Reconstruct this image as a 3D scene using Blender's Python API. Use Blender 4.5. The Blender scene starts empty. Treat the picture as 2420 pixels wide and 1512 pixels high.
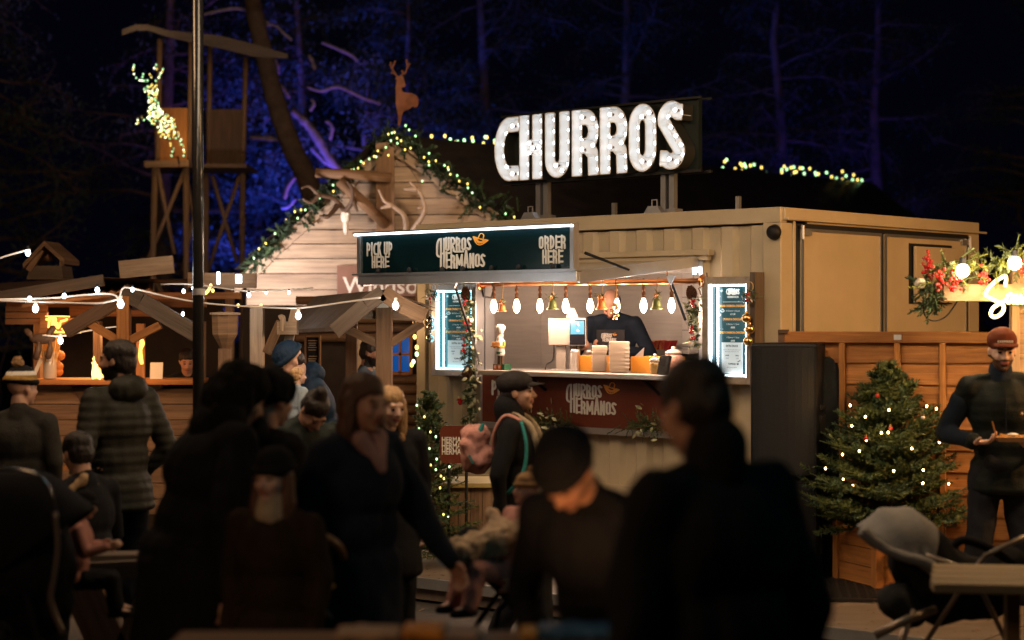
import bpy, bmesh, math, random
import numpy as np
from mathutils import Vector, Matrix, noise, Quaternion
from mathutils.geometry import tessellate_polygon
random.seed(7)
R = math.radians
SC = bpy.context.scene
COL = SC.collection
# ---------------------------------------------------------------- camera, world, exposure
F = 4200.0; U0 = 1210.0; VH = 745.0; HC = 1.94        # focal length and frame in units of a 2420 px wide picture
cam = bpy.data.cameras.new('camera'); camo = bpy.data.objects.new('camera', cam); COL.objects.link(camo)
camo.location = (0, 0, HC); camo.rotation_euler = (R(90), 0, 0)
cam.sensor_width = 36; cam.lens = 36 * F / 2420
cam.shift_y = -(756.25 - VH) / 2420
cam.clip_start = 0.1; cam.clip_end = 600
cam.dof.use_dof = True; cam.dof.focus_distance = 13.4; cam.dof.aperture_fstop = 1.35; cam.dof.aperture_blades = 0
SC.camera = camo
w = bpy.data.worlds.new('World'); SC.world = w; w.use_nodes = True
nt = w.node_tree; nt.nodes.clear()
wo = nt.nodes.new('ShaderNodeOutputWorld'); bg = nt.nodes.new('ShaderNodeBackground')
bg.inputs[0].default_value = (0.010, 0.012, 0.045, 1); bg.inputs[1].default_value = 0.055
nt.links.new(bg.outputs[0], wo.inputs[0])
SC.view_settings.view_transform = 'Standard'; SC.view_settings.look = 'None'
SC.view_settings.exposure = 0.0; SC.view_settings.gamma = 1.0
SC.cycles.use_denoising = True
SC.cycles.max_bounces = 6; SC.cycles.diffuse_bounces = 3; SC.cycles.glossy_bounces = 3; SC.cycles.transmission_bounces = 4
SC.cycles.transparent_max_bounces = 8
SC.cycles.sample_clamp_indirect = 6; SC.cycles.sample_clamp_direct = 0
SC.cycles.use_light_tree = True; SC.cycles.caustics_reflective = False; SC.cycles.caustics_refractive = False

def light(kind, loc, power, col=(1, 1, 1), aim=None, size=0.1, spot=60, blend=0.5, name=None):
    l = bpy.data.lights.new(name or kind.lower() + '_lamp', kind); l.energy = power; l.color = col
    if kind == 'AREA': l.size = size
    elif kind != 'SUN': l.shadow_soft_size = size
    if kind == 'SPOT': l.spot_size = R(spot); l.spot_blend = blend
    o = bpy.data.objects.new(l.name, l); COL.objects.link(o); o.location = loc
    if aim is not None:
        o.rotation_euler = (Vector(aim) - Vector(loc)).to_track_quat('-Z', 'Y').to_euler()
    return o

# moonlight, barely there
l = light('SUN', (0, 0, 30), 0.004, (0.5, 0.6, 1), (10, 20, 0)); l.data.angle = R(0.5)
WARM = (1, 0.62, 0.33); WARM2 = (1, 0.74, 0.48); COOL = (0.8, 0.9, 1)
# festoon light of the square, above the picture
light('AREA', (-0.5, 9.3, 4.6), 120, WARM2, (1.0, 14, 1.0), 2.2, name='festoon_fill_light')
light('AREA', (4.6, 8.6, 4.4), 120, (1, 0.60, 0.28), (3.4, 13.5, 1.2), 1.2, name='festoon_fill_light')
light('AREA', (-4.2, 10.6, 4.8), 90, WARM, (-3.2, 14.5, 0.6), 1.6, name='festoon_fill_light')
light('SPOT', (5.9, 10.2, 2.9), 640, (1, 0.48, 0.15), (3.6, 12.6, 1.0), 0.15, 110, 0.9, name='stall_light')
# floodlight on the white gable boards
light('SPOT', (-2.9, 18.7, 2.3), 190, (1, 0.84, 0.76), (-2.35, 20.0, 2.9), 0.10, 140, 1.0, name='gable_floodlight')
light('SPOT', (0.4, 15.8, 4.6), 300, (1, 0.66, 0.4), (-1.2, 20, 3.6), 0.2, 70, 1.0, name='gable_floodlight')
# blue and violet floodlights in the wood
light('SPOT', (-5.6, 28.9, 1.6), 5000, (0.03, 0.07, 1.0), (-3.0, 33, 4.6), 0.3, 74, 1, name='tree_floodlight')
light('SPOT', (-2.4, 28.9, 2.2), 800, (0.24, 0.12, 1.0), (-3.6, 30.6, 5.2), 0.2, 80, 1, name='tree_floodlight')
light('SPOT', (-0.6, 30, 3.0), 360, (0.008, 0.09, 1.0), (0.2, 36, 6.5), 0.3, 70, 1, name='tree_floodlight')
light('SPOT', (3.0, 31, 2.5), 150, (0.01, 0.12, 1.0), (3.2, 36, 8.0), 0.3, 50, 1, name='tree_floodlight')
light('SPOT', (6.2, 31.5, 1.8), 700, (0.05, 0.05, 1.0), (6.4, 36, 5.0), 0.3, 58, 1, name='tree_floodlight')
light('SPOT', (12.6, 28, 1.6), 130, (0.01, 0.30, 0.62), (11.8, 33, 6.0), 0.3, 50, 1, name='tree_floodlight')
# weak fill lamps added to brighten the crowd in the foreground
light('AREA', (-2.6, 2.6, 3.4), 30, (1, .58, .30), (0.3, 6.5, 1.3), 1.0, name='festoon_fill_light')
light('AREA', (2.2, 4.4, 4.0), 5, (.25, .8, .85), (-0.3, 7.6, 1.0), 0.5, name='festoon_fill_light')  # teal fill added for cool highlights on the coats
light('SPOT', (0.05, 4.2, 1.05), 40, (1, .50, .22), (0.30, 5.5, 1.42), 0.06, 34, 1, name='face_fill_spot')  # fill spot added to light the bowed face, no lamp stands there
light('POINT', (-1.6, 8.3, 3.6), 26, (1, .66, .4), None, .2, name='festoon_fill_light')

# ---------------------------------------------------------------- frames of reference
def P(u, v, Y): return Vector(((u - U0) / F * Y, Y, HC - (v - VH) / F * Y))
def rotz(a): return Matrix.Rotation(a, 4, 'Z')
CTX = Matrix.Identity(4)                     # the frame in which shapes are written down
class frame:
    def __init__(s, M): s.M = M
    def __enter__(s):
        global CTX
        s.old = CTX; CTX = CTX @ s.M
    def __exit__(s, *a):
        global CTX
        CTX = s.old
CA = math.atan2(-0.671, 0.742)
CM = Matrix.Translation((2.01, 13.2, 0)) @ rotz(CA)   # container: x along its front, y into it
CI = CM.inverted()
def _hit(u, v, ax, val, MI):
    o = MI @ Vector((0, 0, HC)); d = MI.to_3x3() @ Vector(((u - U0) / F, 1, -(v - VH) / F))
    t = (val - o[ax]) / d[ax]
    return o + d * t
def fp(u, v, y=0.0): return _hit(u, v, 1, y, CI)
def sp(u, v, x=0.0): return _hit(u, v, 0, x, CI)

# ---------------------------------------------------------------- things, parts
THM = {}
def thing(name, label, cat, loc=(0, 0, 0), rz=0, group=None):
    o = bpy.data.objects.new(name, None); COL.objects.link(o); o.empty_display_size = 0.2
    M = CTX @ Matrix.Translation(loc) @ rotz(rz)
    o.matrix_world = M; THM[o.name] = M.copy()
    o['label'] = label; o['category'] = cat
    if group: o['group'] = group
    return o
def rootM(o):
    while o.parent: o = o.parent
    return THM.get(o.name, Matrix.Identity(4))
def tag(o, label=None, cat=None, group=None, kind=None):
    if label: o['label'] = label
    if cat: o['category'] = cat
    if group: o['group'] = group
    if kind: o['kind'] = kind
    return o
def finish(name, me, parent, origin=None, smooth=False):
    """me is in the CTX frame; goes to world, then to the parent's frame"""
    me.transform(CTX)
    o = bpy.data.objects.new(name, me); COL.objects.link(o)
    if parent is not None:
        me.transform(rootM(parent).inverted()); o.parent = parent
    else:
        if origin is None:
            vs = [v.co for v in me.vertices]
            origin = Vector(((min(v.x for v in vs) + max(v.x for v in vs)) / 2, (min(v.y for v in vs) + max(v.y for v in vs)) / 2, min(v.z for v in vs)))
        else: origin = CTX @ Vector(origin)
        me.transform(Matrix.Translation(-Vector(origin))); o.location = origin
        THM[o.name] = Matrix.Translation(origin)
    if smooth:
        for p in me.polygons: p.use_smooth = True
    return o

class MB:
    def __init__(s): s.v = []; s.f = []; s.m = []; s.uv = []
    def add(s, vs, fs, mi=0, uvs=None):
        n = len(s.v); s.v += [tuple(v) for v in vs]
        for k, f in enumerate(fs):
            s.f.append(tuple(n + i for i in f)); s.m.append(mi)
            s.uv.append(uvs[k] if uvs else [(vs[i][0], vs[i][2]) for i in f])
        return s
    def box(s, c, size, M=None, mi=0, uvaxis=None):
        a = [x / 2 for x in size]; c = Vector(c)
        ax = uvaxis if uvaxis is not None else max(range(3), key=lambda i: size[i])
        o1, o2 = [i for i in range(3) if i != ax]
        loc = [Vector((x * a[0], y * a[1], z * a[2])) for z in (-1, 1) for y in (-1, 1) for x in (-1, 1)]
        ou, ov = random.uniform(0, 50), random.uniform(0, 50)
        fs = [(0, 2, 3, 1), (4, 5, 7, 6), (0, 1, 5, 4), (2, 6, 7, 3), (0, 4, 6, 2), (1, 3, 7, 5)]
        uvs = [[(loc[i][ax] + ou, loc[i][o1] + loc[i][o2] + ov) for i in f] for f in fs]
        vs = [(c + (M @ p if M is not None else p)) for p in loc]
        s.add(vs, fs, mi, uvs); return s
    def slab(s, x0, x1, y0, y1, z0, z1, mi=0, uvaxis=None):
        return s.box(((x0 + x1) / 2, (y0 + y1) / 2, (z0 + z1) / 2), (abs(x1 - x0), abs(y1 - y0), abs(z1 - z0)), None, mi, uvaxis)
    def bar(s, p0, p1, w, h, up=(0, 0, 1), mi=0):
        p0 = Vector(p0); p1 = Vector(p1); d = p1 - p0; L = d.length; d.normalize()
        up = Vector(up)
        x = d.cross(up)
        if x.length < 1e-4: x = d.cross(Vector((0, 1, 0)))
        x.normalize(); z = x.cross(d)
        M = Matrix((x, d, z)).transposed()
        return s.box((p0 + p1) / 2, (w, L, h), M, mi, 1)
    def tube(s, pts, r, n=8, mi=0, cap=True):
        pts = [Vector(p) for p in pts]; m = len(pts)
        rs = r if isinstance(r, (list, tuple)) else [r] * m
        vs = []; t0 = (pts[1] - pts[0]).normalized()
        up = Vector((0, 0, 1)) if abs(t0.z) < .9 else Vector((1, 0, 0))
        x = t0.cross(up).normalized()
        for i, p in enumerate(pts):
            t = (pts[min(i + 1, m - 1)] - pts[max(i - 1, 0)])
            if t.length < 1e-9: t = t0
            t.normalize(); x = (x - t * x.dot(t))
            if x.length < 1e-6: x = t.orthogonal()
            x.normalize(); y = t.cross(x)
            for k in range(n):
                a = 2 * math.pi * k / n; vs.append(p + (x * math.cos(a) + y * math.sin(a)) * rs[i])
        L = [0]
        for i in range(1, m): L.append(L[-1] + (pts[i] - pts[i - 1]).length)
        fs = []; uvs = []; ou = random.uniform(0, 50)
        for i in range(m - 1):
            for k in range(n):
                k2 = (k + 1) % n
                fs.append((i * n + k, i * n + k2, (i + 1) * n + k2, (i + 1) * n + k))
                c = .12 * rs[i] / .02
                uvs.append([(L[i] + ou, k / n * c), (L[i] + ou, (k + 1) / n * c), (L[i + 1] + ou, (k + 1) / n * c), (L[i + 1] + ou, k / n * c)])
        if cap:
            fs.append(tuple(range(n - 1, -1, -1))); uvs.append([(ou, 0)] * n)
            fs.append(tuple((m - 1) * n + k for k in range(n))); uvs.append([(ou, 0)] * n)
        s.add(vs, fs, mi, uvs); return s
    def lathe(s, prof, c=(0, 0, 0), n=16, M=None, mi=0):
        c = Vector(c); vs = []
        for r, z in prof:
            for k in range(n):
                a = 2 * math.pi * k / n; p = Vector((r * math.cos(a), r * math.sin(a), z))
                vs.append(c + (M @ p if M is not None else p))
        m = len(prof)
        fs = [(i * n + k, i * n + (k + 1) % n, (i + 1) * n + (k + 1) % n, (i + 1) * n + k) for i in range(m - 1) for k in range(n)]
        fs += [tuple(range(n - 1, -1, -1)), tuple((m - 1) * n + k for k in range(n))]
        s.add(vs, fs, mi); return s
    def ell(s, c, r, M=None, n=12, mi=0):
        if not isinstance(r, (tuple, list)): r = (r, r, r)
        c = Vector(c); m = max(6, n // 2 + 2); vs = []; fs = []
        for i in range(1, m):
            t = math.pi * i / m
            for k in range(n):
                a = 2 * math.pi * k / n
                p = Vector((r[0] * math.sin(t) * math.cos(a), r[1] * math.sin(t) * math.sin(a), r[2] * math.cos(t)))
                vs.append(c + (M @ p if M is not None else p))
        top = Vector((0, 0, r[2])); 
        vs.append(c + (M @ top if M is not None else top)); vs.append(c - (M @ top if M is not None else top))
        N = (m - 1) * n
        for i in range(m - 2):
            for k in range(n): fs.append((i * n + k, (i + 1) * n + k, (i + 1) * n + (k + 1) % n, i * n + (k + 1) % n))
        for k in range(n):
            fs.append((N, k, (k + 1) % n)); fs.append((N + 1, (m - 2) * n + (k + 1) % n, (m - 2) * n + k))
        s.add(vs, fs, mi); return s
    def cap_(s, p0, p1, r0, r1, n=12, mi=0):
        """tapered capsule"""
        p0 = Vector(p0); p1 = Vector(p1); s.ell(p0, r0, None, n, mi); s.ell(p1, r1, None, n, mi)
        if (p1 - p0).length > 1e-4: s.tube([p0, p1], [r0, r1], n, mi)
        return s
    def prism(s, loop, d, fmap, mi=0):
        """2D loop -> solid, fmap(x, y, depth) -> point; depth 0 is the back, d the front"""
        n = len(loop)
        tr = tessellate_polygon([[Vector((x, y, 0)) for x, y in loop]])
        vs = [fmap(x, y, 0) for x, y in loop] + [fmap(x, y, d) for x, y in loop]
        fs = []
        for t in tr: fs.append(tuple(t)); fs.append(tuple(n + i for i in reversed(t)))
        for i in range(n): fs.append((i, (i + 1) % n, n + (i + 1) % n, n + i))
        s.add(vs, fs, mi); return s
    def loops(s, loops, d0, d1, fmap, mi=0, front=True, back=False, walls=True):
        """nested outlines (with holes) as a solid"""
        flat = [p for l in loops for p in l]; n = len(flat)
        vs = [fmap(x, y, d0) for x, y in flat] + [fmap(x, y, d1) for x, y in flat]; fs = []
        tr = tessellate_polygon([[Vector((x, y, 0)) for x, y in l] for l in loops])
        for t in tr:
            if front: fs.append(tuple(n + i for i in t))
            if back: fs.append(tuple(reversed(t)))
        if walls:
            k = 0
            for l in loops:
                m = len(l)
                for i in range(m): fs.append((k + i, k + (i + 1) % m, n + k + (i + 1) % m, n + k + i))
                k += m
        s.add(vs, fs, mi); return s
    def build(s, name, mats, parent=None, smooth=False, bevel=0, origin=None, fix=True):
        me = bpy.data.meshes.new(name); me.from_pydata(s.v, [], s.f)
        if not isinstance(mats, (list, tuple)): mats = [mats]
        for m in mats: me.materials.append(m)
        me.polygons.foreach_set('material_index', s.m)
        uvl = me.uv_layers.new(name='UVMap'); flat = [c for f in s.uv for p in f for c in p]
        if len(flat) == 2 * len(me.loops): uvl.data.foreach_set('uv', flat)
        if fix:
            bm = bmesh.new(); bm.from_mesh(me); bmesh.ops.recalc_face_normals(bm, faces=bm.faces); bm.to_mesh(me); bm.free()
        o = finish(name, me, parent, origin, smooth)
        if bevel:
            b = o.modifiers.new('bevel', 'BEVEL'); b.width = bevel; b.segments = 2; b.limit_method = 'ANGLE'; b.angle_limit = R(50)
        return o
def dup(o, parent=None, delta=None):
    c = o.copy(); COL.objects.link(c)
    if parent is not None: c.parent = parent
    for ch in list(o.children): dup(ch, c)
    return c

def spline(pts, n=8, closed=False):
    P_ = [Vector(p) for p in pts]; out = []
    for i in range(len(P_) - 1):
        p0 = P_[max(i - 1, 0)]; p1 = P_[i]; p2 = P_[i + 1]; p3 = P_[min(i + 2, len(P_) - 1)]
        for k in range(n):
            t_ = k / n; out.append(.5 * ((2 * p1) + (-p0 + p2) * t_ + (2 * p0 - 5 * p1 + 4 * p2 - p3) * t_ ** 2 + (-p0 + 3 * p1 - 3 * p2 + p3) * t_ ** 3))
    out.append(P_[-1]); return out
# ---------------------------------------------------------------- materials
def mat(name, col, rough=0.6, metal=0.0, var=0.12, scale=6.0, bump=0.0, bscale=None, emit=None, es=0.0, spec=0.5, coat=0, stretch=None, alpha=None, trans=0, coord='Object', sub=0):
    m = bpy.data.materials.new(name); m.use_nodes = True; n = m.node_tree; b = n.nodes['Principled BSDF']
    b.inputs['Roughness'].default_value = rough; b.inputs['Metallic'].default_value = metal
    b.inputs['Specular IOR Level'].default_value = spec; b.inputs['Coat Weight'].default_value = coat
    b.inputs['Transmission Weight'].default_value = trans
    if sub: b.inputs['Subsurface Weight'].default_value = sub; b.inputs['Subsurface Radius'].default_value = (.02, .008, .004); b.inputs['Subsurface Scale'].default_value = 1
    if emit is not None:
        b.inputs['Emission Color'].default_value = (*emit, 1); b.inputs['Emission Strength'].default_value = es
    if var > 0 or bump > 0:
        tc = n.nodes.new('ShaderNodeTexCoord'); mp = n.nodes.new('ShaderNodeMapping')
        mp.inputs['Scale'].default_value = stretch or (1, 1, 1)
        n.links.new(tc.outputs[coord], mp.inputs[0])
        nz = n.nodes.new('ShaderNodeTexNoise'); nz.inputs['Scale'].default_value = scale; nz.inputs['Detail'].default_value = 6; nz.inputs['Roughness'].default_value = .65
        n.links.new(mp.outputs[0], nz.inputs['Vector'])
        rp = n.nodes.new('ShaderNodeValToRGB'); rp.color_ramp.elements[0].position = .3; rp.color_ramp.elements[1].position = .7
        rp.color_ramp.elements[0].color = (*[c * (1 - var) for c in col], 1); rp.color_ramp.elements[1].color = (*[min(1, c * (1 + var)) for c in col], 1)
        n.links.new(nz.outputs[0], rp.inputs[0]); n.links.new(rp.outputs[0], b.inputs['Base Color'])
        if bump > 0:
            nb = n.nodes.new('ShaderNodeTexNoise'); nb.inputs['Scale'].default_value = bscale or scale * 4; nb.inputs['Detail'].default_value = 5
            n.links.new(mp.outputs[0], nb.inputs['Vector'])
            bp = n.nodes.new('ShaderNodeBump'); bp.inputs['Strength'].default_value = bump; bp.inputs['Distance'].default_value = .02
            n.links.new(nb.outputs[0], bp.inputs['Height']); n.links.new(bp.outputs[0], b.inputs['Normal'])
    else: b.inputs['Base Color'].default_value = (*col, 1)
    if alpha is not None: b.inputs['Alpha'].default_value = alpha
    return m
def wood(name, col, dark=.45, rough=.7, grain=26.0, knots=True, bump=.35):
    m = bpy.data.materials.new(name); m.use_nodes = True; n = m.node_tree; b = n.nodes['Principled BSDF']; b.inputs['Roughness'].default_value = rough
    tc = n.nodes.new('ShaderNodeTexCoord'); mp = n.nodes.new('ShaderNodeMapping'); mp.inputs['Scale'].default_value = (1.2, grain, 1)
    n.links.new(tc.outputs['UV'], mp.inputs[0])
    a = n.nodes.new('ShaderNodeTexNoise'); a.inputs['Scale'].default_value = 1.5; a.inputs['Detail'].default_value = 8; a.inputs['Roughness'].default_value = .7; a.inputs['Distortion'].default_value = .6
    n.links.new(mp.outputs[0], a.inputs['Vector'])
    mp2 = n.nodes.new('ShaderNodeMapping'); mp2.inputs['Scale'].default_value = (.5, 2.2, 1); n.links.new(tc.outputs['UV'], mp2.inputs[0])
    c = n.nodes.new('ShaderNodeTexNoise'); c.inputs['Scale'].default_value = 1.6; c.inputs['Detail'].default_value = 4; n.links.new(mp2.outputs[0], c.inputs['Vector'])
    r1 = n.nodes.new('ShaderNodeValToRGB'); e = r1.color_ramp.elements; e[0].position = .32; e[1].position = .72
    e[0].color = (*[x * dark for x in col], 1); e[1].color = (*[min(1, x * 1.15) for x in col], 1)
    n.links.new(a.outputs[0], r1.inputs[0])
    r2 = n.nodes.new('ShaderNodeValToRGB'); e = r2.color_ramp.elements; e[0].position = .3; e[1].position = .75; e[0].color = (.55, .5, .47, 1); e[1].color = (1, 1, 1, 1)
    n.links.new(c.outputs[0], r2.inputs[0])
    mx = n.nodes.new('ShaderNodeMix'); mx.data_type = 'RGBA'; mx.blend_type = 'MULTIPLY'; mx.inputs[0].default_value = 1
    n.links.new(r1.outputs[0], mx.inputs[6]); n.links.new(r2.outputs[0], mx.inputs[7])
    out = mx.outputs[2]
    if knots:
        mp3 = n.nodes.new('ShaderNodeMapping'); mp3.inputs['Scale'].default_value = (1.3, 4.5, 1); n.links.new(tc.outputs['UV'], mp3.inputs[0])
        vo = n.nodes.new('ShaderNodeTexVoronoi'); vo.inputs['Scale'].default_value = 1.3; n.links.new(mp3.outputs[0], vo.inputs['Vector'])
        r3 = n.nodes.new('ShaderNodeValToRGB'); e = r3.color_ramp.elements; e[0].position = .03; e[1].position = .11; e[0].color = (.28, .2, .16, 1); e[1].color = (1, 1, 1, 1)
        n.links.new(vo.outputs['Distance'], r3.inputs[0])
        m2 = n.nodes.new('ShaderNodeMix'); m2.data_type = 'RGBA'; m2.blend_type = 'MULTIPLY'; m2.inputs[0].default_value = .8
        n.links.new(out, m2.inputs[6]); n.links.new(r3.outputs[0], m2.inputs[7]); out = m2.outputs[2]
    n.links.new(out, b.inputs['Base Color'])
    bp = n.nodes.new('ShaderNodeBump'); bp.inputs['Strength'].default_value = bump; bp.inputs['Distance'].default_value = .01
    n.links.new(a.outputs[0], bp.inputs['Height']); n.links.new(bp.outputs[0], b.inputs['Normal'])
    return m
def glow(name, col, s):
    m = bpy.data.materials.new(name); m.use_nodes = True; b = m.node_tree.nodes['Principled BSDF']
    b.inputs['Base Color'].default_value = (*[min(.8, c) for c in col], 1)
    b.inputs['Emission Color'].default_value = (*col, 1); b.inputs['Emission Strength'].default_value = s
    return m
def nosample(m): m.cycles.emission_sampling = 'NONE'; return m

M_CREAM = mat('cream_paint', (.45, .37, .255), .42, 0, .10, 2.0, .12, 10)
M_CREAM2 = mat('cream_panel', (.46, .375, .26), .38, 0, .10, 1.6, .06, 9)
M_BLACKRUB = mat('black_rubber', (.012, .012, .013), .55, 0, .1)
M_STEEL = mat('brushed_steel', (.66, .63, .61), .45, .9, .10, 2.5, .06, 90, stretch=(1, 1, 14))
M_ALU = mat('aluminium', (.68, .69, .72), .32, .9, .08, 4)
M_GALV = mat('grey_metal', (.42, .42, .44), .45, .8, .1, 5)
M_BLACKGLOSS = mat('black_gloss_panel', (.003, .013, .016), .18, 0, .3, 2, .05, 6, coat=.6)
M_WHITEVINYL = mat('white_vinyl', (.62, .60, .57), .5, 0, .06, 5)
M_BROWNPANEL = mat('brown_panel', (.115, .026, .014), .30, 0, .15, 2, coat=.3)
M_ORANGE = mat('orange_vinyl', (.85, .36, .05), .45, 0, .05)
M_COPPER = mat('copper', (.80, .36, .17), .28, 1, .15, 5)
M_BRONZE = mat('brown_bronze', (.22, .10, .05), .45, .7, .3, 20)
M_PINEW = wood('pine_wood', (.46, .29, .16))
M_LARCH = wood('weathered_boards', (.60, .47, .36), .55)
M_DARKW = wood('dark_wood', (.17, .09, .05))
M_BEAM = wood('beam_wood', (.34, .20, .11))
M_FENCE = wood('fence_wood', (.62, .25, .06), .5)
M_SHAKE = wood('grey_roof_wood', (.16, .115, .085), .5)
M_LEDW = glow('led_white', (.75, .9, 1), 9)
M_LEDT = glow('led_teal', (.35, .85, 1), 6)
M_BULBC = nosample(glow('cold_bulb', (.75, .92, 1), 14))
M_BULBW = glow('warm_bulb', (1, .72, .42), 60)
glow_b = glow('marquee_bulb', (.82, .92, 1), 6.2)
M_FAIRYA = nosample(glow('fairy_yellow', (1, .70, .16), 2.7))
M_FAIRYB = nosample(glow('fairy_green_white', (.50, 1, .45), 2.7))
M_FAIRYW = nosample(glow('fairy_warm', (1, .62, .25), 14))
M_NEEDLE = mat('fir_needles', (.066, .088, .022), .55, 0, .45, 9)
M_NEEDLE2 = mat('garland_green', (.075, .10, .035), .55, 0, .4, 14)
M_NEEDLED = mat('dark_green_needles', (.045, .080, .038), .55, 0, .4, 14)
M_BARK = mat('bark', (.10, .065, .045), .9, 0, .4, 14, .6, 20)
M_RED = mat('red_berries', (.42, .012, .01), .25, 0, .1)
M_CONE = mat('pine_cone', (.13, .06, .03), .7, 0, .4, 30)
M_GOLD = mat('gold_metal', (.72, .48, .20), .28, 1, .1)
M_SILVER = mat('silver_metal', (.8, .8, .8), .15, 1, .05)
M_CORD = mat('jute_cord', (.45, .30, .15), .9, 0, .2, 40)
M_BLACKPL = mat('black_plastic', (.008, .008, .010), .5, 0, .15, 30, .2, 200, spec=.25)
M_WCABLE = mat('white_cable', (.62, .56, .50), .6, 0, .1)
M_PAPER = mat('white_paper', (.72, .68, .62), .7, 0, .05)
M_PAVE = mat('paving', (.05, .042, .036), .8, 0, .35, 3, .4, 30)
# ---------------------------------------------------------------- lettering: strokes -> outlines
def arc(cx, cy, rx, ry, a0, a1, n=14):
    return [(cx + rx * math.cos(R(a0 + (a1 - a0) * i / n)), cy + ry * math.sin(R(a0 + (a1 - a0) * i / n))) for i in range(n + 1)]
def glyph_strokes(ch, w, h, r):
    a = r; T = h - r; W = w - r; m = h * .5
    if ch == 'C': return [[(w, T)] + arc(W if False else w * .62, m, w * .62 - a, m - a, 80, 280, 22) + [(w, a)]]
    if ch == 'c': return [[(w, T), (w * .6, T)] + arc(w * .6, m, w * .6 - a, m - a, 90, 270, 22) + [(w, a)]]
    if ch == 'H': return [[(a, 0), (a, h)], [(W, 0), (W, h)], [(a, m), (W, m)]]
    if ch == 'U': return [[(a, h), (a, w / 2)] + arc(w / 2, w / 2, w / 2 - a, w / 2 - a, 180, 360) + [(W, h)]]
    if ch == 'R':
        b = h * .45; c = (T + b) / 2
        return [[(a, 0), (a, h)], [(a, T), (w * .5, T)] + arc(w * .5, c, w * .5 - a, (T - b) / 2, 90, -90) + [(a, b)], [(w * .55, b), (W * .97, b * .72), (W, 0)]]
    if ch == 'P':
        b = h * .42; c = (T + b) / 2
        return [[(a, 0), (a, h)], [(a, T), (w * .5, T)] + arc(w * .5, c, w * .5 - a, (T - b) / 2, 90, -90) + [(a, b)]]
    if ch == 'O': 
        k = w / 2 - a
        return [arc(w / 2, h - w / 2 - h * .03, k, w / 2 - a + h * .03, 0, 180) + arc(w / 2, w / 2 + h * .03, k, w / 2 - a + h * .03, 180, 360) + [(W, h - w / 2 - h * .03)]]
    if ch == 'S':
        return [[(W + r * .55, h - h * .17)] + arc(w / 2, h - h * .26, w / 2 - a, h * .26 - a, 42, 190, 14) + [(w * .5, h * .5)] + arc(w / 2, h * .26, w / 2 - a, h * .26 - a, 10, -138, 14)[0:] + [(a - r * .55, h * .17)]]
    if ch == 'I': return [[(w / 2, 0), (w / 2, h)]]
    if ch == 'K': return [[(a, 0), (a, h)], [(a, h * .42), (W, h)], [(w * .42, h * .55), (W, 0)]]
    if ch == 'E': return [[(a, 0), (a, h)], [(a, T), (w, T)], [(a, m), (w * .9, m)], [(a, a), (w, a)]]
    if ch == 'D': return [[(a, 0), (a, h)], [(a, T), (w * .4, T)] + arc(w * .4, m, w * .6 - a, m - a, 90, -90, 18) + [(a, a)]]
    if ch == 'N': return [[(a, 0), (a, h)], [(W, 0), (W, h)], [(a, h - r * .6), (W, r * .6)]]
    if ch == 'M': return [[(a, 0), (a * 1.1, h)], [(W, 0), (W * .99, h)], [(a, h - r * .5), (w / 2, h * .25), (W, h - r * .5)]]
    if ch == 'A': return [[(a * .9, 0), (w / 2, h)], [(w / 2, h), (w - a * .9, 0)], [(w * .28, h * .27), (w * .72, h * .27)]]
    if ch == 'T': return [[(w / 2, 0), (w / 2, h)], [(0, T), (w, T)]]
    if ch == '4': return [[(w * .7, 0), (w * .7, h), (a, h * .35), (w, h * .35)]]
    if ch == '0': return glyph_strokes('O', w, h, r)
    return []
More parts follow.
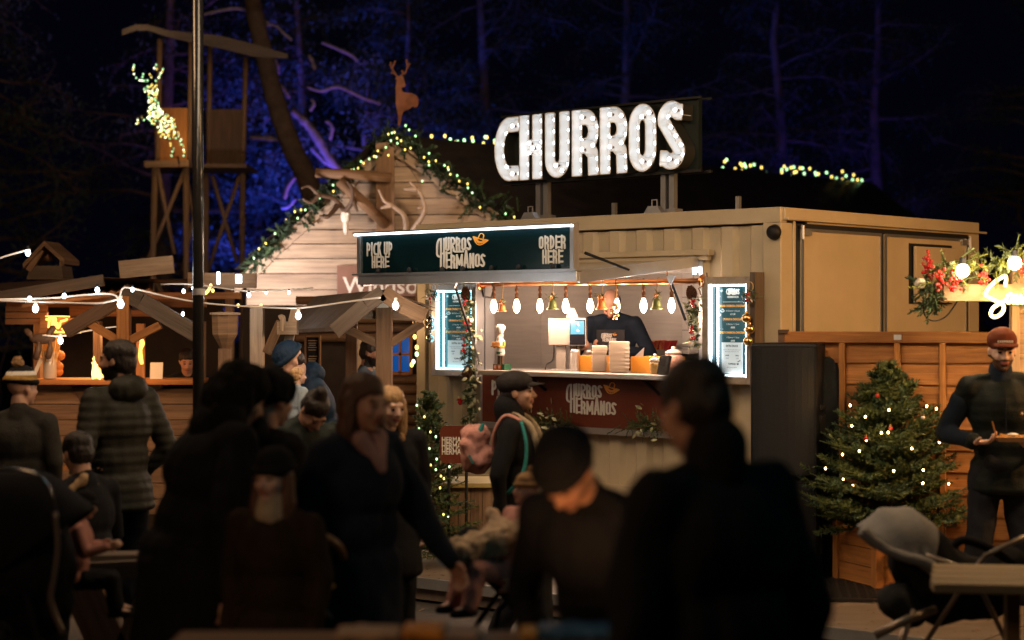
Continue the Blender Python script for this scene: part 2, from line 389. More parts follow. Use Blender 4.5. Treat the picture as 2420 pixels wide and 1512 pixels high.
def outline(strokes, r, level=0.0, res=None, butt=True):
    """outline loops of thick strokes, by marching squares over a distance field"""
    xs = [p[0] for s in strokes for p in s]; ys = [p[1] for s in strokes for p in s]
    res = res or r / 5.5; pad = r + abs(level) + 2.5 * res
    X = np.arange(min(xs) - pad, max(xs) + pad, res); Y = np.arange(min(ys) - pad, max(ys) + pad, res)
    GX, GY = np.meshgrid(X, Y); D = np.full(GX.shape, 1e9)
    for s in strokes:
        n = len(s) - 1
        for i in range(n):
            ax, ay = s[i]; bx, by = s[i + 1]; dx, dy = bx - ax, by - ay; L = math.hypot(dx, dy)
            if L < 1e-9: continue
            dx /= L; dy /= L
            t = (GX - ax) * dx + (GY - ay) * dy; q = np.abs((GX - ax) * -dy + (GY - ay) * dx)
            e = np.hypot(np.maximum(np.maximum(-t, t - L), 0), q) - r
            if butt:
                if i == 0: e = np.where(t < 0, np.maximum(-t, q - r), e)
                if i == n - 1: e = np.where(t > L, np.maximum(t - L, q - r), e)
            D = np.minimum(D, e)
    D = D - level + 1e-7
    segs = {}
    ny, nx = D.shape
    ins = D < 0
    def ipt(i0, j0, i1, j1):
        a, b = D[i0, j0], D[i1, j1]; t = a / (a - b)
        return (X[j0] + (X[j1] - X[j0]) * t, Y[i0] + (Y[i1] - Y[i0]) * t)
    cells = np.argwhere((ins[:-1, :-1].astype(int) + ins[1:, :-1] + ins[:-1, 1:] + ins[1:, 1:]) % 4 != 0)
    nxt = {}; pts = {}
    for i, j in cells:
        c = [(i, j), (i, j + 1), (i + 1, j + 1), (i + 1, j)]
        cr = []
        for k in range(4):
            p, q = c[k], c[(k + 1) % 4]
            if ins[p] != ins[q]:
                key = (min(p, q), max(p, q)); pts[key] = ipt(*key[0], *key[1]); cr.append((key, ins[p]))
        # walk: leaving inside -> outside edge start
        outs = [k for k, s_ in cr if s_]; inn = [k for k, s_ in cr if not s_]
        if len(outs) == 1: nxt[inn[0]] = outs[0]
        else:
            for o_ in range(len(outs)): nxt[inn[o_]] = outs[o_]
    loops = []
    while nxt:
        k0, k = next(iter(nxt.items())); del nxt[k0]; loop = [pts[k0]]
        while k != k0 and k in nxt:
            loop.append(pts[k]); k = nxt.pop(k)
        # simplify
        out = []
        m = len(loop)
        for i in range(m):
            p, q, s_ = loop[i - 1], loop[i], loop[(i + 1) % m]
            if i % 2 == 0 or abs((q[0] - p[0]) * (s_[1] - q[1]) - (q[1] - p[1]) * (s_[0] - q[0])) > (res ** 2) * .25: out.append(q)
        if len(out) > 4: loops.append(out)
    return loops
_gc = {}
def glyph(ch, w, h, r, level=0.0, butt=True):
    k = (ch, round(w, 4), round(h, 4), round(r, 4), round(level, 5), butt)
    if k not in _gc: _gc[k] = outline(glyph_strokes(ch, w, h, r), r, level, None, butt)
    return _gc[k]
def text_loops(mb, items, fmap, d, r, mi=0, butt=False, d0=0.0):
    """items: (char, x, y, w, h)"""
    for ch, x, y, w_, h_ in items:
        L = glyph(ch, w_, h_, r, 0, butt)
        mb.loops([[(px + x, py + y) for px, py in l] for l in L], d0, d, fmap, mi)
def word(s, x, y, w, h, gap):
    out = []
    for ch in s:
        if ch == ' ': x += w * .55; continue
        ww = w * {'I': .45, 'M': 1.3}.get(ch, 1); out.append((ch, x, y, ww, h)); x += ww + gap
    return out
def bfont(s, size, m, fmap, sx=1.0, align='CENTER', bold=0.0, d=0.002):
    """small lettering; fmap(x, y, depth)"""
    cu = bpy.data.curves.new('txt', 'FONT'); cu.body = s; cu.size = size; cu.align_x = align; cu.offset = bold; cu.resolution_u = 3
    o = bpy.data.objects.new('txt', cu); COL.objects.link(o)
    dg = bpy.context.evaluated_depsgraph_get(); me = bpy.data.meshes.new_from_object(o.evaluated_get(dg))
    bpy.data.objects.remove(o); bpy.data.curves.remove(cu)
    vs = [fmap(v.co.x * sx, v.co.y, d) for v in me.vertices]; fs = [tuple(p.vertices) for p in me.polygons]
    bpy.data.meshes.remove(me)
    return vs, fs
def plane_map(O, X, Y, N):
    O, X, Y, N = Vector(O), Vector(X), Vector(Y), Vector(N)
    return lambda x, y, d: O + X * x + Y * y + N * d
def quad_map(c00, c10, c01, c11, w, h, N):
    """maps the rectangle (0..w, 0..h) onto four corners"""
    c00, c10, c01, c11, N = map(Vector, (c00, c10, c01, c11, N))
    def f(x, y, d):
        a, b = x / w, y / h
        return c00 * (1 - a) * (1 - b) + c10 * a * (1 - b) + c01 * (1 - a) * b + c11 * a * b + N * d
    return f

def logo(mb, fmap, mi_white=0, mi_orange=1, d=.003):
    """the two-line name with the hat; coordinates 0..790 x 0..515 as drawn"""
    r = 15.5
    def g(ch, x0, x1, y0, y1): return (ch, x0 - 1293, 755 - y1, x1 - x0, y1 - y0)
    it = [g('U', 1444, 1516, 272, 482), g('R', 1614, 1690, 280, 482), g('O', 1704, 1782, 283, 490), g('S', 1793, 1862, 283, 492),
          g('E', 1450, 1518, 502, 758), g('R', 1530, 1608, 552, 760), g('M', 1617, 1730, 560, 764), g('A', 1738, 1828, 492, 764),
          g('N', 1834, 1912, 554, 768), g('O', 1922, 2002, 555, 768), g('S', 2010, 2082, 562, 770)]
    text_loops(mb, it, fmap, d, r, mi_white)
    st = [[(62, 470)] + arc(64, 330, 48, 138, 100, 180, 8) + [(16, 300)] + arc(64, 240, 48, 55, 180, 262, 8) + [(60, 186)]]
    st2 = [[(80, 15), (80, 472)], [(132, 15), (132, 472)], [(80, 235), (132, 235)]]
    mb.loops(outline(st, r, 0, None, False), 0, d, fmap, mi_white); mb.loops(outline(st2, r, 0, None, False), 0, d, fmap, mi_white)
    st3 = [[(247, 235), (247, 475), (275, 475)] + arc(272, 425, 33, 50, 90, -90, 8) + [(255, 375), (290, 300)] + arc(320, 275, 30, 22, 180, 270, 5) + [(440, 250)]]
    mb.loops(outline(st3, r, 0, None, False), 0, d, fmap, mi_white)
    # hat
    cx, cy = 707, 395
    def rot(x, y, a=R(-17)): return (cx + x * math.cos(a) - y * math.sin(a), cy + x * math.sin(a) + y * math.cos(a))
    brim = [rot(118 * math.cos(t), -8 + 48 * math.sin(t) + 46 * (math.cos(t) ** 2)) for t in [2 * math.pi * i / 40 for i in range(40)]]
    low = [rot(-124, 46)] + [rot(-124 + 248 * i / 20, 46 - 105 * math.sin(math.pi * i / 20)) for i in range(1, 20)] + [rot(124, 46)]
    mb.loops(outline([low, [rot(-124, 46)] + [rot(-116 + 232 * i / 16, 40 - 62 * math.sin(math.pi * i / 16)) for i in range(17)], [rot(-124, 46), rot(-60, 48), rot(-46, 30)], [rot(124, 46), rot(70, 48), rot(48, 30)]], 7, 0, None, False), 0, d, fmap, mi_orange)
    band = [rot(-118 + 236 * i / 16, 42 - 60 * math.sin(math.pi * i / 16)) for i in range(17)] + [rot(60, 44), rot(46, 10), rot(0, 2), rot(-46, 10), rot(-60, 44)]
    mb.loops([band[::-1]], 0, d * .8, fmap, mi_orange)
    mb.loops(outline([[rot(-44, 18), rot(-36, 80)] + [rot(38 * math.cos(R(a)), 84 + 42 * math.sin(R(a))) for a in range(170, 5, -20)] + [rot(36, 80), rot(44, 18)]], 7, 0, None, False), 0, d, fmap, mi_orange)
    mb.loops(outline([[rot(-38, 46), rot(-26, 30), rot(-13, 46), rot(0, 30), rot(13, 46), rot(26, 30), rot(38, 46)]], 5, 0, None, False), 0, d * 1.3, fmap, mi_orange)
    for i in range(8):
        t = (i + 1.5) / 10; x = -118 + 236 * t
        y1 = 34 - 64 * math.sin(math.pi * t); y0 = 46 - 100 * math.sin(math.pi * t)
        mb.loops([[rot(x - 9, y1), rot(x, y0 + 6), rot(x + 9, y1)]], 0, d, fmap, mi_orange)
    return mb

# ---------------------------------------------------------------- ground
def checker_mat():
    m = bpy.data.materials.new('rubber_mat'); m.use_nodes = True; n = m.node_tree; b = n.nodes['Principled BSDF']; b.inputs['Roughness'].default_value = .5
    return m
b = MB()
N = 40
gx = [-70 + 150 * i / N for i in range(N + 1)]; gy = [-10 + 110 * i / N for i in range(N + 1)]
vs = [(x, y, 0) for y in gy for x in gx]
b.add(vs, [(j * (N + 1) + i, j * (N + 1) + i + 1, (j + 1) * (N + 1) + i + 1, (j + 1) * (N + 1) + i) for j in range(N) for i in range(N)])
tag(b.build('ground', mat('wet_ground', (.035, .028, .024), .62, 0, .4, 1.5, .5, 14)), kind='structure')
# timber deck in front of the container: boards with pale metal edges
M_DECK = mat('deck_plywood', (.15, .115, .09), .42, 0, .35, 2.2, .15, 50, stretch=(1, 6, 1))
dk = MB(); ed = MB()
DM = Matrix.Translation((2.2, 11.2, 0)) @ rotz(R(-38))
with frame(DM):
    for i in range(-3, 4):
        for j in range(0, 3):
            x0 = i * 1.22; y0 = -1.1 + j * 1.22; 
            dk.slab(x0 + .006, x0 + 1.214, y0 + .006, y0 + 1.214, 0.02, .165 + random.uniform(-.003, .003), 0, 0)
    for i in range(-3, 4): ed.slab(i * 1.22 + .01, i * 1.22 + 1.21, -1.125, -1.098, .10, .170)
    tag(dk.build('deck', M_DECK), kind='structure'); tag(ed.build('deck_edge', M_ALU), kind='structure')
# rubber mat on the deck: bars with gaps
def hole_mat(name, label, M, W, D, nx, ny, z):
    with frame(M):
        b = MB(); t = .008
        for i in range(nx + 1):
            x = -W / 2 + W * i / nx; b.slab(x - t, x + t, -D / 2, D / 2, z, z + .014)
        for j in range(ny + 1):
            y = -D / 2 + D * j / ny; b.slab(-W / 2, W / 2, y - t, y + t, z + .003, z + .017)
        for y in (-D / 2 - .02, D / 2 + .02): b.slab(-W / 2 - .03, W / 2 + .03, y - .02, y + .02, z, z + .016)
        o = b.build(name, mat('mat_rubber', (.02, .018, .017), .4, 0, .2, 20))
        tag(o, label, 'mat')
p = P(2050, 1395, 11.9)
hole_mat('rubber_mat', 'black perforated rubber mat on the deck in front of the wooden tree planter', Matrix.Translation((p.x - .05, 11.42, 0)) @ rotz(R(-8)), 1.5, .86, 26, 15, .172)
hole_mat('rubber_mat', 'dark perforated rubber mat on the ground beside the bench plank', Matrix.Translation((-2.05, 9.6, 0)) @ rotz(R(12)), 1.5, 1.1, 22, 18, .004)

# ---------------------------------------------------------------- container
XL, XO0, XO1, ZF, ZT = -3.83, -3.01, -.75, .44, 2.745       # left end, opening from / to, floor, top
YB = 1.55                                                    # back wall of the serving room
zc = fp(1400, 882, -.28).z                                   # counter top
zh = 2.27                                                    # head of the opening
with frame(CM):
    ct = thing('shipping_container', 'cream corrugated container kiosk with a long serving hatch propped open', 'container', (0, 0, 0), 0)
    # corrugated front
    b = MB()
    def corr(x0, x1, z0, z1, y=.0, amp=.036, pitch=.275):
        xs = []; x = x0; 
        n0 = math.floor(x0 / pitch)
        pts = []
        k = n0
        while k * pitch < x1:
            for dx, yy in ((0, 0), (.36, 0), (.5, 1), (.86, 1), (1.0, 0)):
                X = (k + dx) * pitch; pts.append((X, yy * amp))
            k += 1
        pts = [(max(x0, min(x1, X)), Y) for X, Y in pts]
        q = [pts[0]]
        for p_ in pts[1:]:
            if p_[0] - q[-1][0] > 1e-5: q.append(p_)
        m = len(q); vs = [(X, y + Y, z0) for X, Y in q] + [(X, y + Y, z1) for X, Y in q]
        b.add(vs, [(i, i + 1, m + i + 1, m + i) for i in range(m - 1)])
    corr(XL + .13, -.17, zh + .09, ZT - .13)
    corr(XL + .13, XO0 - .03, ZF + .1, zh + .09); corr(XO1 + .03, -.17, ZF + .1, zh + .09); corr(XO0 - .03, XO1 + .03, ZF + .1, fp(1400, 1010, -.06).z)
    b.build('front_wall', M_CREAM, ct)
    f = MB()
    f.slab(XL, 0, -.028, .06, ZT - .115, ZT); f.slab(XL, -.0, -.02, .06, ZF, ZF + .14)                  # rails
    f.slab(-.16, 0.0, -.024, .13, ZF + .14, ZT - .115); f.slab(XL, XL + .11, -.024, .13, ZF + .14, ZT - .115)   # corner posts
    f.slab(-.02, .02, .0, 3.03, ZT - .10, ZT - .002); f.slab(-.04, .012, .13, 3.03, ZF, ZF + .12)
    f.slab(-.1, .014, 2.86, 3.04, ZF + .12, ZT - .10); f.slab(-.1, .010, .13, .165, ZF + .12, ZT - .10)
    f.slab(-.1, .012, .32, 2.86, ZT - .115, ZT - .10)
    f.slab(.012, .05, .0, 3.12, ZT - .098, ZT - .080)                                                  # drip rail
    f.build('frame', M_CREAM, ct, bevel=.006)
    b = MB(); b.slab(XL + .02, -.02, .05, 3.0, ZT - .05, ZT - .02); b.build('roof', M_CREAM, ct)
    b = MB(); b.slab(XL + .01, XL + .05, .05, 3.0, ZF, ZT - .06); b.slab(XL, 0, 3.0, 3.03, ZF, ZT - .06); b.build('rear_wall', M_CREAM2, ct)
    # doors on the short side
    gap = MB(); gap.slab(-.06, .006, .167, 2.858, ZF + .122, ZT - .117); gap.build('door_seal', M_BLACKRUB, ct)
    def door(y0, y1, hinge):
        z0, z1 = ZF + .15, ZT - .155
        d = MB(); d.slab(-.012, .02, y0, y1, z0, z1); d = d.build('door', M_CREAM2, ct, bevel=.004)
        fr = MB(); t = .018
        fr.slab(.018, .03, y0, y1, z1 - t, z1 + .004); fr.slab(.018, .03, y0, y0 + t, z0, z1 - t); fr.slab(.018, .029, y1 - t, y1, z0, z1 - t); fr.build('trim', M_ALU, d)
        yy = y0 - .02 if hinge == 0 else y1 + .02
        for z in (z1 - .03, z0 + .4):
            h = MB(); h.slab(.03, .045, min(yy, yy + (.13 if hinge == 0 else -.13)), max(yy, yy + (.13 if hinge == 0 else -.13)), z - .02, z + .025); h.tube([(.045, yy, z - .05), (.045, yy, z + .055)], .016, 10); h.build('hinge', M_GALV, d)
    door(.225, 1.375, 0); door(1.44, 2.80, 1)
    a = sp(2137, 576); c = sp(2242, 716)
    b = MB(); b.slab(.05, .075, a.y + .06, min(2.78, c.y), c.z, a.z - .02); b.slab(.02, .05, a.y + .1, c.y - .05, c.z + .05, a.z - .06); b.build('access_panel', M_CREAM2, ct, bevel=.004); b = MB(); b.slab(.021, .03, a.y + .035, min(2.79, c.y), c.z - .01, a.z + .005); b.build('panel_shadow_gap', M_BLACKRUB, ct)  # dark slab behind the access panel stands in for its shadow gap
    # side lamp near the corner
    a = fp(1831, 549, -.03)
    b = MB(); Mx = Matrix.Rotation(R(90), 3, 'X'); b.lathe([(.055, 0), (.06, .01), (.05, .045), (.03, .06)], (a.x, -.024, a.z), 18, Mx); b.build('junction_box', M_BLACKPL, ct, True)
    # opening: lining, counter cut-out
    b = MB(); b.slab(XO0 - .03, XO1 + .03, -.015, .10, zh + .0, zh + .09); b.slab(XO0 - .03, XO0 + .005, -.012, .10, zc - .70, zh); b.slab(XO1 - .005, XO1 + .03, -.012, .10, zc - .70, zh); b.build('hatch_lining', M_ALU, ct)
    # drip canopy over the opening
    b = MB(); b.slab(XO0 - .02, XO1 + .13, -.075, 0, zh + .13, zh + .175); b.slab(XO0 + .0, XO1 + .1, -.05, 0, zh + .095, zh + .13); b.build('drip_canopy', M_CREAM, ct, bevel=.006)
    # serving room
    b = MB()
    b.slab(XL + .09, XO1 - .02, YB, YB + .02, zc - .2, zh + .3, 0, 2); b.slab(XL + .06, XL + .09, .14, YB + .02, zc - .3, zh + .3, 0, 2)
    b.build('steel_lining', M_STEEL, ct)
    b = MB(); b.slab(XL + .1, -.1, .12, YB, zc - .85, zc - .82); b.slab(XL + .1, -.1, .13, YB, zh + .22, zh + .24); b.build('room_lining', mat('room_lining', (.35, .33, .31), .4, .2, .1), ct)
    a = fp(1612, 760, YB - .03)
    b = MB(); b.slab(a.x, a.x + 1.4, YB - .03, YB - .012, zc - .3, zh + .2)
    tw = MB()
    M_TILE = mat('white_tile', (.78, .76, .76), .12, 0, .03, 2); M_GROUT = mat('grey_grout', (.2, .21, .22), .8, 0, .1)
    for i in range(10):
        for j in range(9): tw.slab(a.x + .006 + i * .125, a.x + .125 + i * .125 - .001, YB - .037, YB - .03, zc - .25 + j * .145, zc - .25 + j * .145 + .139)
    tt = b.build('tile_backing', M_GROUT, ct); tw.build('tiles', M_TILE, tt)
    # counter shelf
    ck = MB(); ck.slab(fp(1129, 872, -.3).x, XO1 - .004, -.30, -.018, zc - .04, zc); ck.slab(XO0 + .01, XO1 - .004, -.02, .45, zc - .04, zc - .001)
    ck = ck.build('counter', M_STEEL, ct, bevel=.006)
    # front flap below the counter with the lettering
    z1 = zc - .045; z0 = fp(1400, 1010, -.06).z
    b = MB(); b.slab(XO0, XO1, -.062, -.035, z0, z1); fl = b.build('front_panel', M_BROWNPANEL, ct, bevel=.003)
    b = MB(); b.slab(XO0 - .0, XO0 + .016, -.075, -.06, z0, z1); b.slab(XO0, XO1, -.10, -.035, z0 - .05, z0); b.slab(XO1 - .02, XO1, -.075, -.06, z0, z1); b.build('panel_trim', M_ALU, fl)
    def fmap_from(u0, v0, u1, v1, u2, v2, W, Hh, yl):
        """(0,0) at (u0,v0); x axis of length W ends at (u1,v1); y axis of length Hh ends at (u2,v2)"""
        O = fp(u0, v0, yl); X = (fp(u1, v1, yl) - O) / W; Y = (fp(u2, v2, yl) - O) / Hh
        return plane_map(O, X, Y, (0, -1, 0))
    b = MB(); logo(b, fmap_from(1338, 975, 1462, 979, 1338, 905, 828, 500, -.064)); b.build('logo_lettering', [M_WHITEVINYL, M_ORANGE], fl)
    b = MB(); fm = fmap_from(1162, 932, 1237, 934, 1162, 900, 2.46, 1.0, -.064); text_loops(b, word('PICK UP', 0, 0, .40, 1, .07), fm, .003, .076)
    fm = fmap_from(1172, 960, 1237, 961.5, 1172, 937, 2.0, 1.0, -.064); text_loops(b, word('HERE', .06, 0, .42, 1, .08), fm, .003, .076); b.build('order_lettering', M_WHITEVINYL, fl)
    for uu in (1290, 1560):
        a = fp(uu, 888, -.06); b = MB(); b.bar((a.x, -.26, zc - .045), (a.x, -.065, zc - .16), .02, .02); b.bar((a.x, -.27, zc - .05), (a.x, -.06, zc - .05), .025, .012); b.build('counter_bracket', M_BLACKPL, ct)
    # skirt of timber boards under the container
    b = MB(); x = XL
    while x < -.02: b.slab(x, min(0, x + .12), .02, .04, .0, ZF - .004, 0, 2); x += .125
    b.build('skirt', M_BEAM, ct)
    # hatch lid, propped open
    HD = 1.46; zo = fp(1368, 664, -HD).z; zw = zh + .085
    hl = MB(); hx0, hx1 = XO0 + .01, XO1 - .01
    up = Vector((0, 1, (zw - zo) / HD)).normalized()
    hl.bar(((hx0 + hx1) / 2, -HD, zo + .02), ((hx0 + hx1) / 2, -.03, zw + .0), hx1 - hx0, .03)
    hl = hl.build('hatch_lid', M_CREAM, ct)
    b = MB()
    b.bar((hx1 - .0, -HD, zo + .025), (hx1, -.03, zw - .0), .03, .085); b.bar((hx0, -HD, zo + .025), (hx0, -.03, zw), .03, .085); b.slab(hx0 - .015, hx1 + .015, -HD - .03, -HD, zo - .002, zo + .07)
    b.build('hatch_edge', M_ALU, hl, bevel=.003)
    b = MB(); b.slab(hx0 - .06, hx1 + .02, -HD - .05, -HD + .12, zo + .072, zo + .086); b.build('hatch_shelf', M_ALU, hl)
    b = MB(); b.bar((hx1 - .012, -.05, zw - .1), (hx1 - .012, -.05, zw + .02), .02, .02); b.build('led_strip', M_LEDW, hl)
    # gas struts
    for uA, vA, uB, vB, yA, yB in ((1075, 672, 1138, 868, -.62, -.04), (1586, 664, 1641, 812, -.62, -.04)):
        A = fp(uA, vA + 3, yA); Bq = fp(uB, vB, yB)
        s = MB(); m_ = A + (Bq - A) * .6; s.tube([A, m_], .011, 10, 1); s.tube([m_, Bq], .006, 8, 0); s.prism([(A.x - .04, A.z + .045), (A.x + .04, A.z + .045), (A.x + .006, A.z - .02), (A.x - .006, A.z - .02)], .012, lambda x, z, d, y=A.y: Vector((x, y - d, z)), 0)
        s.build('gas_strut', [M_ALU, M_BLACKPL], hl)
    A = fp(1386, 629, -HD + .1); Bq = fp(1480, 654, -.9); s = MB(); s.tube([(hx1 + .02, -HD + .06, zo + .20), (hx1 + .02, -HD + .56, zo + .09)], [.012, .008], 8); s.build('gas_strut', M_BLACKPL, hl)
    # aluminium frame round the hatch + roof lights along the edge
    # sign panel standing on the hatch
    YS = -HD - .015
    c00 = fp(850, 656, YS); c10 = fp(1362, 644, YS); c01 = fp(845, 553, YS); c11 = fp(1363, 531, YS)
    x0, x1 = c00.x, c10.x; z0 = zo + .088; z1 = (c01.z + c11.z) / 2
    sg = thing('hatch_sign', 'long black glossy sign board standing on the open hatch, lit along its top edge', 'sign', ((x0 + x1) / 2, YS, z0))
    b = MB(); b.slab(x0 + .03, x1 - .03, YS - .012, YS + .02, z0 + .0, z1 - .02); b.build('board', M_BLACKGLOSS, sg)
    b = MB(); b.slab(x0, x0 + .03, YS - .03, YS + .03, z0, z1); b.slab(x1 - .035, x1, YS - .03, YS + .03, z0, z1); b.slab(x0 - .03, x1, YS - .05, YS + .03, z1, z1 + .012); b.slab(x0 + .03, x1 - .035, YS - .02, YS + .025, z0 - .02, z0); b.build('frame', M_ALU, sg)
    b = MB(); b.slab(x0 - .02, x1 - .01, YS - .045, YS - .028, z1 - .014, z1 - .001); b.build('led_strip', M_LEDW, sg)
    S = (x1 - x0) / 2160.0                         # metres per pixel of the drawing (region 570 px wide at 4.246)
    fm0 = lambda ox, oz, s: (lambda x, y, d: Vector((ox + x * s, YS - .013 - d, oz + y * s)))
    a0 = fp(1031, 634, YS - .013); a1 = fp(1152, 628, YS - .013); a2 = fp(1031, 563, YS - .013)
    b = MB(); logo(b, plane_map(a0, (a1 - a0) / 825, Vector((0, 0, (a2 - a0).z / 490)), (0, -1, 0))); b.build('logo_lettering', [M_WHITEVINYL, M_ORANGE], sg)
    def two(u0, v0, u1, v1, vt, s, wpx, cw=.42, gap=.075, rr=.078):
        O = fp(u0, v0, YS - .013); X = fp(u1, v1, YS - .013); T = fp(u0, vt, YS - .013)
        it = word(s, 0, 0, cw, 1, gap); W = it[-1][1] + it[-1][3]
        k = MB(); text_loops(k, it, plane_map(O, (X - O) / W, Vector((0, 0, (T - O).z)), (0, -1, 0)), .003, rr); return k
    def merge(k1, k2):
        n = len(k1.v); k1.v += k2.v; k1.f += [tuple(i + n for i in f_) for f_ in k2.f]; k1.m += k2.m; k1.uv += k2.uv; return k1
    merge(two(867, 604, 927, 602, 575, 'PICK UP', 0), two(879, 632, 919, 631, 606, 'HERE', 0)).build('pick_up_lettering', M_WHITEVINYL, sg)
    merge(two(1274, 588, 1337, 586, 559, 'ORDER', 0), two(1282, 622, 1330, 620.5, 592, 'HERE', 0)).build('order_lettering', M_WHITEVINYL, sg)
    for k, uu in enumerate((890, 964, 1042, 1090, 1158, 1222, 1303)):
        a = fp(uu, 640, YS - .06); b = MB(); b.lathe([(.018, 0), (.02, .01), (.017, .03), (.006, .038)], (a.x, YS - .045, z0 + .0), 12); b.build('spot_fitting', M_BLACKPL, sg, True)

    # ---- illuminated roof sign
    Y0 = .55
    q = [(1190, 431), (1636, 399), (1190, 284), (1636, 240)]
    c00, c10, c01, c11 = [fp(u, v, Y0) for u, v in q]
    rs = thing('marquee_sign', 'large white channel letters with bulbs on a dark backing on the container roof', 'sign', ((c00.x + c10.x) / 2, Y0 + .1, ZT))
    fmr = quad_map(c00, c10, c01, c11, 4.32, 1.0, (0, -1, 0))
    r_ = .078; spec = [('C', 0, .585, 0), ('H', .615, .535, 0), ('U', 1.235, .56, 0), ('R', 1.865, .60, 0), ('R', 2.505, .60, 0), ('O', 3.15, .58, 0), ('S', 3.775, .56, 0)]
    wid = {'C': .57, 'H': .545, 'U': .56, 'R': .60, 'O': .58, 'S': .58}
    M_CHB = mat('letter_white', (.80, .79, .78), .35, 0, .04); 
    M_CHD = mat('letter_side', (.035, .035, .032), .5, .3, .1)
    bk = MB()
    bk.add([fmr(x, y, -.02 - d) for x in (-.02, 4.42) for y in (-.03, 1.06) for d in (0, .05)], [(0, 1, 3, 2), (4, 6, 7, 5), (0, 4, 5, 1), (2, 3, 7, 6), (0, 2, 6, 4), (1, 5, 7, 3)])
    bk.build('backing_panel', mat('sign_backing', (.012, .018, .017), .35, 0, .2), rs)
    b = MB()
    for y, t in ((-.035, .022), (1.05, .018)):
        A = fmr(-.02, y, 0.02); Bq = fmr(4.55, y, .02); b.bar(A, Bq, t, t)
        A = fmr(-.02, y, -.12); Bq = fmr(4.55, y, -.12); b.bar(A, Bq, t, t)
    b.build('sign_frame', mat('dark_metal', (.05, .05, .05), .4, .8, .1), rs)
    for xx in (.80, .98, 3.66, 3.84):
        A = fmr(xx, -.03, -.05); b = MB(); b.bar((A.x, A.y, A.z), (A.x, A.y, ZT + .07), .05, .05); b.slab(A.x - .06, A.x + .06, A.y - .05, A.y + .05, ZT - .002, ZT + .07); b.build('post', M_GALV, rs)
    dep = .115
    blb = None
    for ch, x, wdt, _ in spec:
        st = glyph_strokes(ch, wdt, 1.0, r_ * 1.42 if ch != 'S' else r_ * 1.42); rr = r_ * 1.42
        inner = outline(st, rr, -.004, .02, True); outer = outline(st, rr, .012, .02, True)
        sh = lambda L: [[(px + x, py) for px, py in l] for l in L]
        lt = MB(); lt.loops(sh(inner), 0, .004, fmr, 0, True, False, False)
        lt.loops(sh(inner), 0, dep, fmr, 0, False, False, True); lt.loops(sh(outer), -.02, dep, fmr, 1, False, False, True)
        # front rim, between the two outlines
        lt.loops(sh(outer) + [l[::-1] for l in sh(inner)], 0, dep, fmr, 0, True, False, False)
        lo = lt.build('channel_letter', [M_CHB, M_CHD], rs, fix=False)
        # bulbs along the strokes
        pos = []
        for s_ in st:
            L = [0]
            for i in range(1, len(s_)): L.append(L[-1] + math.hypot(s_[i][0] - s_[i - 1][0], s_[i][1] - s_[i - 1][1]))
            n = max(1, round(L[-1] / .175))
            for k in range(n):
                t = (k + .5) / n * L[-1]
                i = max(j for j in range(len(L)) if L[j] <= t); i = min(i, len(s_) - 2)
                g_ = (t - L[i]) / max(1e-6, L[i + 1] - L[i]); px = s_[i][0] + (s_[i + 1][0] - s_[i][0]) * g_; py = s_[i][1] + (s_[i + 1][1] - s_[i][1]) * g_
                if all(math.hypot(px - a_, py - b_) > .10 for a_, b_ in pos): pos.append((px, py))
        for px, py in pos:
            c = fmr(px + x, py, .05)
            if blb is None:
                k = MB(); k.ell((0, 0, 0), .017, None, 8); blb_me = None
            bb = MB(); bb.ell(c, .0165, None, 8); Nn = Matrix.Rotation(R(90), 3, 'X'); bb.lathe([(.011, 0), (.011, .034)], c + Vector((0, .045, 0)), 8, Nn, 1)
            bb.build('bulb', [glow_b, M_BRONZE], lo, True, fix=False)
    # small fittings on the roof
    for u, v, yy in ((1244, 512, .02), (1538, 500, .02)):
        a = fp(u, v, yy); k = thing('roof_lug', 'small grey lifting lug on the roof edge ' + ('left of the sign posts' if u < 1300 else 'under the last letter'), 'lug', (a.x, yy + .05, ZT - .002))
        b = MB(); b.prism([(a.x - .09, ZT), (a.x + .09, ZT), (a.x + .045, ZT + .06), (a.x - .045, ZT + .06)], .06, lambda x, z, d: Vector((x, yy + .08 - d, z))); b.build('base', M_GALV, k)
        b = MB(); b.bar((a.x - .025, yy + .05, ZT + .06), (a.x - .025, yy + .05, ZT + .11), .008, .008); b.bar((a.x + .025, yy + .05, ZT + .06), (a.x + .025, yy + .05, ZT + .11), .008, .008); b.bar((a.x - .029, yy + .05, ZT + .11), (a.x + .029, yy + .05, ZT + .11), .008, .008); b.build('loop', M_GALV, k)
    for u, vt, s_ in ((1452, 480, 'between the sign posts'), (1745, 464, 'right of the marquee sign')):
        a = fp(u, vt, .9); b = MB(); b.bar((a.x, .9, ZT - .005), (a.x, .9, a.z), .035, .035); b.slab(a.x - .05, a.x + .05, .85, .95, ZT - .006, ZT + .01)
        tag(b.build('roof_stub', M_GALV), 'short upright metal stub on the container roof ' + s_, 'post')
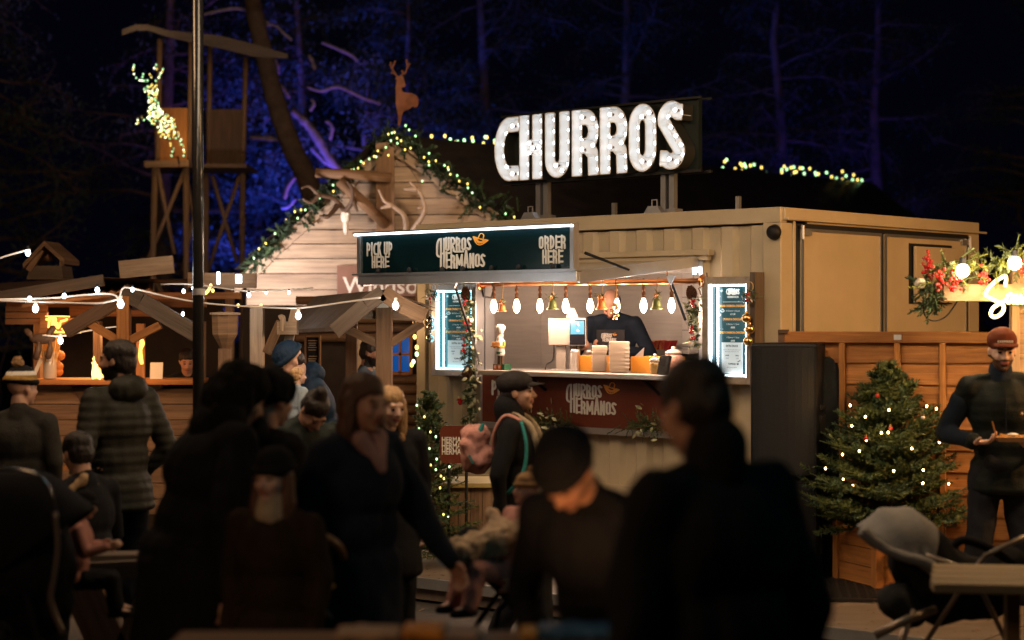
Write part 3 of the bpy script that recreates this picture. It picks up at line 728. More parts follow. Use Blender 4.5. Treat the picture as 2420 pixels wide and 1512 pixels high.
# ---------------------------------------------------------------- things in and on the kiosk
M_GLASSB = glow('filament_bulb', (1, .74, .5), 16)
M_FLOCK = mat('frosted_leaf', (.42, .44, .28), .6, 0, .3, 20)
M_TRAY = mat('cream_card', (.78, .64, .52), .75, 0, .06, 6)
def spline_(p): return globals()['spline'](p, 4)
M_WHITEM = mat('white_matt', (.75, .72, .68), .6, 0, .05)
def spray(b, c, R_, n, ln, wd, mi=0, dirn=None, spread=1.0, rnd=random):
    """little leaves or needles round a point"""
    c = Vector(c)
    for _ in range(n):
        d = Vector((rnd.gauss(0, 1), rnd.gauss(0, 1), rnd.gauss(0, 1))).normalized()
        if dirn is not None: d = (Vector(dirn) + d * spread).normalized()
        p = c + Vector((rnd.gauss(0, 1), rnd.gauss(0, 1), rnd.gauss(0, 1))) * R_ * .5
        s = d.orthogonal().normalized(); s = Quaternion(d, rnd.uniform(0, 6.28)) @ s
        l = ln * rnd.uniform(.6, 1.3); w_ = wd * rnd.uniform(.7, 1.3)
        b.add([p - s * w_ * .4, p + d * l * .5 - s * w_, p + d * l, p + d * l * .5 + s * w_, p + s * w_ * .4], [(0, 1, 2, 3, 4)], mi)
def brush(b, p0, p1, r, n, mi=0, wd=.0042, rnd=random):
    """a twig set with needles"""
    p0 = Vector(p0); p1 = Vector(p1); d = p1 - p0; L = d.length; d.normalize()
    x = d.orthogonal().normalized(); y = d.cross(x)
    for k in range(n):
        t = rnd.random(); a = rnd.uniform(0, 6.283); rr = r * (1.0 - .55 * t) * rnd.uniform(.7, 1.15)
        q = p0 + d * (L * t); o = (x * math.cos(a) + y * math.sin(a)) * rr * .8 + d * rr * .75
        s = o.cross(d).normalized() * wd
        b.add([q - s, q + o * .55 - s * .9, q + o, q + o * .55 + s * .9, q + s], [(0, 1, 2, 3, 4)], mi)
    b.tube([p0, p1], [wd * .9, wd * .5], 4, mi)
def cone_mesh(b, c, r, h, mi=0, axis=None):
    c = Vector(c); Q = axis or Matrix.Identity(3)
    b.ell(c, (r * .6, r * .6, h * .48), Q, 8, mi)
    for k in range(9):
        z = -h * .48 + h * .95 * k / 8; rr = r * math.sin(math.pi * (.18 + .72 * (k / 8))) ** .7
        for j in range(8):
            a = 2 * math.pi * (j + .5 * (k % 2)) / 8
            d = Vector((math.cos(a), math.sin(a), -.25)); s = Vector((-math.sin(a), math.cos(a), 0)) * r * .3
            p = Vector((0, 0, z)); q = p + d * rr
            b.add([c + Q @ v for v in (p, q - s - Vector((0, 0, .003)), q + Vector((0, 0, .012)), q + s - Vector((0, 0, .003)))], [(0, 1, 2), (0, 2, 3)], mi)

with frame(CM):
    YP = -.14
    zp = fp(1400, 668, YP).z
    xa, xb = fp(1140, 670, YP).x, fp(1664, 660, YP).x
    b = MB(); b.tube([(xa - .03, YP, zp), (xb, YP, zp)], .022, 14)
    b.lathe([(.05, 0), (.052, .006), (.03, .014)], (xb - .02, YP, zp), 16, Matrix.Rotation(R(90), 3, 'Y'))
    b.lathe([(.05, 0), (.052, .006), (.03, .014)], (xa - .02, YP, zp), 16, Matrix.Rotation(R(90), 3, 'Y'))
    for x in (xa + .35, (xa + xb) / 2, xb - .35): b.tube([(x, YP, zp), (x, YP, zh + .06)], .006, 6)
    pp = b.build('copper_pipe', M_COPPER, None, True); tag(pp, 'horizontal copper pipe under the open hatch, carrying the pendant bulbs and bells', 'pipe')
    # eight pendant bulbs
    us = [1167, 1221, 1276, 1337, 1395, 1457, 1521, 1587]
    pos_txt = ['leftmost, beside the left garland', 'second from left, right of the small orange bell', 'third from left, just left of the first green bell', 'fourth from left, above the machine',
               'fifth from left, beside the server\'s forehead', 'sixth from left, behind the cluster of brass bells', 'seventh from left, right of the server', 'rightmost, beside the right gas strut']
    proto = None
    for i, u in enumerate(us):
        a = fp(u, 700, YP)
        if proto is None:
            t = thing('pendant_bulb', '', 'light bulb', (a.x, YP, zp), 0, 'filament bulbs hanging from the copper pipe')
            b = MB(); b.lathe([(.010, 0), (.011, -.02), (.014, -.024), (.014, -.042), (.009, -.046), (.009, -.056), (.015, -.066), (.015, -.082), (.012, -.09), (.015, -.096), (.015, -.108)][::-1], (a.x, YP, zp - .02), 12); b.build('socket', M_BRONZE, t, True)
            b = MB(); b.tube([(a.x, YP + .024 * math.cos(k / 10 * 6.283), zp + .024 * math.sin(k / 10 * 6.283)) for k in range(11)], .004, 6); b.build('hook', M_BLACKPL, t)
            b = MB(); b.lathe([(.002, -.243), (.009, -.240), (.022, -.222), (.029, -.198), (.028, -.18), (.020, -.15), (.013, -.132), (.012, -.126)], (a.x, YP, zp), 14); b.build('glass_bulb', M_GLASSB, t, True)
            proto = t; x_ = a.x
        else:
            t = dup(proto); t.location = CM @ Vector((a.x, YP, zp)); t.rotation_euler = (0, 0, CA + i * .7)
        t['label'] = 'glowing pendant bulb on the pipe, ' + pos_txt[i]
        wl = CM @ Vector((a.x, YP, zp - .27))
        light('POINT', wl, 10.0, (1, .66, .46), None, .05, name='filament_lamp')
    # painted bells with sprigs
    M_BELLO = mat('orange_bell', (.68, .20, .06), .35, .3, .1); M_BELLG = mat('green_bell', (.16, .20, .07), .3, .4, .1)
    for u, c, s_ in ((1187, M_BELLO, 'small orange bell with a sprig, hanging over the nutcracker figure'), (1306, M_BELLG, 'green bell with a wide sprig, hanging left of the drinks machine'),
                     (1422, M_BELLO, 'orange bell hanging in front of the server\'s face'), (1552, M_BELLG, 'green bell hanging right of the server, between two bulbs')):
        a = fp(u, 725, YP - .03); sc = .8 if u == 1187 else 1.0; z0 = fp(u, 736 if u == 1187 else 731, YP - .03).z
        t = thing('bell', s_, 'bell', (a.x, YP - .03, z0), 0, 'painted bells hanging from the copper pipe')
        b = MB(); b.lathe([(.047, 0), (.050, .004), (.040, .012), (.033, .03), (.030, .06), (.024, .078), (.006, .088)], (a.x, YP - .03, z0), 16, Matrix.Scale(sc, 3)); b.build('bell_body', c, t, True)
        b = MB(); b.tube([(a.x, YP - .03, z0 + .085 * sc), (a.x + .004, YP - .026, zp + .026), (a.x, YP, zp + .03)], .004, 5); b.build('cord', M_CORD, t)
        b = MB(); c0 = (a.x, YP - .035, z0 + .10 * sc); spray(b, c0, .02, 26, .05 * sc, .005, 0); spray(b, c0, .02, 12, .035, .006, 1); [b.ell((c0[0] + random.uniform(-.02, .02), c0[1] - .02, c0[2] + random.uniform(-.015, .015)), .007, None, 6, 2) for _ in range(4)]
        b.build('sprig', [M_NEEDLE2, mat('straw', (.55, .36, .14), .7, 0, .2), M_BELLO], t)
    # brass bell clusters
    def bell_cluster(u, vt, v0, n, label, yl, size):
        a = fp(u, v0, yl); ztop = fp(u, vt, yl).z
        t = thing('bell_cluster', label, 'bells', (a.x, yl, a.z), 0)
        b = MB(); zz = fp(u, v0 + 0, yl).z
        for k in range(n):
            x = a.x + size * (1.0 * ((k % 2) * 2 - 1)) * (0 if k == n - 1 else .8); z = a.z - k * size * 1.5 - .0
            k_ = MB(); k_.lathe([(size, 0), (size * 1.0, .004), (size * .88, size * 1.3), (size * .5, size * 1.75), (.003, size * 1.9)], (x, yl - .01 * (k % 3), z - size * 2), 10); k_.build('bell', M_GOLD, t, True)
            b.tube([(x, yl - .01 * (k % 3), z), (a.x, yl, ztop)], .003, 4)
        b.build('cord', M_CORD, t)
    bell_cluster(1456, 672, 715, 5, 'cluster of small brass bells on jute cords in front of the server', YP - .06, .017)
    bell_cluster(985, 668, 725, 6, 'cluster of small brass bells hanging at the left end of the hatch', -HD * .55, .017)

    # ---- menu light boxes
    def menu(name_label, u0, v0, u1, v1, u2, v2, bare):
        yl = -.10
        c00, c10, c01 = fp(u0, v0, yl), fp(u1, v1, yl), fp(u2, v2, yl); x0, x1, z0, z1 = c00.x, c10.x, (c00.z + c10.z) / 2, c01.z
        W, Hh = x1 - x0, z1 - z0
        t = thing('menu_board', name_label, 'menu board', ((x0 + x1) / 2, yl, z0), 0)
        ft = .055
        b = MB()
        b.slab(x0, x0 + ft, yl - .035, -.03, z0, z1); b.slab(x1 - ft, x1, yl - .035, -.03, z0, z1); b.slab(x0 + ft, x1 - ft, yl - .035, -.03, z0, z0 + ft); b.slab(x0 + ft, x1 - ft, yl - .035, -.03, z1 - ft, z1)
        b.slab(x0 + .01, x1 - .01, yl + .025, yl + .04, z0 + .01, z1 - .01)
        b.build('frame', M_ALU if bare else mat('rough_frame', (.33, .28, .23), .6, .2, .3, 14), t, bevel=.004)
        X0, X1, Z0, Z1 = x0 + ft, x1 - ft, z0 + ft, z1 - ft
        b = MB(); b.slab(X0 + .002, X1 - .002, yl + .005, yl + .012, Z0 + .002, Z1 - .002); b.build('poster', mat('menu_teal', (.004, .030, .036), .25, 0, .15, 3, emit=(.01, .16, .19), es=.25), t)
        b = MB(); s = .012
        b.slab(X0 + .004, X0 + .02, yl - .02, yl - .006, Z0, Z1); b.slab(X1 - s - .004, X1 - .004, yl - .02, yl - .006, Z0, Z1); b.slab(X0 + .02, X1 - s - .004, yl - .02, yl - .006, Z1 - .016, Z1 - .004); b.slab(X0 + .02, X1 - s - .004, yl - .02, yl - .006, Z0 + .004, Z0 + .016)
        b.slab(X0 + .075, X0 + .083, yl - .02, yl - .006, Z0 + .02, Z1 - .02)
        b.build('led_strip', M_LEDT if bare else M_LEDW, t)
        w_ = X1 - X0; h_ = Z1 - Z0; cx = (X0 + X1) / 2 + .03; q_ = h_ / 1.50; qx = (w_ - .08) / .50; h_ = 1.5; Z0_ = Z0; Z0 = Z1 - 1.5
        def squash(m): m.v = [(cx + (x - cx) * qx, y, Z1 + (z - Z1) * q_) for x, y, z in m.v]; return m
        fm = lambda x, y, d: Vector((x, yl + .003 - d, y))
        M_TXTW = mat('print_white', (.8, .82, .8), .5, 0, 0, emit=(.8, .9, .9), es=.35); M_TXTO = mat('print_orange', (.85, .38, .05), .5, 0, 0, emit=(1, .45, .08), es=.4); M_TXTK = mat('print_dark', (.03, .04, .05), .5, 0, 0)
        b = MB()
        def put(s, x, y, size, mi=0, sx=.8, bold=.0):
            vs, fs = bfont(s, size, None, lambda a_, b_, d: fm(x + a_, y + b_, .0015), sx, 'CENTER', bold); b.add(vs, fs, mi)
        it = word('CHURROS', 0, 0, .42, 1, .05); Wt = it[-1][1] + it[-1][3]; sz = .115
        text_loops(b, it, lambda x, y, d: fm(cx - .11 + x * .22 / Wt, Z1 - .17 + y * .09, d), .0015, .1, 0)
        put('HERMANOS', cx, Z1 - .225, .045, 0, .8, .0015)
        b.slab(cx - .17, cx + .17, yl, yl + .004, Z1 - .292, Z1 - .287)
        y = Z1 - .37
        for hd, a1, a2 in (('SHARER CHURROS & CHOCOLATE', '10 Churros + 2 Sauces', '£11.50'), ('CHURROS & CHOCOLATE', '5 Churros + 1 Sauce', '£8.00'), ("CHILD'S CHURROS & CHOCOLATE", '4 Churros + 1 Sauce', '£4.00')):
            put(hd, cx, y, .046, 1, .62, .0022); put(a1, cx, y - .075, .034, 0, .75); put(a2, cx, y - .13, .038, 0, .8, .001); y -= .215
        pz1 = y + .07
        b2 = MB(); b2.slab(cx - .185, cx + .165, yl - .001, yl + .004, Z0 + .05, pz1)
        def flake(x, z, r):
            for k in range(3):
                a_ = math.pi * k / 3; dx, dz = math.cos(a_), math.sin(a_)
                b.bar((x - dx * r, yl + .002, z - dz * r), (x + dx * r, yl + .002, z + dz * r), r * .22, .002, (0, 1, 0))
            b.tube([(x + r * .62 * math.cos(k), yl + .001, z + r * .62 * math.sin(k)) for k in [2 * math.pi * j / 6 for j in range(7)]], r * .1, 4)
        for fx, fz in ((-.19, .11), (.20, .16), (-.215, .50), (.205, .74), (.215, 1.12 if h_ > 1.2 else .9), (-.24, .72)): flake(cx + fx, Z1 - fz, .022)
        for fx, fz in ((-.22, .2), (.18, .30), (-.14, .56), (-.17, .73), (.10, .28), (.21, .44), (-.16, 1.0), (.2, .95)): b.ell((cx + fx, yl + .002, Z1 - fz), (.006, .002, .006), None, 6)
        st = [arc(cx - .175, Z1 - .43, .03, .022, 180, 360, 8), arc(cx - .172, Z1 - .425, .013, .02, 0, 180, 8)]
        b.loops(outline(st, .005, 0, None, False), 0, .001, lambda x, z, d: fm(x, z, d), 0)
        squash(b).build('menu_print', [M_TXTW, M_TXTO], t)
        squash(b2).build('sauce_card', mat('card', (.62, .66, .66), .5, 0, .03, emit=(.6, .75, .8), es=.45), t)
        b = MB(); fm2 = fm
        def put2(s, x, y, size, sx=.8, bold=.0):
            vs, fs = bfont(s, size, None, lambda a_, b_, d: Vector((x + a_, yl - .003, y + b_)), sx, 'CENTER', bold); b.add(vs, fs, 0)
        put2('EXTRA SAUCE', cx - .01, pz1 - .07, .042, .75, .0015); put2('Chocolate, White Chocolate, Salted Caramel', cx - .01, pz1 - .125, .020, .8); put2('Blood Orange, Pumpkin Spice, Oreo', cx - .01, pz1 - .155, .020, .8)
        put2('LARGE', cx - .09, pz1 - .22, .028, .75, .001); put2('SMALL', cx + .08, pz1 - .22, .028, .75, .001); put2('£2.00', cx - .09, pz1 - .265, .028, .75); put2('£1.50', cx + .08, pz1 - .265, .028, .75)
        put2('TOPPINGS', cx - .01, pz1 - .36, .036, .75, .0015); put2('Flaked Almonds, Sprinkles', cx - .01, pz1 - .41, .020, .8)
        b.loops([[(cx + .07, pz1 - .335), (cx + .075, pz1 - .36), (cx + .1, pz1 - .36), (cx + .105, pz1 - .335)]], 0, .001, lambda x, z, d: Vector((x, yl - .003 - d, z)))
        b.bar((cx + .085, yl - .003, pz1 - .315), (cx + .13, yl - .003, pz1 - .29), .004, .01)
        squash(b).build('card_print', M_TXTK, t)
        light('AREA', CM @ Vector(((x0 + x1) / 2, yl - .3, z0 + Hh * .5)), 2.2, (.6, .85, 1), CM @ Vector(((x0 + x1) / 2, 0, z0 + Hh * .5)), .5, name='menu_glow_lamp') if False else None
        return x0, x1, z0, z1
    mL = menu('tall lit menu board in a bare metal frame, left of the serving hatch', 1025, 888, 1131, 889, 1025, 672, True)
    mR = menu('tall lit menu board in a rough wooden frame, right of the serving hatch', 1665, 905, 1784, 910, 1665, 655, False)
    # weathered upright at the right end of the right board
    b = MB(); b.slab(mR[1] - .01, mR[1] + .035, -.15, -.03, mR[2] - .02, mR[3] + .03, 0, 2); tag(b.build('wooden_upright', M_SHAKE), 'grey weathered timber upright fixed beside the right menu board', 'upright')

    # ---- garlands
    def garland(label, pts, yl, thick, seed, extra):
        rnd = random.Random(seed); t = thing('garland', label, 'garland', (pts[0][0], yl, pts[-1][1]), 0)
        g = MB(); fl_ = MB(); P_ = [Vector((x, yl, z)) for x, z in pts]
        n = len(P_) - 1
        for i in range(n):
            L = (P_[i + 1] - P_[i]).length
            for k in range(int(L / .0075)):
                c = P_[i].lerp(P_[i + 1], rnd.random()); a_ = rnd.uniform(0, 6.283)
                d = Vector((math.cos(a_), -abs(math.sin(a_)) * .8, rnd.uniform(-.9, .3))).normalized()
                c = c + Vector((rnd.gauss(0, thick * .3), -abs(rnd.gauss(0, .02)), 0))
                brush(g, c, c + d * thick * rnd.uniform(.6, 1.3), .028, 12, rnd.choice((0, 0, 1)), .0045, rnd)
                if k % 2 == 0: spray(fl_, c, thick * .7, 3, .055, .014, 0, None, 1, rnd)
        g.build('greenery', [M_NEEDLE2, M_NEEDLED], t); fl_.build('leaves', M_FLOCK, t)
        for kind, fx, fz, s_ in extra:
            b = MB()
            if kind == 'cone': cone_mesh(b, (fx, yl - .05, fz), s_, s_ * 2.2, 0, Matrix.Rotation(rnd.uniform(-.5, .5), 3, 'Y')); b.build('pine_cone', M_CONE, t)
            elif kind == 'berry':
                for _ in range(11): b.ell((fx + rnd.gauss(0, s_ * .5), yl - .06 - abs(rnd.gauss(0, .012)), fz + rnd.gauss(0, s_)), .011, None, 8)
                b.build('berries', M_RED, t, True)
            elif kind == 'ball': b.ell((fx, yl - .06, fz), s_, None, 16); b.build('bauble', mat('pink_white', (.75, .6, .5), .3, 0, .1), t, True)
        return t
    xg = lambda u, v: (lambda a: (a.x, a.z))(fp(u, v, -.14))
    garland('long bushy garland with cones and berries down the left edge of the serving hatch', [xg(1112, 690), xg(1108, 740), xg(1118, 790), xg(1110, 840), xg(1118, 890), xg(1108, 940), xg(1120, 975), xg(1106, 1000)], -.14, .075, 3,
            [('cone', *xg(1110, 693), .045), ('cone', *xg(1114, 878), .045), ('berry', *xg(1112, 710), .02), ('berry', *xg(1117, 772), .03), ('berry', *xg(1109, 822), .03), ('berry', *xg(1100, 948), .014)])
    garland('short garland with a pine cone and dark red berries right of the serving hatch', [xg(1645, 700), xg(1641, 735), xg(1645, 765), xg(1648, 790), xg(1644, 815)], -.14, .05, 5,
            [('cone', *xg(1643, 690), .042), ('berry', *xg(1649, 716), .018), ('berry', *xg(1647, 785), .03), ('ball', *xg(1642, 812), .02)])
    # two more sprays low on the brown panel
    for u, v, s_ in ((1290, 992, 'dark fir spray on the brown panel edge, right of the flat cap man'), (1535, 1000, 'wide fir spray with leaves on the brown panel edge, at its right end')):
        a = fp(u, v, -.16); rnd = random.Random(u); b = MB(); b.tube([(a.x - .22, -.12, a.z - .04), (a.x + .22, -.12, a.z - .04)], .008, 5, 2)
        for k in range(60):
            x = rnd.gauss(0, .13); c = Vector((a.x + x, -.13, a.z - .03)); d = Vector((x * 3.0 + rnd.gauss(0, .4), -rnd.random() * .5, rnd.gauss(.15, .5))).normalized()
            brush(b, c, c + d * rnd.uniform(.08, .16), .03, 13, rnd.choice((0, 1)), .0042, rnd)
        spray(b, (a.x, -.17, a.z - .02), .16, 26, .06, .013, 3, None, 1, rnd)
        tag(b.build('fir_spray', [M_NEEDLE2, M_NEEDLED, M_BARK, M_FLOCK], None), s_, 'fir spray', 'fir sprays on the brown panel')
    # hanging bauble strings by the boards
    def bauble_string(label, u, v0, balls, m, yl):
        a = fp(u, v0, yl); t = thing('bauble_string', label, 'ornament', (a.x, yl, fp(u, balls[-1][1], yl).z), 0)
        b = MB(); spray(b, (a.x, yl - .02, a.z - .03), .05, 60, .05, .005, 0); spray(b, (a.x, yl - .04, a.z - .03), .04, 12, .03, .008, 1); [b.ell((a.x + random.gauss(0, .02), yl - .05, a.z - .05 + random.gauss(0, .03)), .009, None, 6, 2) for _ in range(7)]
        b.build('sprig', [M_NEEDLED, M_WHITEM, M_RED], t)
        b = MB(); b.tube([(a.x + .03 * math.cos(k / 12 * 6.283), yl, a.z + .04 + .035 * math.sin(k / 12 * 6.283)) for k in range(13)], .004, 5); b.tube([(a.x, yl, a.z)] + [tuple(fp(bu, bv, yl)) for bu, bv in balls], .003, 4); b.build('cord', M_CORD, t)
        for bu, bv in balls:
            c = fp(bu, bv, yl); b = MB(); b.ell(c, .036, None, 18); b.lathe([(.010, 0), (.010, .02)], (c.x, c.y, c.z + .033), 8); b.build('bauble', m, t, True)
    bauble_string('string of silver baubles and a sprig hanging left of the left menu board', 1026, 690, [(1018, 757), (1018, 773), (1016, 800)], M_SILVER, -.20)
    bauble_string('string of three gold baubles hanging over the right menu board', 1772, 690, [(1764, 752), (1772, 778), (1768, 806)], M_GOLD, -.20)
    # cables near the right board
    a = fp(1668, 660, -.06); b = MB(); b.tube([(a.x, -.05, a.z + .05), (a.x + .02, -.06, a.z - .03), (a.x - .06, -.07, a.z - .07), (a.x - .02, -.07, a.z - .17)], .006, 6); tag(b.build('cable', mat('brown_cable', (.12, .05, .03), .5)), 'thin brown cable looping by the top left corner of the right menu board', 'cable')
    a = fp(1138, 690, -.05); b = MB(); b.tube([(a.x, -.05, a.z + .06), (a.x + .04, -.07, a.z - .04), (a.x + .14, -.08, a.z - .05), (a.x + .18, -.09, a.z + .02)], .009, 6); tag(b.build('cable', M_BLACKPL), 'dark cable drooping to the left end of the copper pipe', 'cable')

    # ---- drinks machine
    ym = .06
    a = fp(1341, 860, ym); MW = Matrix.Translation((a.x, a.y, 0)) @ rotz(R(36))
    with frame(MW):
        M_MACH = mat('machine_steel', (.40, .35, .31), .5, .5, .1, 6, .05, 60)
        k = 1 / 302.0; x0, xs, x1 = -48 * k, 4 * k, 47 * k
        zb, zt = fp(1340, 816, ym).z, fp(1340, 752, ym).z
        t = thing('dispensing_machine', 'steel chocolate dispensing machine with a blue lit touch screen, on the counter', 'machine', (0, .1, zc), 0)
        b = MB(); b.slab(x0, x1 - .006, .0, .24, zb, zt); b.build('housing', M_MACH, t, bevel=.008)
        b = MB(); b.slab(xs, x1, -.03, .0, zb - .005, zt + .003); fc = b.build('front_plate', M_MACH, t, bevel=.006)
        b = MB(); b.slab(xs + .008, x1 - .006, -.036, -.031, zb + .004, zt - .012); b.build('black_glass', mat('black_glass', (.01, .01, .014), .08, 0, 0), fc)
        zs0, zs1 = fp(1367, 790, ym).z, fp(1367, 758, ym).z; xc = (xs + x1) / 2
        b = MB(); b.slab(xc - .056, xc + .056, -.040, -.037, zs0, zs1); b.build('screen', mat('screen_blue', (.01, .02, .03), .3, 0, 0, emit=(.16, .70, .95), es=1.0), fc)
        b = MB()
        for zz in (zs0 + (zs1 - zs0) * .27, zs0 + (zs1 - zs0) * .73): b.lathe([(.012, 0), (.012, .002)], (xc + .006, -.041, zz), 16, Matrix.Rotation(R(90), 3, 'X'), 0); b.lathe([(.008, .002), (.008, .004)], (xc + .006, -.041, zz), 16, Matrix.Rotation(R(90), 3, 'X'), 1)
        b.build('screen_button', [M_RED, M_WHITEM], fc)
        b = MB(); b.slab(x0 + .06, x0 + .14, .06, .14, zc, zb); b.build('column', M_MACH, t, bevel=.004); b = MB(); b.slab(x0 + .02, x1 - .02, -.0, .2, zc, zc + .012); b.build('drip_tray', M_STEEL, t)
        for dx in (.185, .215, .25): b = MB(); b.tube([(x0 + dx, .05, zb), (x0 + dx, .05, zc + .01)], .011, 10); b.build('pipe', M_STEEL, t, True)
        b = MB(); b.tube(spline_([(x0 + .04, .1, zb), (x0 + .03, .1, zb - .12), (x0 - .02, .08, zc + .05), (x0 - .03, .06, zc + .01)]), .006, 6); b.build('hose', M_BLACKPL, t, True)
        b = MB(); b.prism([(-.02, zt + .004), (.085, zt + .004), (.05, zt + .085), (.012, zt + .085)], .02, lambda x, z, d: Vector((x, .1 - d, z))); b.build('card_holder', mat('grey_plastic', (.4, .37, .36), .35, 0, .1), t)

    # ---- nutcracker figure
    yl = -.16; a = fp(1183, 866, yl); H_ = fp(1183, 768, yl).z - zc
    t = thing('nutcracker_figure', 'wooden nutcracker chef holding a tray, on a number block at the left of the counter', 'figurine', (a.x, yl, zc), 0)
    k = H_ / .38
    def o3(x, y, z): return (a.x + x * k, yl + y * k, zc + z * k)
    b = MB(); b.slab(a.x - .055 * k, a.x + .075 * k, yl - .035 * k, yl + .05 * k, zc, zc + .05 * k, 0); b.build('base', mat('dark_green', (.02, .10, .05), .4), t)
    b = MB()
    for i, ch in enumerate('40'):
        xx = a.x + (-.048 + i * .048) * k
        b.slab(xx, xx + .036 * k, yl - .038 * k, yl - .035 * k, zc + .008 * k, zc + .044 * k, 1)
        text_loops(b, [(ch, 0, 0, .6, 1)], lambda x, y, d: Vector((xx + (.010 + x * .026) * k, yl - .0385 * k - d, zc + (.013 + y * .026) * k)), .001, .12, 0)
    b.build('number_plates', [M_WHITEM, mat('orange_red', (.75, .14, .03), .5)], t)
    b = MB()
    for sx in (-1, 1): b.tube([o3(sx * .02, 0, .05), o3(sx * .018, 0, .13)], .013 * k, 10)
    b.build('leg', M_DARKW, t)
    b = MB(); b.lathe([(.035 * k, .12 * k), (.036 * k, .145 * k), (.031 * k, .19 * k), (.036 * k, .25 * k), (.02 * k, .265 * k)], (a.x, yl, zc), 14); b.build('body', M_WHITEM, t, True)
    b = MB(); b.lathe([(.034 * k, .135 * k), (.035 * k, .155 * k)], (a.x, yl - .002, zc), 14); b.build('belt', mat('dark_green', (.02, .10, .05), .4), t)
    b = MB(); b.ell(o3(0, 0, .285), (.026 * k, .026 * k, .03 * k)); b.build('head', mat('painted_face', (.7, .42, .28), .4), t, True)
    b = MB(); b.ell(o3(0, -.014, .265), (.025 * k, .018 * k, .03 * k)); b.build('beard', M_WHITEM, t, True)
    b = MB(); b.lathe([(.026 * k, .305 * k), (.028 * k, .33 * k), (.04 * k, .345 * k), (.038 * k, .37 * k), (.02 * k, .385 * k)], (a.x, yl, zc), 14); b.build('chef_hat', M_WHITEM, t, True)
    b = MB()
    for sx in (-1, 1): b.tube([o3(sx * .04, 0, .24), o3(sx * .045, -.005, .2), o3(sx * .03, -.045, .195)], .012 * k, 8)
    b.build('arm', M_ORANGE, t)
    b = MB(); b.slab(*[v for p_ in zip(o3(-.05, -.07, .195), o3(.045, -.03, .202)) for v in p_]); [b.tube([o3(-.045 + .016 * i, -.05, .2), o3(-.045 + .016 * i, -.05, .235)], .006 * k, 6) for i in range(6)]; b.build('tray', mat('golden', (.6, .3, .08), .4), t)

    # ---- stacks of paper boxes
    for u0, u1, vt, label, yl in ((1397, 1436, 817, 'shorter stack of cream paper trays, left of the taller stack', -.02), (1437, 1489, 807, 'taller stack of cream paper trays, right of the shorter one', -.08)):
        a = fp((u0 + u1) / 2, 872, yl); zt = fp((u0 + u1) / 2, vt, yl).z; W = (u1 - u0) / 302.0 * .92
        with frame(Matrix.Translation((a.x, a.y, 0)) @ rotz(R(40 if u0 < 1400 else 36))):
            t = thing('tray_stack', label, 'paper trays', (0, 0, zc), 0, 'stacks of paper trays on the counter')
            n = 30; rnd = random.Random(u0); b = MB()
            b.slab(-W * .36, W * .36, -.04, .10, zc, zc + .014)
            for i in range(n):
                z = zc + .014 + (zt - zc - .014) * i / n; w0 = W / 2 * (1 + rnd.uniform(-.03, .02)) * (.92 + .08 * min(1, i / 5)); dx = rnd.uniform(-.003, .003); h = (zt - zc) / n
                b.slab(dx - w0, dx + w0, -.06 + rnd.uniform(-.004, .004), .11, z, z + h * .55)
                b.slab(-W / 2 + .007, W / 2 - .007, -.052, .105, z + h * .55, z + h)
            b.build('trays', M_TRAY, t)
            if u0 > 1400:
                b = MB()
                for i in range(6): z = zc + .04 + .03 * i; b.slab(W / 2 - .03, W / 2 + .006, -.068, -.05, z, z + .012)
                b.build('tray_flaps', M_PAPER, t)
    # ---- orange trays behind
    for u0, u1, s_ in ((1364, 1402, 'left'), (1490, 1578, 'right')):
        yl = .02; a = fp(u0, 870, yl); c = fp(u1, 870, yl); zt = zc + .13
        b = MB(); M_OT = M_ORT if 'M_ORT' in globals() else mat('orange_tray', (.72, .30, .04), .4, 0, .08); M_ORT = M_OT
        b.slab(a.x, c.x, yl, yl + .012, zc, zt); b.slab(a.x, c.x, yl + .22, yl + .232, zc, zt); b.slab(a.x, a.x + .012, yl + .012, yl + .22, zc, zt); b.slab(c.x - .012, c.x, yl + .012, yl + .22, zc, zt); b.slab(a.x, c.x, yl, yl + .232, zc, zc + .008)
        tag(b.build('orange_box', M_OT, None, bevel=.006), 'open orange box on the counter, ' + s_ + ' of the paper tray stacks', 'box')
    # steel shakers, red packets, cards, jars, terminal
    M_GL = mat('clear_glass', (.9, .9, .9), .04, 0, 0, trans=.9)
    for u, s_ in ((1360, 'steel shaker with a lid, beside the machine stand'), (1391, 'steel shaker with a lid, behind the shorter stack of paper trays')):
        a = fp(u, 870, .16 if u > 1380 else .02); b = MB(); y_ = .26 if u > 1380 else .0
        x_ = fp(u, 850, y_).x; zt = fp(u, 826, y_).z
        b.lathe([(.032, zc), (.034, zc + .01), (.034, zt - .03), (.037, zt - .028), (.037, zt - .004), (.030, zt)], (x_, y_, 0), 14); tag(b.build('shaker', M_STEEL, None, True), s_, 'shaker', 'steel shakers')
    zt = fp(1550, 805, 1.3).z; a = fp(1536, 830, 1.3); c = fp(1584, 830, 1.3); zbk = fp(1550, 826, 1.3).z
    b = MB(); b.slab(a.x - .25, c.x + .3, 1.18, YB - .04, zbk - .03, zbk); tag(b.build('shelf', M_STEEL), 'steel ledge along the back wall of the kiosk, right of the server', 'shelf')
    rnd = random.Random(4); t = thing('red_packets', 'row of bright red and orange bags on the ledge behind the server', 'bags', ((a.x + c.x) / 2, 1.3, zbk), 0)
    for i in range(9):
        x = a.x + (c.x - a.x) * i / 9; b = MB(); h = (zt - zbk) * rnd.uniform(.85, 1.1); b.prism([(x, zbk), (x + .05, zbk), (x + .062 + rnd.uniform(-.01, .02), zbk + h), (x + .005, zbk + h * .95)], .10, lambda xx, z, d: Vector((xx, 1.34 - d, z))); b.build('bag', M_RED if i % 3 else M_ORANGE, t)
    # jars
    a = fp(1548, 872, -.16); zt = fp(1551, 836, -.16).z; h = zt - zc
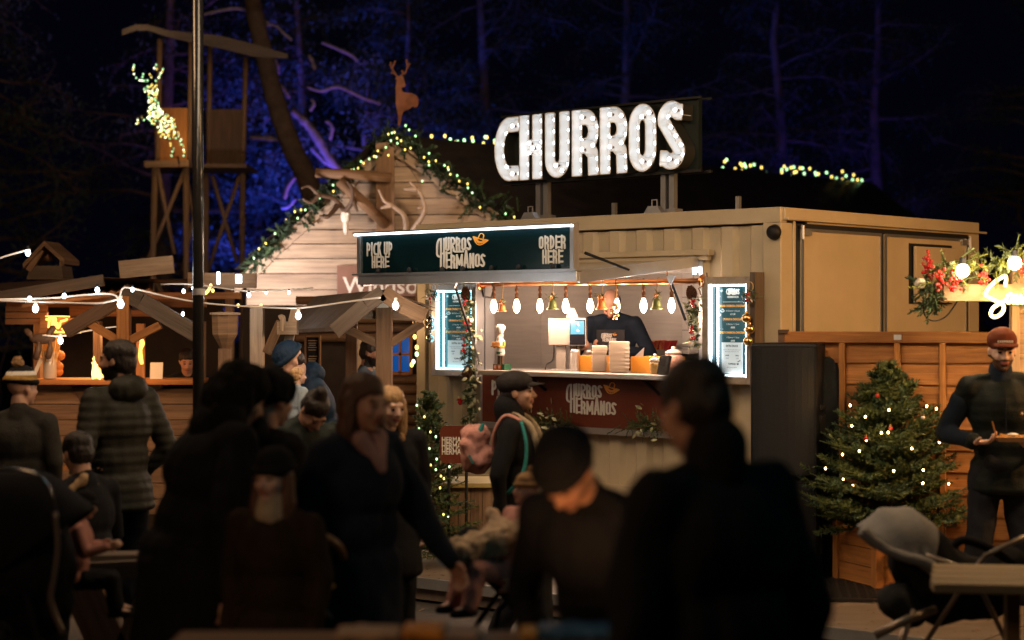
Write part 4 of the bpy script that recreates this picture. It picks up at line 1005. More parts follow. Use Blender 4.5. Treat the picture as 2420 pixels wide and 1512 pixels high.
    t = thing('sugar_jar', 'small fluted glass jar of yellow sugar with a lid, beside the card terminal', 'jar', (a.x, -.16, zc), 0)
    b = MB(); b.lathe([(.030, 0), (.036, .02), (.042, .07), (.046, h * .58)], (a.x, -.16, zc), 16); b.build('glass_body', mat('amber_glass', (.75, .45, .15), .2, 0, .2, 30), t, True)
    b = MB(); b.lathe([(.046, h * .58), (.044, h * .72), (.02, h * .82), (.008, h * .86), (.016, h * .93), (.004, h)], (a.x, -.16, zc), 16); b.build('lid', mat('glass_lid', (.72, .66, .6), .1, .2, .05), t, True)
    a = fp(1592, 872, .05); zt = fp(1592, 818, .05).z; h = zt - zc
    t = thing('candy_jar', 'large round glass jar with pink sweets at the right end of the counter', 'jar', (a.x, .05, zc), 0)
    b = MB(); b.lathe([(.06, 0), (.075, .03), (.085, h * .35), (.075, h * .62), (.06, h * .72)], (a.x, .05, zc), 18); b.build('glass_body', mat('pink_sweets', (.68, .38, .30), .15, 0, .35, 60), t, True)
    b = MB(); b.lathe([(.068, h * .72), (.066, h * .80), (.03, h * .88), (.01, h * .9), (.022, h * .95), (.004, h)], (a.x, .05, zc), 18); b.build('lid', mat('glass_lid', (.72, .66, .6), .1, .2, .05), t, True)
    a = fp(1570, 880, -.2); b = MB(); Mx = Matrix.Rotation(R(-18), 3, 'X')
    b.box((a.x, -.2, zc + .075), (.095, .03, .15), Mx, 0); b.box((a.x, -.222, zc + .10), (.075, .004, .06), Mx, 1)
    tag(b.build('card_terminal', [M_BLACKPL, mat('dark_screen', (.03, .03, .035), .15)], None, bevel=.004), 'black card payment terminal leaning at the right end of the counter', 'card terminal')
    a = fp(1512, 838, .1); b = MB(); b.prism([(a.x - .08, zc + .11), (a.x - .075, zc + .12), (a.x + .03, zc + .20), (a.x + .02, zc + .12)], .006, lambda x, z, d: Vector((x, .12 - d, z))); tag(b.build('tongs', M_ALU), 'shiny tongs sticking out of the right orange box', 'tongs')
# ---------------------------------------------------------------- fence, tree in planter, speaker, stall at the right
# fence running right in front of the container's short side
fA = P(1856, 783, 12.15); fB = P(2330, 777, 11.75)
t = thing('wooden_fence', 'orange-brown lap panel fence behind the lit fir tree, in front of the container doors', 'fence', (fA.x, fA.y, 0))
d = (Vector((fB.x, fB.y, 0)) - Vector((fA.x, fA.y, 0))); L = d.length; d.normalize(); nrm = Vector((d.y, -d.x, 0)); ztop = fA.z
FM = Matrix.Translation((fA.x, fA.y, 0)) @ rotz(math.atan2(d.y, d.x))
with frame(FM):
    L2 = L + .9
    def lap(x0, x1):
        rnd = random.Random(int(x0 * 10)); b = MB(); z = .17
        while z < ztop - .10:
            h = .165; n = 10; zz = [z + .012 * noise.noise(Vector((k * .5 + x0, z * 9, 0))) for k in range(n + 1)]
            vs = []
            for k in range(n + 1):
                x = x0 + (x1 - x0) * k / n
                vs += [(x, -.018, zz[k]), (x, .0, zz[k] + h + .02), (x, .006, zz[k] + h + .02), (x, -.006, zz[k])]
            fs = []; uvs = []; o_ = rnd.uniform(0, 40)
            for k in range(n):
                for a_, b_ in ((0, 1), (1, 2), (2, 3), (3, 0)):
                    f_ = (k * 4 + a_, k * 4 + 4 + a_, k * 4 + 4 + b_, k * 4 + b_); fs.append(f_); uvs.append([(vs[i][0] + o_, vs[i][2] + o_) for i in f_])
            b.add(vs, fs, 0, uvs); z += .145
        return b
    xx = [0]
    for uu in (1990, 2124, 2233): 
        xx.append((Vector((P(uu, 800, 12.0).x, P(uu, 800, 12.0).y, 0)) - Vector((fA.x, fA.y, 0))).dot(d))
    lap(.0, L2).build('lap_boards', M_FENCE, t)
    b = MB(); b.slab(xx[1] - .42, L2, -.045, .02, ztop - .075, ztop + .0, 0, 0); b.build('rail', M_FENCE, t, bevel=.004); b = MB(); b.slab(-.0, L2, -.035, .02, .17, .24, 0, 0); b.build('rail', M_FENCE, t, bevel=.004)
    b = MB(); b.slab(.0, xx[1] - .43, -.05, .02, ztop - .08, ztop - .012, 0, 0); b.slab(.02, xx[1] - .43, -.06, .03, ztop - .012, ztop + .012, 0, 0); b.build('rail', M_DARKW, t)
    for x in xx[1:] + [L2 - .5]:
        b = MB(); b.slab(x - .02, x + .02, -.043, -.015, .24, ztop - .076, 0, 2); b.build('batten', M_FENCE, t, bevel=.004)
    a = P(2134, 792, 11.9); b = MB(); b.slab(xx[2] - .02, xx[2] + .03, -.052, -.046, ztop - .055, ztop - .02); b.build('label', mat('white_sticker', (.7, .7, .75), .3), t)
# planter
pc = P(2110, 1300, 12.0); PZ = .17
PM = Matrix.Translation((pc.x - .09, 11.75, 0)) @ rotz(R(22))
with frame(PM):
    t = thing('tree_planter', 'square orange-brown wooden planter box under the lit fir tree', 'planter', (0, 0, PZ))
    W = .23
    for sx, sy in ((-1, -1), (1, -1), (1, 1), (-1, 1)): b = MB(); b.slab(sx * W - .03, sx * W + .03, sy * W - .03, sy * W + .03, PZ, PZ + .40, 0, 2); b.build('corner_post', M_FENCE, t, bevel=.005)
    b = MB()
    for k in range(3):
        z = PZ + .02 + k * .12
        b.slab(-W + .03, W - .03, -W - .012, -W + .012, z, z + .115, 0, 0); b.slab(-W + .03, W - .03, W - .012, W + .012, z, z + .115, 0, 0)
        b.slab(-W - .012, -W + .012, -W + .03, W - .03, z, z + .115, 0, 1); b.slab(W - .012, W + .012, -W + .03, W - .03, z, z + .115, 0, 1)
    b.slab(-W, W, -W, W, PZ + .01, PZ + .32)
    b.build('side_boards', M_FENCE, t)
def fir(label, base, H, Rmax, seed, lights, dens=1.0, mats=None, clear=.15, nd=.045):
    rnd = random.Random(seed); base = Vector(base)
    t = thing('fir_tree', label, 'fir tree', base)
    b = MB(); b.tube([base, base + Vector((.01, .01, H * .5)), base + Vector((0, 0, H * .97))], [.035, .022, .006], 8); b.build('trunk', M_BARK, t, True)
    nb = MB(); z = clear * H; pts = []
    while z < H * .98:
        f_ = 1 - (z - clear * H) / (H * (1 - clear)); Rr = Rmax * (f_ ** .95) * .98 + .035
        n = max(4, int((5 + 6 * f_) * dens))
        a0 = rnd.uniform(0, 6.28)
        for k in range(n):
            a = a0 + 2 * math.pi * (k + rnd.uniform(-.3, .3)) / n; Lb = Rr * rnd.uniform(.62, 1.18)
            up = .95 * (1 - f_) + rnd.uniform(-.15, .28) - .02 * f_
            dd = Vector((math.cos(a), math.sin(a), up)).normalized(); p = base + Vector((0, 0, z + rnd.uniform(-.03, .03)))
            m = max(3, int(Lb / .055)); q = p.copy(); side = Vector((-math.sin(a), math.cos(a), 0))
            for j in range(m):
                s_ = (j + 1) / m; q2 = q + dd * (Lb / m); dd = (dd + Vector((0, 0, .05 * s_ + rnd.uniform(-.04, .04)))).normalized()
                brush(nb, q, q2, nd, int(9 * dens), rnd.choice((0, 0, 1)), .0042, rnd)
                if s_ > .25:
                    for sd in (-1, 1):
                        if rnd.random() < .85:
                            Lt = (.09 + .14 * (1 - abs(s_ - .55))) * min(1, Rr / .35) * rnd.uniform(.6, 1.1)
                            e = (dd * .8 + side * sd * .8 + Vector((0, 0, rnd.uniform(-.15, .25)))).normalized()
                            brush(nb, q2, q2 + e * Lt, nd * .85, int(14 * dens), rnd.choice((0, 0, 1)), .0042, rnd)
                            pts.append(q2 + e * Lt)
                q = q2
            pts.append(q)
        z += (.075 + .05 * f_) * H / 1.5
    brush(nb, base + Vector((0, 0, H * .9)), base + Vector((0, 0, H)), .03, 22, 0, .0042, rnd)
    nb.build('foliage', mats or [M_NEEDLE, M_NEEDLED], t, fix=False)
    return t, pts
tb = Vector((PM @ Vector((0, 0, 0))).to_tuple()); tb.z = PZ + .38
tr1, pts1 = fir('bushy green fir tree with warm fairy lights in the wooden planter before the fence', tb, HC - (868 - VH) / F * tb.y - tb.z, .54, 11, 0, 1.6, None, .02, .055)
def fairy(label, name, where, pts, mats, r, group=None, cord=None, extra_mb=None):
    t = thing(name, label, 'fairy lights', where, 0, group)
    if cord: b = MB(); b.tube(cord, .004, 4); b.build('cord', M_BLACKPL, t)
    b = MB(); b.ell((0, 0, 0), (r, r, r * 1.35), None, 8)
    protos = []
    for m in mats:
        me = bpy.data.meshes.new('bulb'); me.from_pydata(b.v, [], b.f); me.materials.append(m)
        for p_ in me.polygons: p_.use_smooth = True
        protos.append(me)
    inv = rootM(t).inverted()
    for k, p in enumerate(pts[:100]):
        o = bpy.data.objects.new('bulb', protos[k % len(mats)]); COL.objects.link(o); o.parent = t; o.location = inv @ (CTX @ Vector(p))
    if len(pts) > 100:
        for mi, m in enumerate(mats):
            b = MB(); [b.ell(p, (r, r, r * 1.3), None, 6) for k, p in enumerate(pts[100:]) if k % len(mats) == mi]; o = b.build('more_bulbs', m, t, True, fix=False); o['kind'] = 'stuff'
    return t
# bulbs where the photograph has them, on the front of the crown
lp = [(2009, 958), (2045, 985), (2101, 969), (2013, 1006), (2047, 1040), (2099, 1022), (2031, 1066), (2190, 960), (2213, 966), (2155, 1060), (2083, 1023), (2182, 1111), (2112, 1113), (2016, 1148), (2181, 1142), (2242, 1143), (2220, 1045), (1951, 1107), (1991, 1074), (1993, 1132)]
random.seed(5)
fairy('small warm lights scattered over the fir tree in the wooden planter', 'fairy_lights', tb, [P(u, v, tb.y - .52 + abs(u - 2100) * .0022 + random.uniform(0, .05)) for u, v in lp], [M_FAIRYW], .0068, None)
for u, v in lp[::5]: light('POINT', P(u, v, tb.y - .55), .25, (1, .6, .25), None, .03, name='tree_light')
for u, v, m, s_, rr in ((2181, 987, mat('white_bauble', (.7, .62, .58), .35), 'white bauble on the upper right of the lit fir tree', .014), (2046, 1036, M_RED, 'small red bauble left of the middle of the lit fir tree', .013), (2105, 1012, M_RED, 'red bauble high on the front of the lit fir tree', .013), (2222, 1040, M_RED, 'red bauble on the right edge of the lit fir tree', .014), (2073, 935, M_RED, 'red bauble near the top of the lit fir tree', .013)):
    c = P(u, v, tb.y - .50 + abs(u - 2100) * .002); t = thing('bauble', s_, 'bauble', c, 0, 'baubles on the fir tree'); b = MB(); b.ell(c, rr, None, 16); b.build('ball', m, t, True); b = MB(); b.lathe([(.008, rr - .002), (.008, rr + .012)], c, 8); b.build('cap', M_GOLD, t)
# speaker: a top box on a bass box
sc_ = P(1870, 1100, 11.9)
with frame(Matrix.Translation((sc_.x + .02, 12.05, 0)) @ rotz(R(-24))):
    z0 = .17; zt = P(0, 811, 11.85).z; zm = P(0, 1135, 11.8).z
    def box_sp(name, label, w, d, z0, z1, group):
        t = thing(name, label, 'loudspeaker', (0, 0, z0), 0, group)
        b = MB(); b.prism([(-w / 2, -d * .42), (w / 2, -d * .42), (w / 2 - .03, d / 2), (-w / 2 + .03, d / 2)], z1 - z0, lambda x, y, q: Vector((x, y, z0 + q))); b.build('cabinet', M_BLACKPL, t, bevel=.02)
        n = 10; vs = []
        for k in range(n + 1):
            a = R(-52 + 104 * k / n); x = math.sin(a) / math.sin(R(52)) * (w / 2 - .02); y = -d * .42 - (math.cos(a) - math.cos(R(52))) * .16
            vs += [(x, y, z0 + .03), (x, y, z1 - .03)]
        vs += [(w / 2 - .02, -d * .41, z0 + .03), (w / 2 - .02, -d * .41, z1 - .03), (-w / 2 + .02, -d * .41, z0 + .03), (-w / 2 + .02, -d * .41, z1 - .03)]
        b = MB(); b.add(vs, [(2 * k, 2 * k + 2, 2 * k + 3, 2 * k + 1) for k in range(n)] + [tuple([2 * k for k in range(n + 1)][::-1]), tuple(2 * k + 1 for k in range(n + 1))]); b.build('grille', mat('speaker_grille', (.010, .010, .012), .5, 0, .3, 120, .4, 300, spec=.3), t)
        b = MB(); b.slab(w / 2 - .012, w / 2 + .006, -.10, .04, (z0 + z1) / 2 - .16, (z0 + z1) / 2 - .03); b.slab(w / 2 - .012, w / 2 + .006, -.10, .04, (z0 + z1) / 2 + .0, (z0 + z1) / 2 + .04); b.build('handle', M_BLACKRUB, t, bevel=.01)
    box_sp('loudspeaker', 'tall black loudspeaker with a curved grille, on top of the bass box by the fence', .46, .46, zm + .004, zt, 'stacked loudspeakers')
    box_sp('bass_speaker', 'black bass box on the deck, under the tall loudspeaker', .46, .48, z0, zm, 'stacked loudspeakers')
# dark cloth bag behind the speaker
c = P(1968, 900, 12.1)
b = MB(); prof = [(.02, P(0, 842, 12.1).z), (.06, P(0, 850, 12.1).z), (.10, P(0, 880, 12.1).z), (.13, P(0, 960, 12.1).z), (.15, P(0, 1010, 12.1).z), (.15, .6), (.14, .17)][::-1]
b.lathe(prof, (c.x - .04, 12.05, 0), 14, Matrix.Diagonal((1, .35, 1)).to_3x3()); tag(b.build('draped_cloth', mat('dark_cloth', (.012, .015, .02), .9, 0, .3, 12, .8, 14), None, True), 'dark cloth hanging behind the loudspeaker, against the fence', 'cloth')

# ---- sausage stall, cut by the right edge
SY = 11.45
M_STALLW = wood('stall_pine', (.62, .42, .26), .6)
sa = P(2392, 700, SY)
t = thing('food_stall', 'pale pine food stall at the right edge, with a fir garland over its beam', 'stall', (sa.x + .9, SY + .8, 0))
b = MB(); zt_ = P(0, 640, SY).z
b.slab(sa.x, sa.x + .05, SY, SY + .07, 0, P(0, 600, SY).z, 0, 2); b.build('post', M_STALLW, t, bevel=.004)
b = MB(); za, zb_ = P(0, 712, SY).z, P(0, 672, SY).z
b.slab(P(2225, 0, SY).x, sa.x + 1.6, SY - .06, SY + .02, za, zb_, 0, 0); b.build('beam', M_STALLW, t, bevel=.004)
b = MB(); z = .0; k = 0
while z < P(0, 640, SY).z:
    if not (P(0, 1105, SY).z - .03 < z < P(0, 1010, SY).z): b.slab(sa.x + .05, sa.x + 2.0, SY + .02, SY + .05, z, z + .128, 0, 0)
    z += .13
b.build('wall_boards', M_STALLW, t, bevel=.003)
b = MB(); b.slab(sa.x + .0, sa.x + 1.8, SY - .1, SY + .25, P(0, 1110, SY).z - .03, P(0, 1100, SY).z - .01, 0, 0); b.build('counter', M_STALLW, t)
for i, (u, m) in enumerate(((2410, mat('green_bottle', (.02, .22, .07), .2)), (2418, mat('dark_bottle', (.04, .015, .01), .2)))):
    p = P(u, 1095, SY - .02); b = MB(); b.lathe([(.018, 0), (.019, .01), (.019, .07), (.010, .085), (.010, .10)], p, 12); tag(b.build('bottle', m, None, True), ('green' if i == 0 else 'dark brown') + ' sauce bottle on the ledge of the pine stall, at the right edge', 'bottle')
# neon lettering
M_NEONY = glow('neon_yellow', (1, .78, .30), 6)
zz = lambda u, v: P(3400 * .6302 + u / 1663 * 440 * .6302, 900 * .6302 + v / 1512 * 400 * .6302, SY - .13)
np_ = thing('neon_sign', 'warm glowing handwritten neon word under the garland of the pine stall', 'neon sign', zz(1300, 1100))
b = MB(); b.tube(spline([zz(*q) for q in ((1395, 660), (1410, 560), (1395, 510), (1330, 540), (1240, 600), (1150, 700), (1125, 780), (1200, 830), (1300, 880), (1370, 930), (1370, 1000), (1310, 1070), (1230, 1090), (1190, 1040), (1230, 960), (1320, 900), (1400, 850))]), .011, 8)
b.build('tube_letter', M_NEONY, np_, True)
for ch in (((1490, 760), (1430, 790), (1415, 860), (1450, 890), (1500, 840), (1510, 770), (1495, 860), (1530, 900)), ((1530, 900), (1555, 760), (1545, 860), (1580, 890), (1620, 780), (1620, 880), (1650, 890)), ((1650, 890), (1700, 790), (1740, 780), (1680, 880), (1740, 900), (1780, 800))):
    b = MB(); b.tube(spline([zz(*q) for q in ch]), .010, 8); b.build('tube_letter', M_NEONY, np_, True)
light('POINT', zz(1330, 800) + Vector((0, -.25, 0)), 3, (1, .62, .18), None, .12, name='neon_lamp')
# garland over the beam
def garland_line(label, pts, thick, seed, mats, dens=110, berries=(), cat='garland', nlen=.13, nd=.05, rad=None, wd=.005):
    rnd = random.Random(seed); g = MB(); n = len(pts) - 1; t = thing('garland', label, cat, pts[0])
    for i in range(n):
        A, B_ = Vector(pts[i]), Vector(pts[i + 1])
        for k in range(max(1, int((B_ - A).length * dens))):
            c = A.lerp(B_, rnd.random()) + Vector((rnd.gauss(0, 1), rnd.gauss(0, 1), rnd.gauss(0, 1))) * thick * .35
            d_ = Vector((rnd.gauss(0, 1), rnd.gauss(0, .8) - .5, rnd.gauss(-.1, 1))).normalized()
            brush(g, c, c + d_ * nlen * rnd.uniform(.5, 1.1), nd, 14, rnd.randrange(len(mats)), wd, rnd)
    g.build('greenery', mats, t, fix=False)
    for c in berries:
        b = MB(); [b.ell(Vector(c) + Vector((rnd.gauss(0, .016), rnd.gauss(0, .01), rnd.gauss(0, .035))), .011, None, 6) for _ in range(22)]; b.build('berries', M_RED, t, True)
    return t
GL = [P(2200, 655, SY - .1), P(2230, 640, SY - .1), P(2262, 632, SY - .1), P(2300, 640, SY - .1), P(2350, 620, SY - .1), P(2395, 610, SY - .1), P(2450, 600, SY - .1)]
M_NEEDLEL = mat('light_fir', (.20, .22, .05), .5, 0, .35, 20)
garland_line('thick fir garland with red berries over the neon word on the pine stall', GL, .10, 21, [M_NEEDLE2, M_NEEDLEL], 150, [P(2222, 662, SY - .2), P(2258, 668, SY - .2), P(2326, 652, SY - .2), P(2415, 640, SY - .2)])
gs = garland_line('dark fir spray with white bauble and red sprig hanging before the container door', [P(2176, 650, SY), P(2190, 670, SY), P(2205, 700, SY), P(2192, 725, SY), P(2205, 690, SY)], .07, 22, [M_NEEDLED], 170, [P(2192, 625, SY - .05), P(2194, 640, SY - .05)])
c = P(2175, 670, SY - .1); b = MB(); b.ell(c, .036, None, 16); b.build('bauble', mat('pearl', (.6, .52, .42), .4), gs, True)
b = MB(); b.tube(spline([P(2180, 715, SY), P(2186, 745, SY), P(2205, 758, SY), (P(2235, 748, SY)), P(2262, 712, SY), P(2270, 690, SY)]), .005, 6); tag(b.build('cable', M_BLACKPL), 'thin dark cable drooping below the fir spray in front of the container door', 'cable')
for i, (u, v, s_) in enumerate(((2275, 640, 'left of two in the garland of the pine stall'), (2398, 622, 'right of two in the garland of the pine stall'))):
    c = P(u, v, SY - .24); t = thing('globe_bulb', 'round bulb, ' + s_, 'light bulb', c, 0, 'big bulbs in the garland')
    b = MB(); b.ell(c, .042, None, 16); b.build('glass_globe', M_BULBW, t, True); b = MB(); b.lathe([(.02, .04), (.02, .08), (.015, .085)], c, 10); b.build('socket', M_BLACKPL, t)
    light('POINT', c + Vector((0, -.18, -.02)), 12, (1, .74, .42), None, .06, name='globe_lamp')
# ---------------------------------------------------------------- tavern gable behind
GY = 20.0
def G(u, v, dy=0): return P(u, v, GY + dy)
tv = thing('tavern_cabin', 'tall pale boarded gable of a log tavern with a brown name board', 'cabin', G(800, 1100))
apex = G(925, 328); lE = G(578, 648); rE = G(1300, 597)
rnd = random.Random(2)
zt_ = apex.z; zb_ = G(0, 722).z; z = zb_; bd = MB(); k = 0
def xl(z):
    t = (apex.z - z) / (apex.z - lE.z); return max(G(592, 0).x if z > G(0, 680).z else G(584, 0).x, apex.x + (lE.x - apex.x) * t)
def xr(z):
    t = (apex.z - z) / (apex.z - rE.z); return min(G(1300, 0).x, apex.x + (rE.x - apex.x) * t)
while z < apex.z - .05:
    h = rnd.uniform(.15, .185); z2 = min(z + h, apex.z - .02)
    cuts = [0] + ([rnd.uniform(.35, .7)] if rnd.random() < .6 else []) + [1]
    for a_, b_ in zip(cuts[:-1], cuts[1:]):
        xa0, xb0 = xl(z), xr(z); xa1, xb1 = xl(z2 - .012), xr(z2 - .012)
        A0 = xa0 + (xb0 - xa0) * a_; B0 = xa0 + (xb0 - xa0) * b_ - .006; A1 = xa1 + (xb1 - xa1) * a_; B1 = xa1 + (xb1 - xa1) * b_ - .006
        y0 = GY - .02 + rnd.uniform(-.012, .012); o_ = rnd.uniform(0, 60)
        n = 8; vs = []
        for i in range(n + 1):
            t = i / n; w0 = .008 * noise.noise(Vector((t * 3 + k, 1, 0))); w1 = .008 * noise.noise(Vector((t * 3 + k, 7, 0)))
            xa_ = A0 + (B0 - A0) * t; xb_ = A1 + (B1 - A1) * t
            vs += [(xa_, y0 - .018, z + w0), (xb_, y0, z2 - .012 + w1), (xb_, y0 + .03, z2 - .012 + w1), (xa_, y0 + .03, z + w0)]
        fs, uvs = [], []
        for i in range(n):
            for p_, q_ in ((0, 1), (1, 2), (2, 3), (3, 0)):
                f_ = (i * 4 + p_, i * 4 + 4 + p_, i * 4 + 4 + q_, i * 4 + q_); fs.append(f_); uvs.append([(vs[j][0] + o_, vs[j][2] + o_) for j in f_])
        fs += [(0, 1, 2, 3), (n * 4, n * 4 + 3, n * 4 + 2, n * 4 + 1)]; uvs += [[(o_, vs[j][2]) for j in f_] for f_ in fs[-2:]]
        bd.add(vs, fs, 0, uvs)
    z = z2; k += 1
bd.build('wall_boards', M_LARCH, tv)
b = MB(); b.add([(xl(zb_) + .05, GY + .03, zb_), (xr(zb_) - .05, GY + .03, zb_), (xr(rE.z) - .1, GY + .03, rE.z), (apex.x, GY + .03, apex.z - .1), (lE.x + .1, GY + .03, lE.z)], [(0, 1, 2, 3, 4)]); b.build('wall_backing', M_DARKW, tv)
for e, nm in ((lE, 0), (rE, 1)):
    b = MB(); d_ = (e - apex).normalized(); n = 24; L = (e - apex).length + .15; vs = []; 
    for i in range(n + 1):
        p = apex + Vector((0, -.09, .02)) + d_ * (L * i / n); w_ = .14 + .03 * noise.noise(Vector((i * .6, nm * 5, 0)))
        up_ = Vector((0, 0, 1)); vs += [p, p - up_ * w_ * 1.25, p - up_ * w_ * 1.25 + Vector((0, .05, 0)), p + Vector((0, .05, 0))]
    fs = [(i * 4 + a_, i * 4 + 4 + a_, i * 4 + 4 + c_, i * 4 + c_) for i in range(n) for a_, c_ in ((0, 1), (1, 2), (2, 3), (3, 0))]
    b.add(vs, fs, 0, [[(vs[j][0] * 1.3, vs[j][1]) for j in f_] for f_ in fs]); b.build('barge_board', M_LARCH, tv)
# roof running back to the right
rB = P(2060, 432, 28.5); sl = (rE - apex) * 1.5; sr = (lE - apex) * 1.0
M_CANV = mat('dark_roof_cover', (.030, .026, .024), .33, 0, .3, 2.5, .9, 2.2, stretch=(1, 1, 3))
b = MB(); n = 26; vs = []
A0 = apex + Vector((-.1, -.12, .05))
for i in range(n + 1):
    for j in range(7):
        p = A0.lerp(rB, i / n) + sl * (j / 6) + Vector((0, 0, .05 * noise.noise(Vector((i * .7, j * .9, 3))) - .04 * math.sin(j / 6 * 3.1))); vs.append(p)
b.add(vs, [(i * 7 + j, i * 7 + j + 1, i * 7 + 8 + j, i * 7 + 7 + j) for i in range(n) for j in range(6)]); rf = b.build('roof', M_CANV, tv, True)
b = MB(); b.add([A0, A0 + sr, rB + sr, rB], [(0, 1, 2, 3)]); b.build('roof', M_CANV, tv)
b = MB(); b.add([rE + Vector((0, .05, -.1)), rE + Vector((0, .05, -3.2)), rE + (rB - apex) + Vector((0, 0, -3.2)), rE + (rB - apex) + Vector((0, 0, -.1))], [(0, 1, 2, 3)]); b.build('side_wall', M_DARKW, tv)
b = MB(); b.slab(G(600, 0).x, G(1290, 0).x, GY + .3, GY + .34, 0, zb_ + .05); b.build('lower_wall', M_DARKW, tv)
# name board
x0, x1 = G(799, 0).x, G(1030, 0).x; z0, z1 = G(0, 722).z + .02, G(0, 628).z
b = MB(); b.slab(x0, x1, GY - .12, GY - .07, z0, z1); nb_ = b.build('name_board', mat('brown_board', (.20, .095, .065), .6, 0, .15, 4), tv)
O = G(811, 693, -.125); X = G(990, 687, -.125); b = MB()
vs, fs = bfont('Windsor Tavern', 1, None, lambda x, y, d: Vector((O.x + x * .262, GY - .125, O.z + y * .262)), 1.0, 'LEFT', .012); b.add(vs, fs); b.build('lettering', mat('white_letters', (.75, .68, .62), .5, 0, .02), nb_)
# timbers
b = MB(); b.tube([G(745, 408, -.4), G(840, 413, -.35), G(925, 420, -.3)], [.055, .06, .055], 10); b.build('beam', M_BEAM, tv, True)
b = MB(); b.tube([G(801, 427, -.4), G(860, 480, -.35), G(912, 532, -.2)], [.06, .065, .06], 10); b.build('strut', M_BEAM, tv, True)
b = MB(); b.bar(G(910, 338, -.18), G(912, 560, -.18), .20, .08, (0, 1, 0)); b.build('king_post', M_BEAM, tv)
# antlers
def antler_set(label, skull, branches, m, skm=True):
    t = thing('antlers', label, 'antlers', skull)
    if skm: b = MB(); b.ell(skull, (.055, .04, .09)); b.ell(skull - Vector((0, 0, .11)), (.03, .03, .10)); b.ell(skull + Vector((.03, -.03, .02)), .018); b.build('skull', M_PAPER, t, True)
    for br in branches:
        pts = spline([G(u, v, dy) for u, v, dy in br], 6); n = len(pts); b = MB(); b.tube(pts, [.028 * (1 - .75 * i / (n - 1)) + .004 for i in range(n)], 8); b.build('antler', m, t, True)
M_ANTD = mat('dark_antler', (.10, .06, .04), .6, 0, .2, 20); M_ANTL = mat('pale_antler', (.50, .38, .30), .6, 0, .2, 20)
antler_set('dark curved antlers on a pale skull, mounted on the left of the tavern gable', G(817, 510, -.3),
           [((815, 500, -.3), (790, 470, -.4), (755, 460, -.5), (730, 440, -.55), (712, 445, -.6)), ((755, 460, -.5), (735, 478, -.55), (715, 470, -.6)), ((815, 500, -.3), (830, 480, -.45), (833, 450, -.5), (820, 428, -.5)), ((800, 483, -.35), (775, 512, -.5), (755, 510, -.5)), ((833, 470, -.45), (845, 500, -.5))], M_ANTD)
antler_set('pale antlers right of the post on the tavern gable', G(965, 548, -.3),
           [((960, 545, -.3), (955, 510, -.45), (925, 485, -.5), (908, 475, -.5), (895, 448, -.5)), ((925, 485, -.5), (900, 492, -.5)), ((975, 545, -.3), (1003, 500, -.45), (995, 460, -.5), (968, 430, -.5)), ((985, 447, -.5), (955, 447, -.5)), ((1004, 490, -.45), (988, 492, -.5))], M_ANTL, False)
# stag silhouette on the ridge
t = thing('stag_silhouette', 'flat rust-brown stag silhouette standing on the peak of the tavern gable', 'silhouette', G(942, 300))
zz = lambda x, y: G((1280 + x * .5291) * .6302, y * .5291 * .6302, .1)
body = [(400, 545), (425, 535), (440, 545), (455, 600), (452, 617), (430, 622), (428, 640), (440, 655), (500, 662), (535, 680), (550, 705), (545, 745), (530, 765), (505, 755), (480, 775), (440, 790), (428, 830), (418, 890), (402, 890), (404, 840), (398, 790), (386, 740), (388, 680), (386, 620), (392, 570), (382, 552)]
b = MB(); b.prism([(x, y) for x, y in body], .02, lambda x, y, d: zz(x, y) + Vector((0, -d, 0))); b.build('body', mat('rusty_steel', (.20, .075, .035), .8, .2, .3, 12), t)
for br in (((400, 545), (375, 520), (352, 515)), ((390, 530), (355, 480), (350, 440)), ((360, 495), (372, 455), (385, 430)), ((352, 470), (345, 450)), ((420, 538), (455, 515), (470, 470), (462, 420)), ((468, 480), (485, 450)), ((440, 525), (430, 500))):
    b = MB(); b.tube([zz(x, y) + Vector((0, -.01, 0)) for x, y in br], .011, 5); b.build('antler', mat('rusty_steel', (.20, .075, .035), .8, .2, .3, 12), t)
# garlands on the slopes + lights
M_GABG = mat('deep_green', (.022, .042, .024), .6, 0, .4, 14)
garland_line('fir garland along the left slope of the tavern gable', [G(930, 318, -.15), G(865, 372, -.15), G(790, 440, -.15), G(715, 510, -.15), G(640, 580, -.15), G(582, 635, -.15)], .10, 31, [M_NEEDLED, M_GABG], 75, wd=.010, nlen=.16, nd=.06)
garland_line('fir garland along the right slope of the tavern gable', [G(930, 318, -.15), G(990, 355, -.15), G(1060, 412, -.15), G(1130, 470, -.15), G(1190, 508, -.15), G(1230, 535, -.15)], .13, 32, [M_NEEDLED, M_GABG], 90, wd=.010, nlen=.18, nd=.07)
g1 = [(470, 405), (490, 402), (525, 390), (550, 337), (570, 350), (615, 316), (655, 295), (672, 298), (685, 250), (750, 222), (770, 115), (800, 105), (820, 100), (790, 168), (840, 147), (843, 188), (873, 168), (910, 45), (905, 240), (938, 80), (950, 228), (990, 130), (1060, 303), (1100, 270), (1097, 338), (1100, 365), (1155, 330), (1225, 368), (1253, 385), (1257, 403), (1272, 440), (1328, 450), (1412, 518), (1415, 550), (1345, 495), (1450, 590), (1513, 708), (1720, 760), (1790, 787), (322, 527), (325, 577), (212, 632), (62, 728), (97, 728), (12, 742), (35, 795), (770, 286), (1045, 495)]
fairy('fairy lights wound along both slopes of the tavern gable', 'fairy_lights', apex, [G((1100 + x * .4628) * .6302, (450 + y * .4628) * .6302, -.32) for x, y in g1] + [G(u, v, -.3) for u, v in ((612, 588), (650, 552), (676, 520), (600, 610), (628, 575))], [M_FAIRYA, M_FAIRYB], .0095)
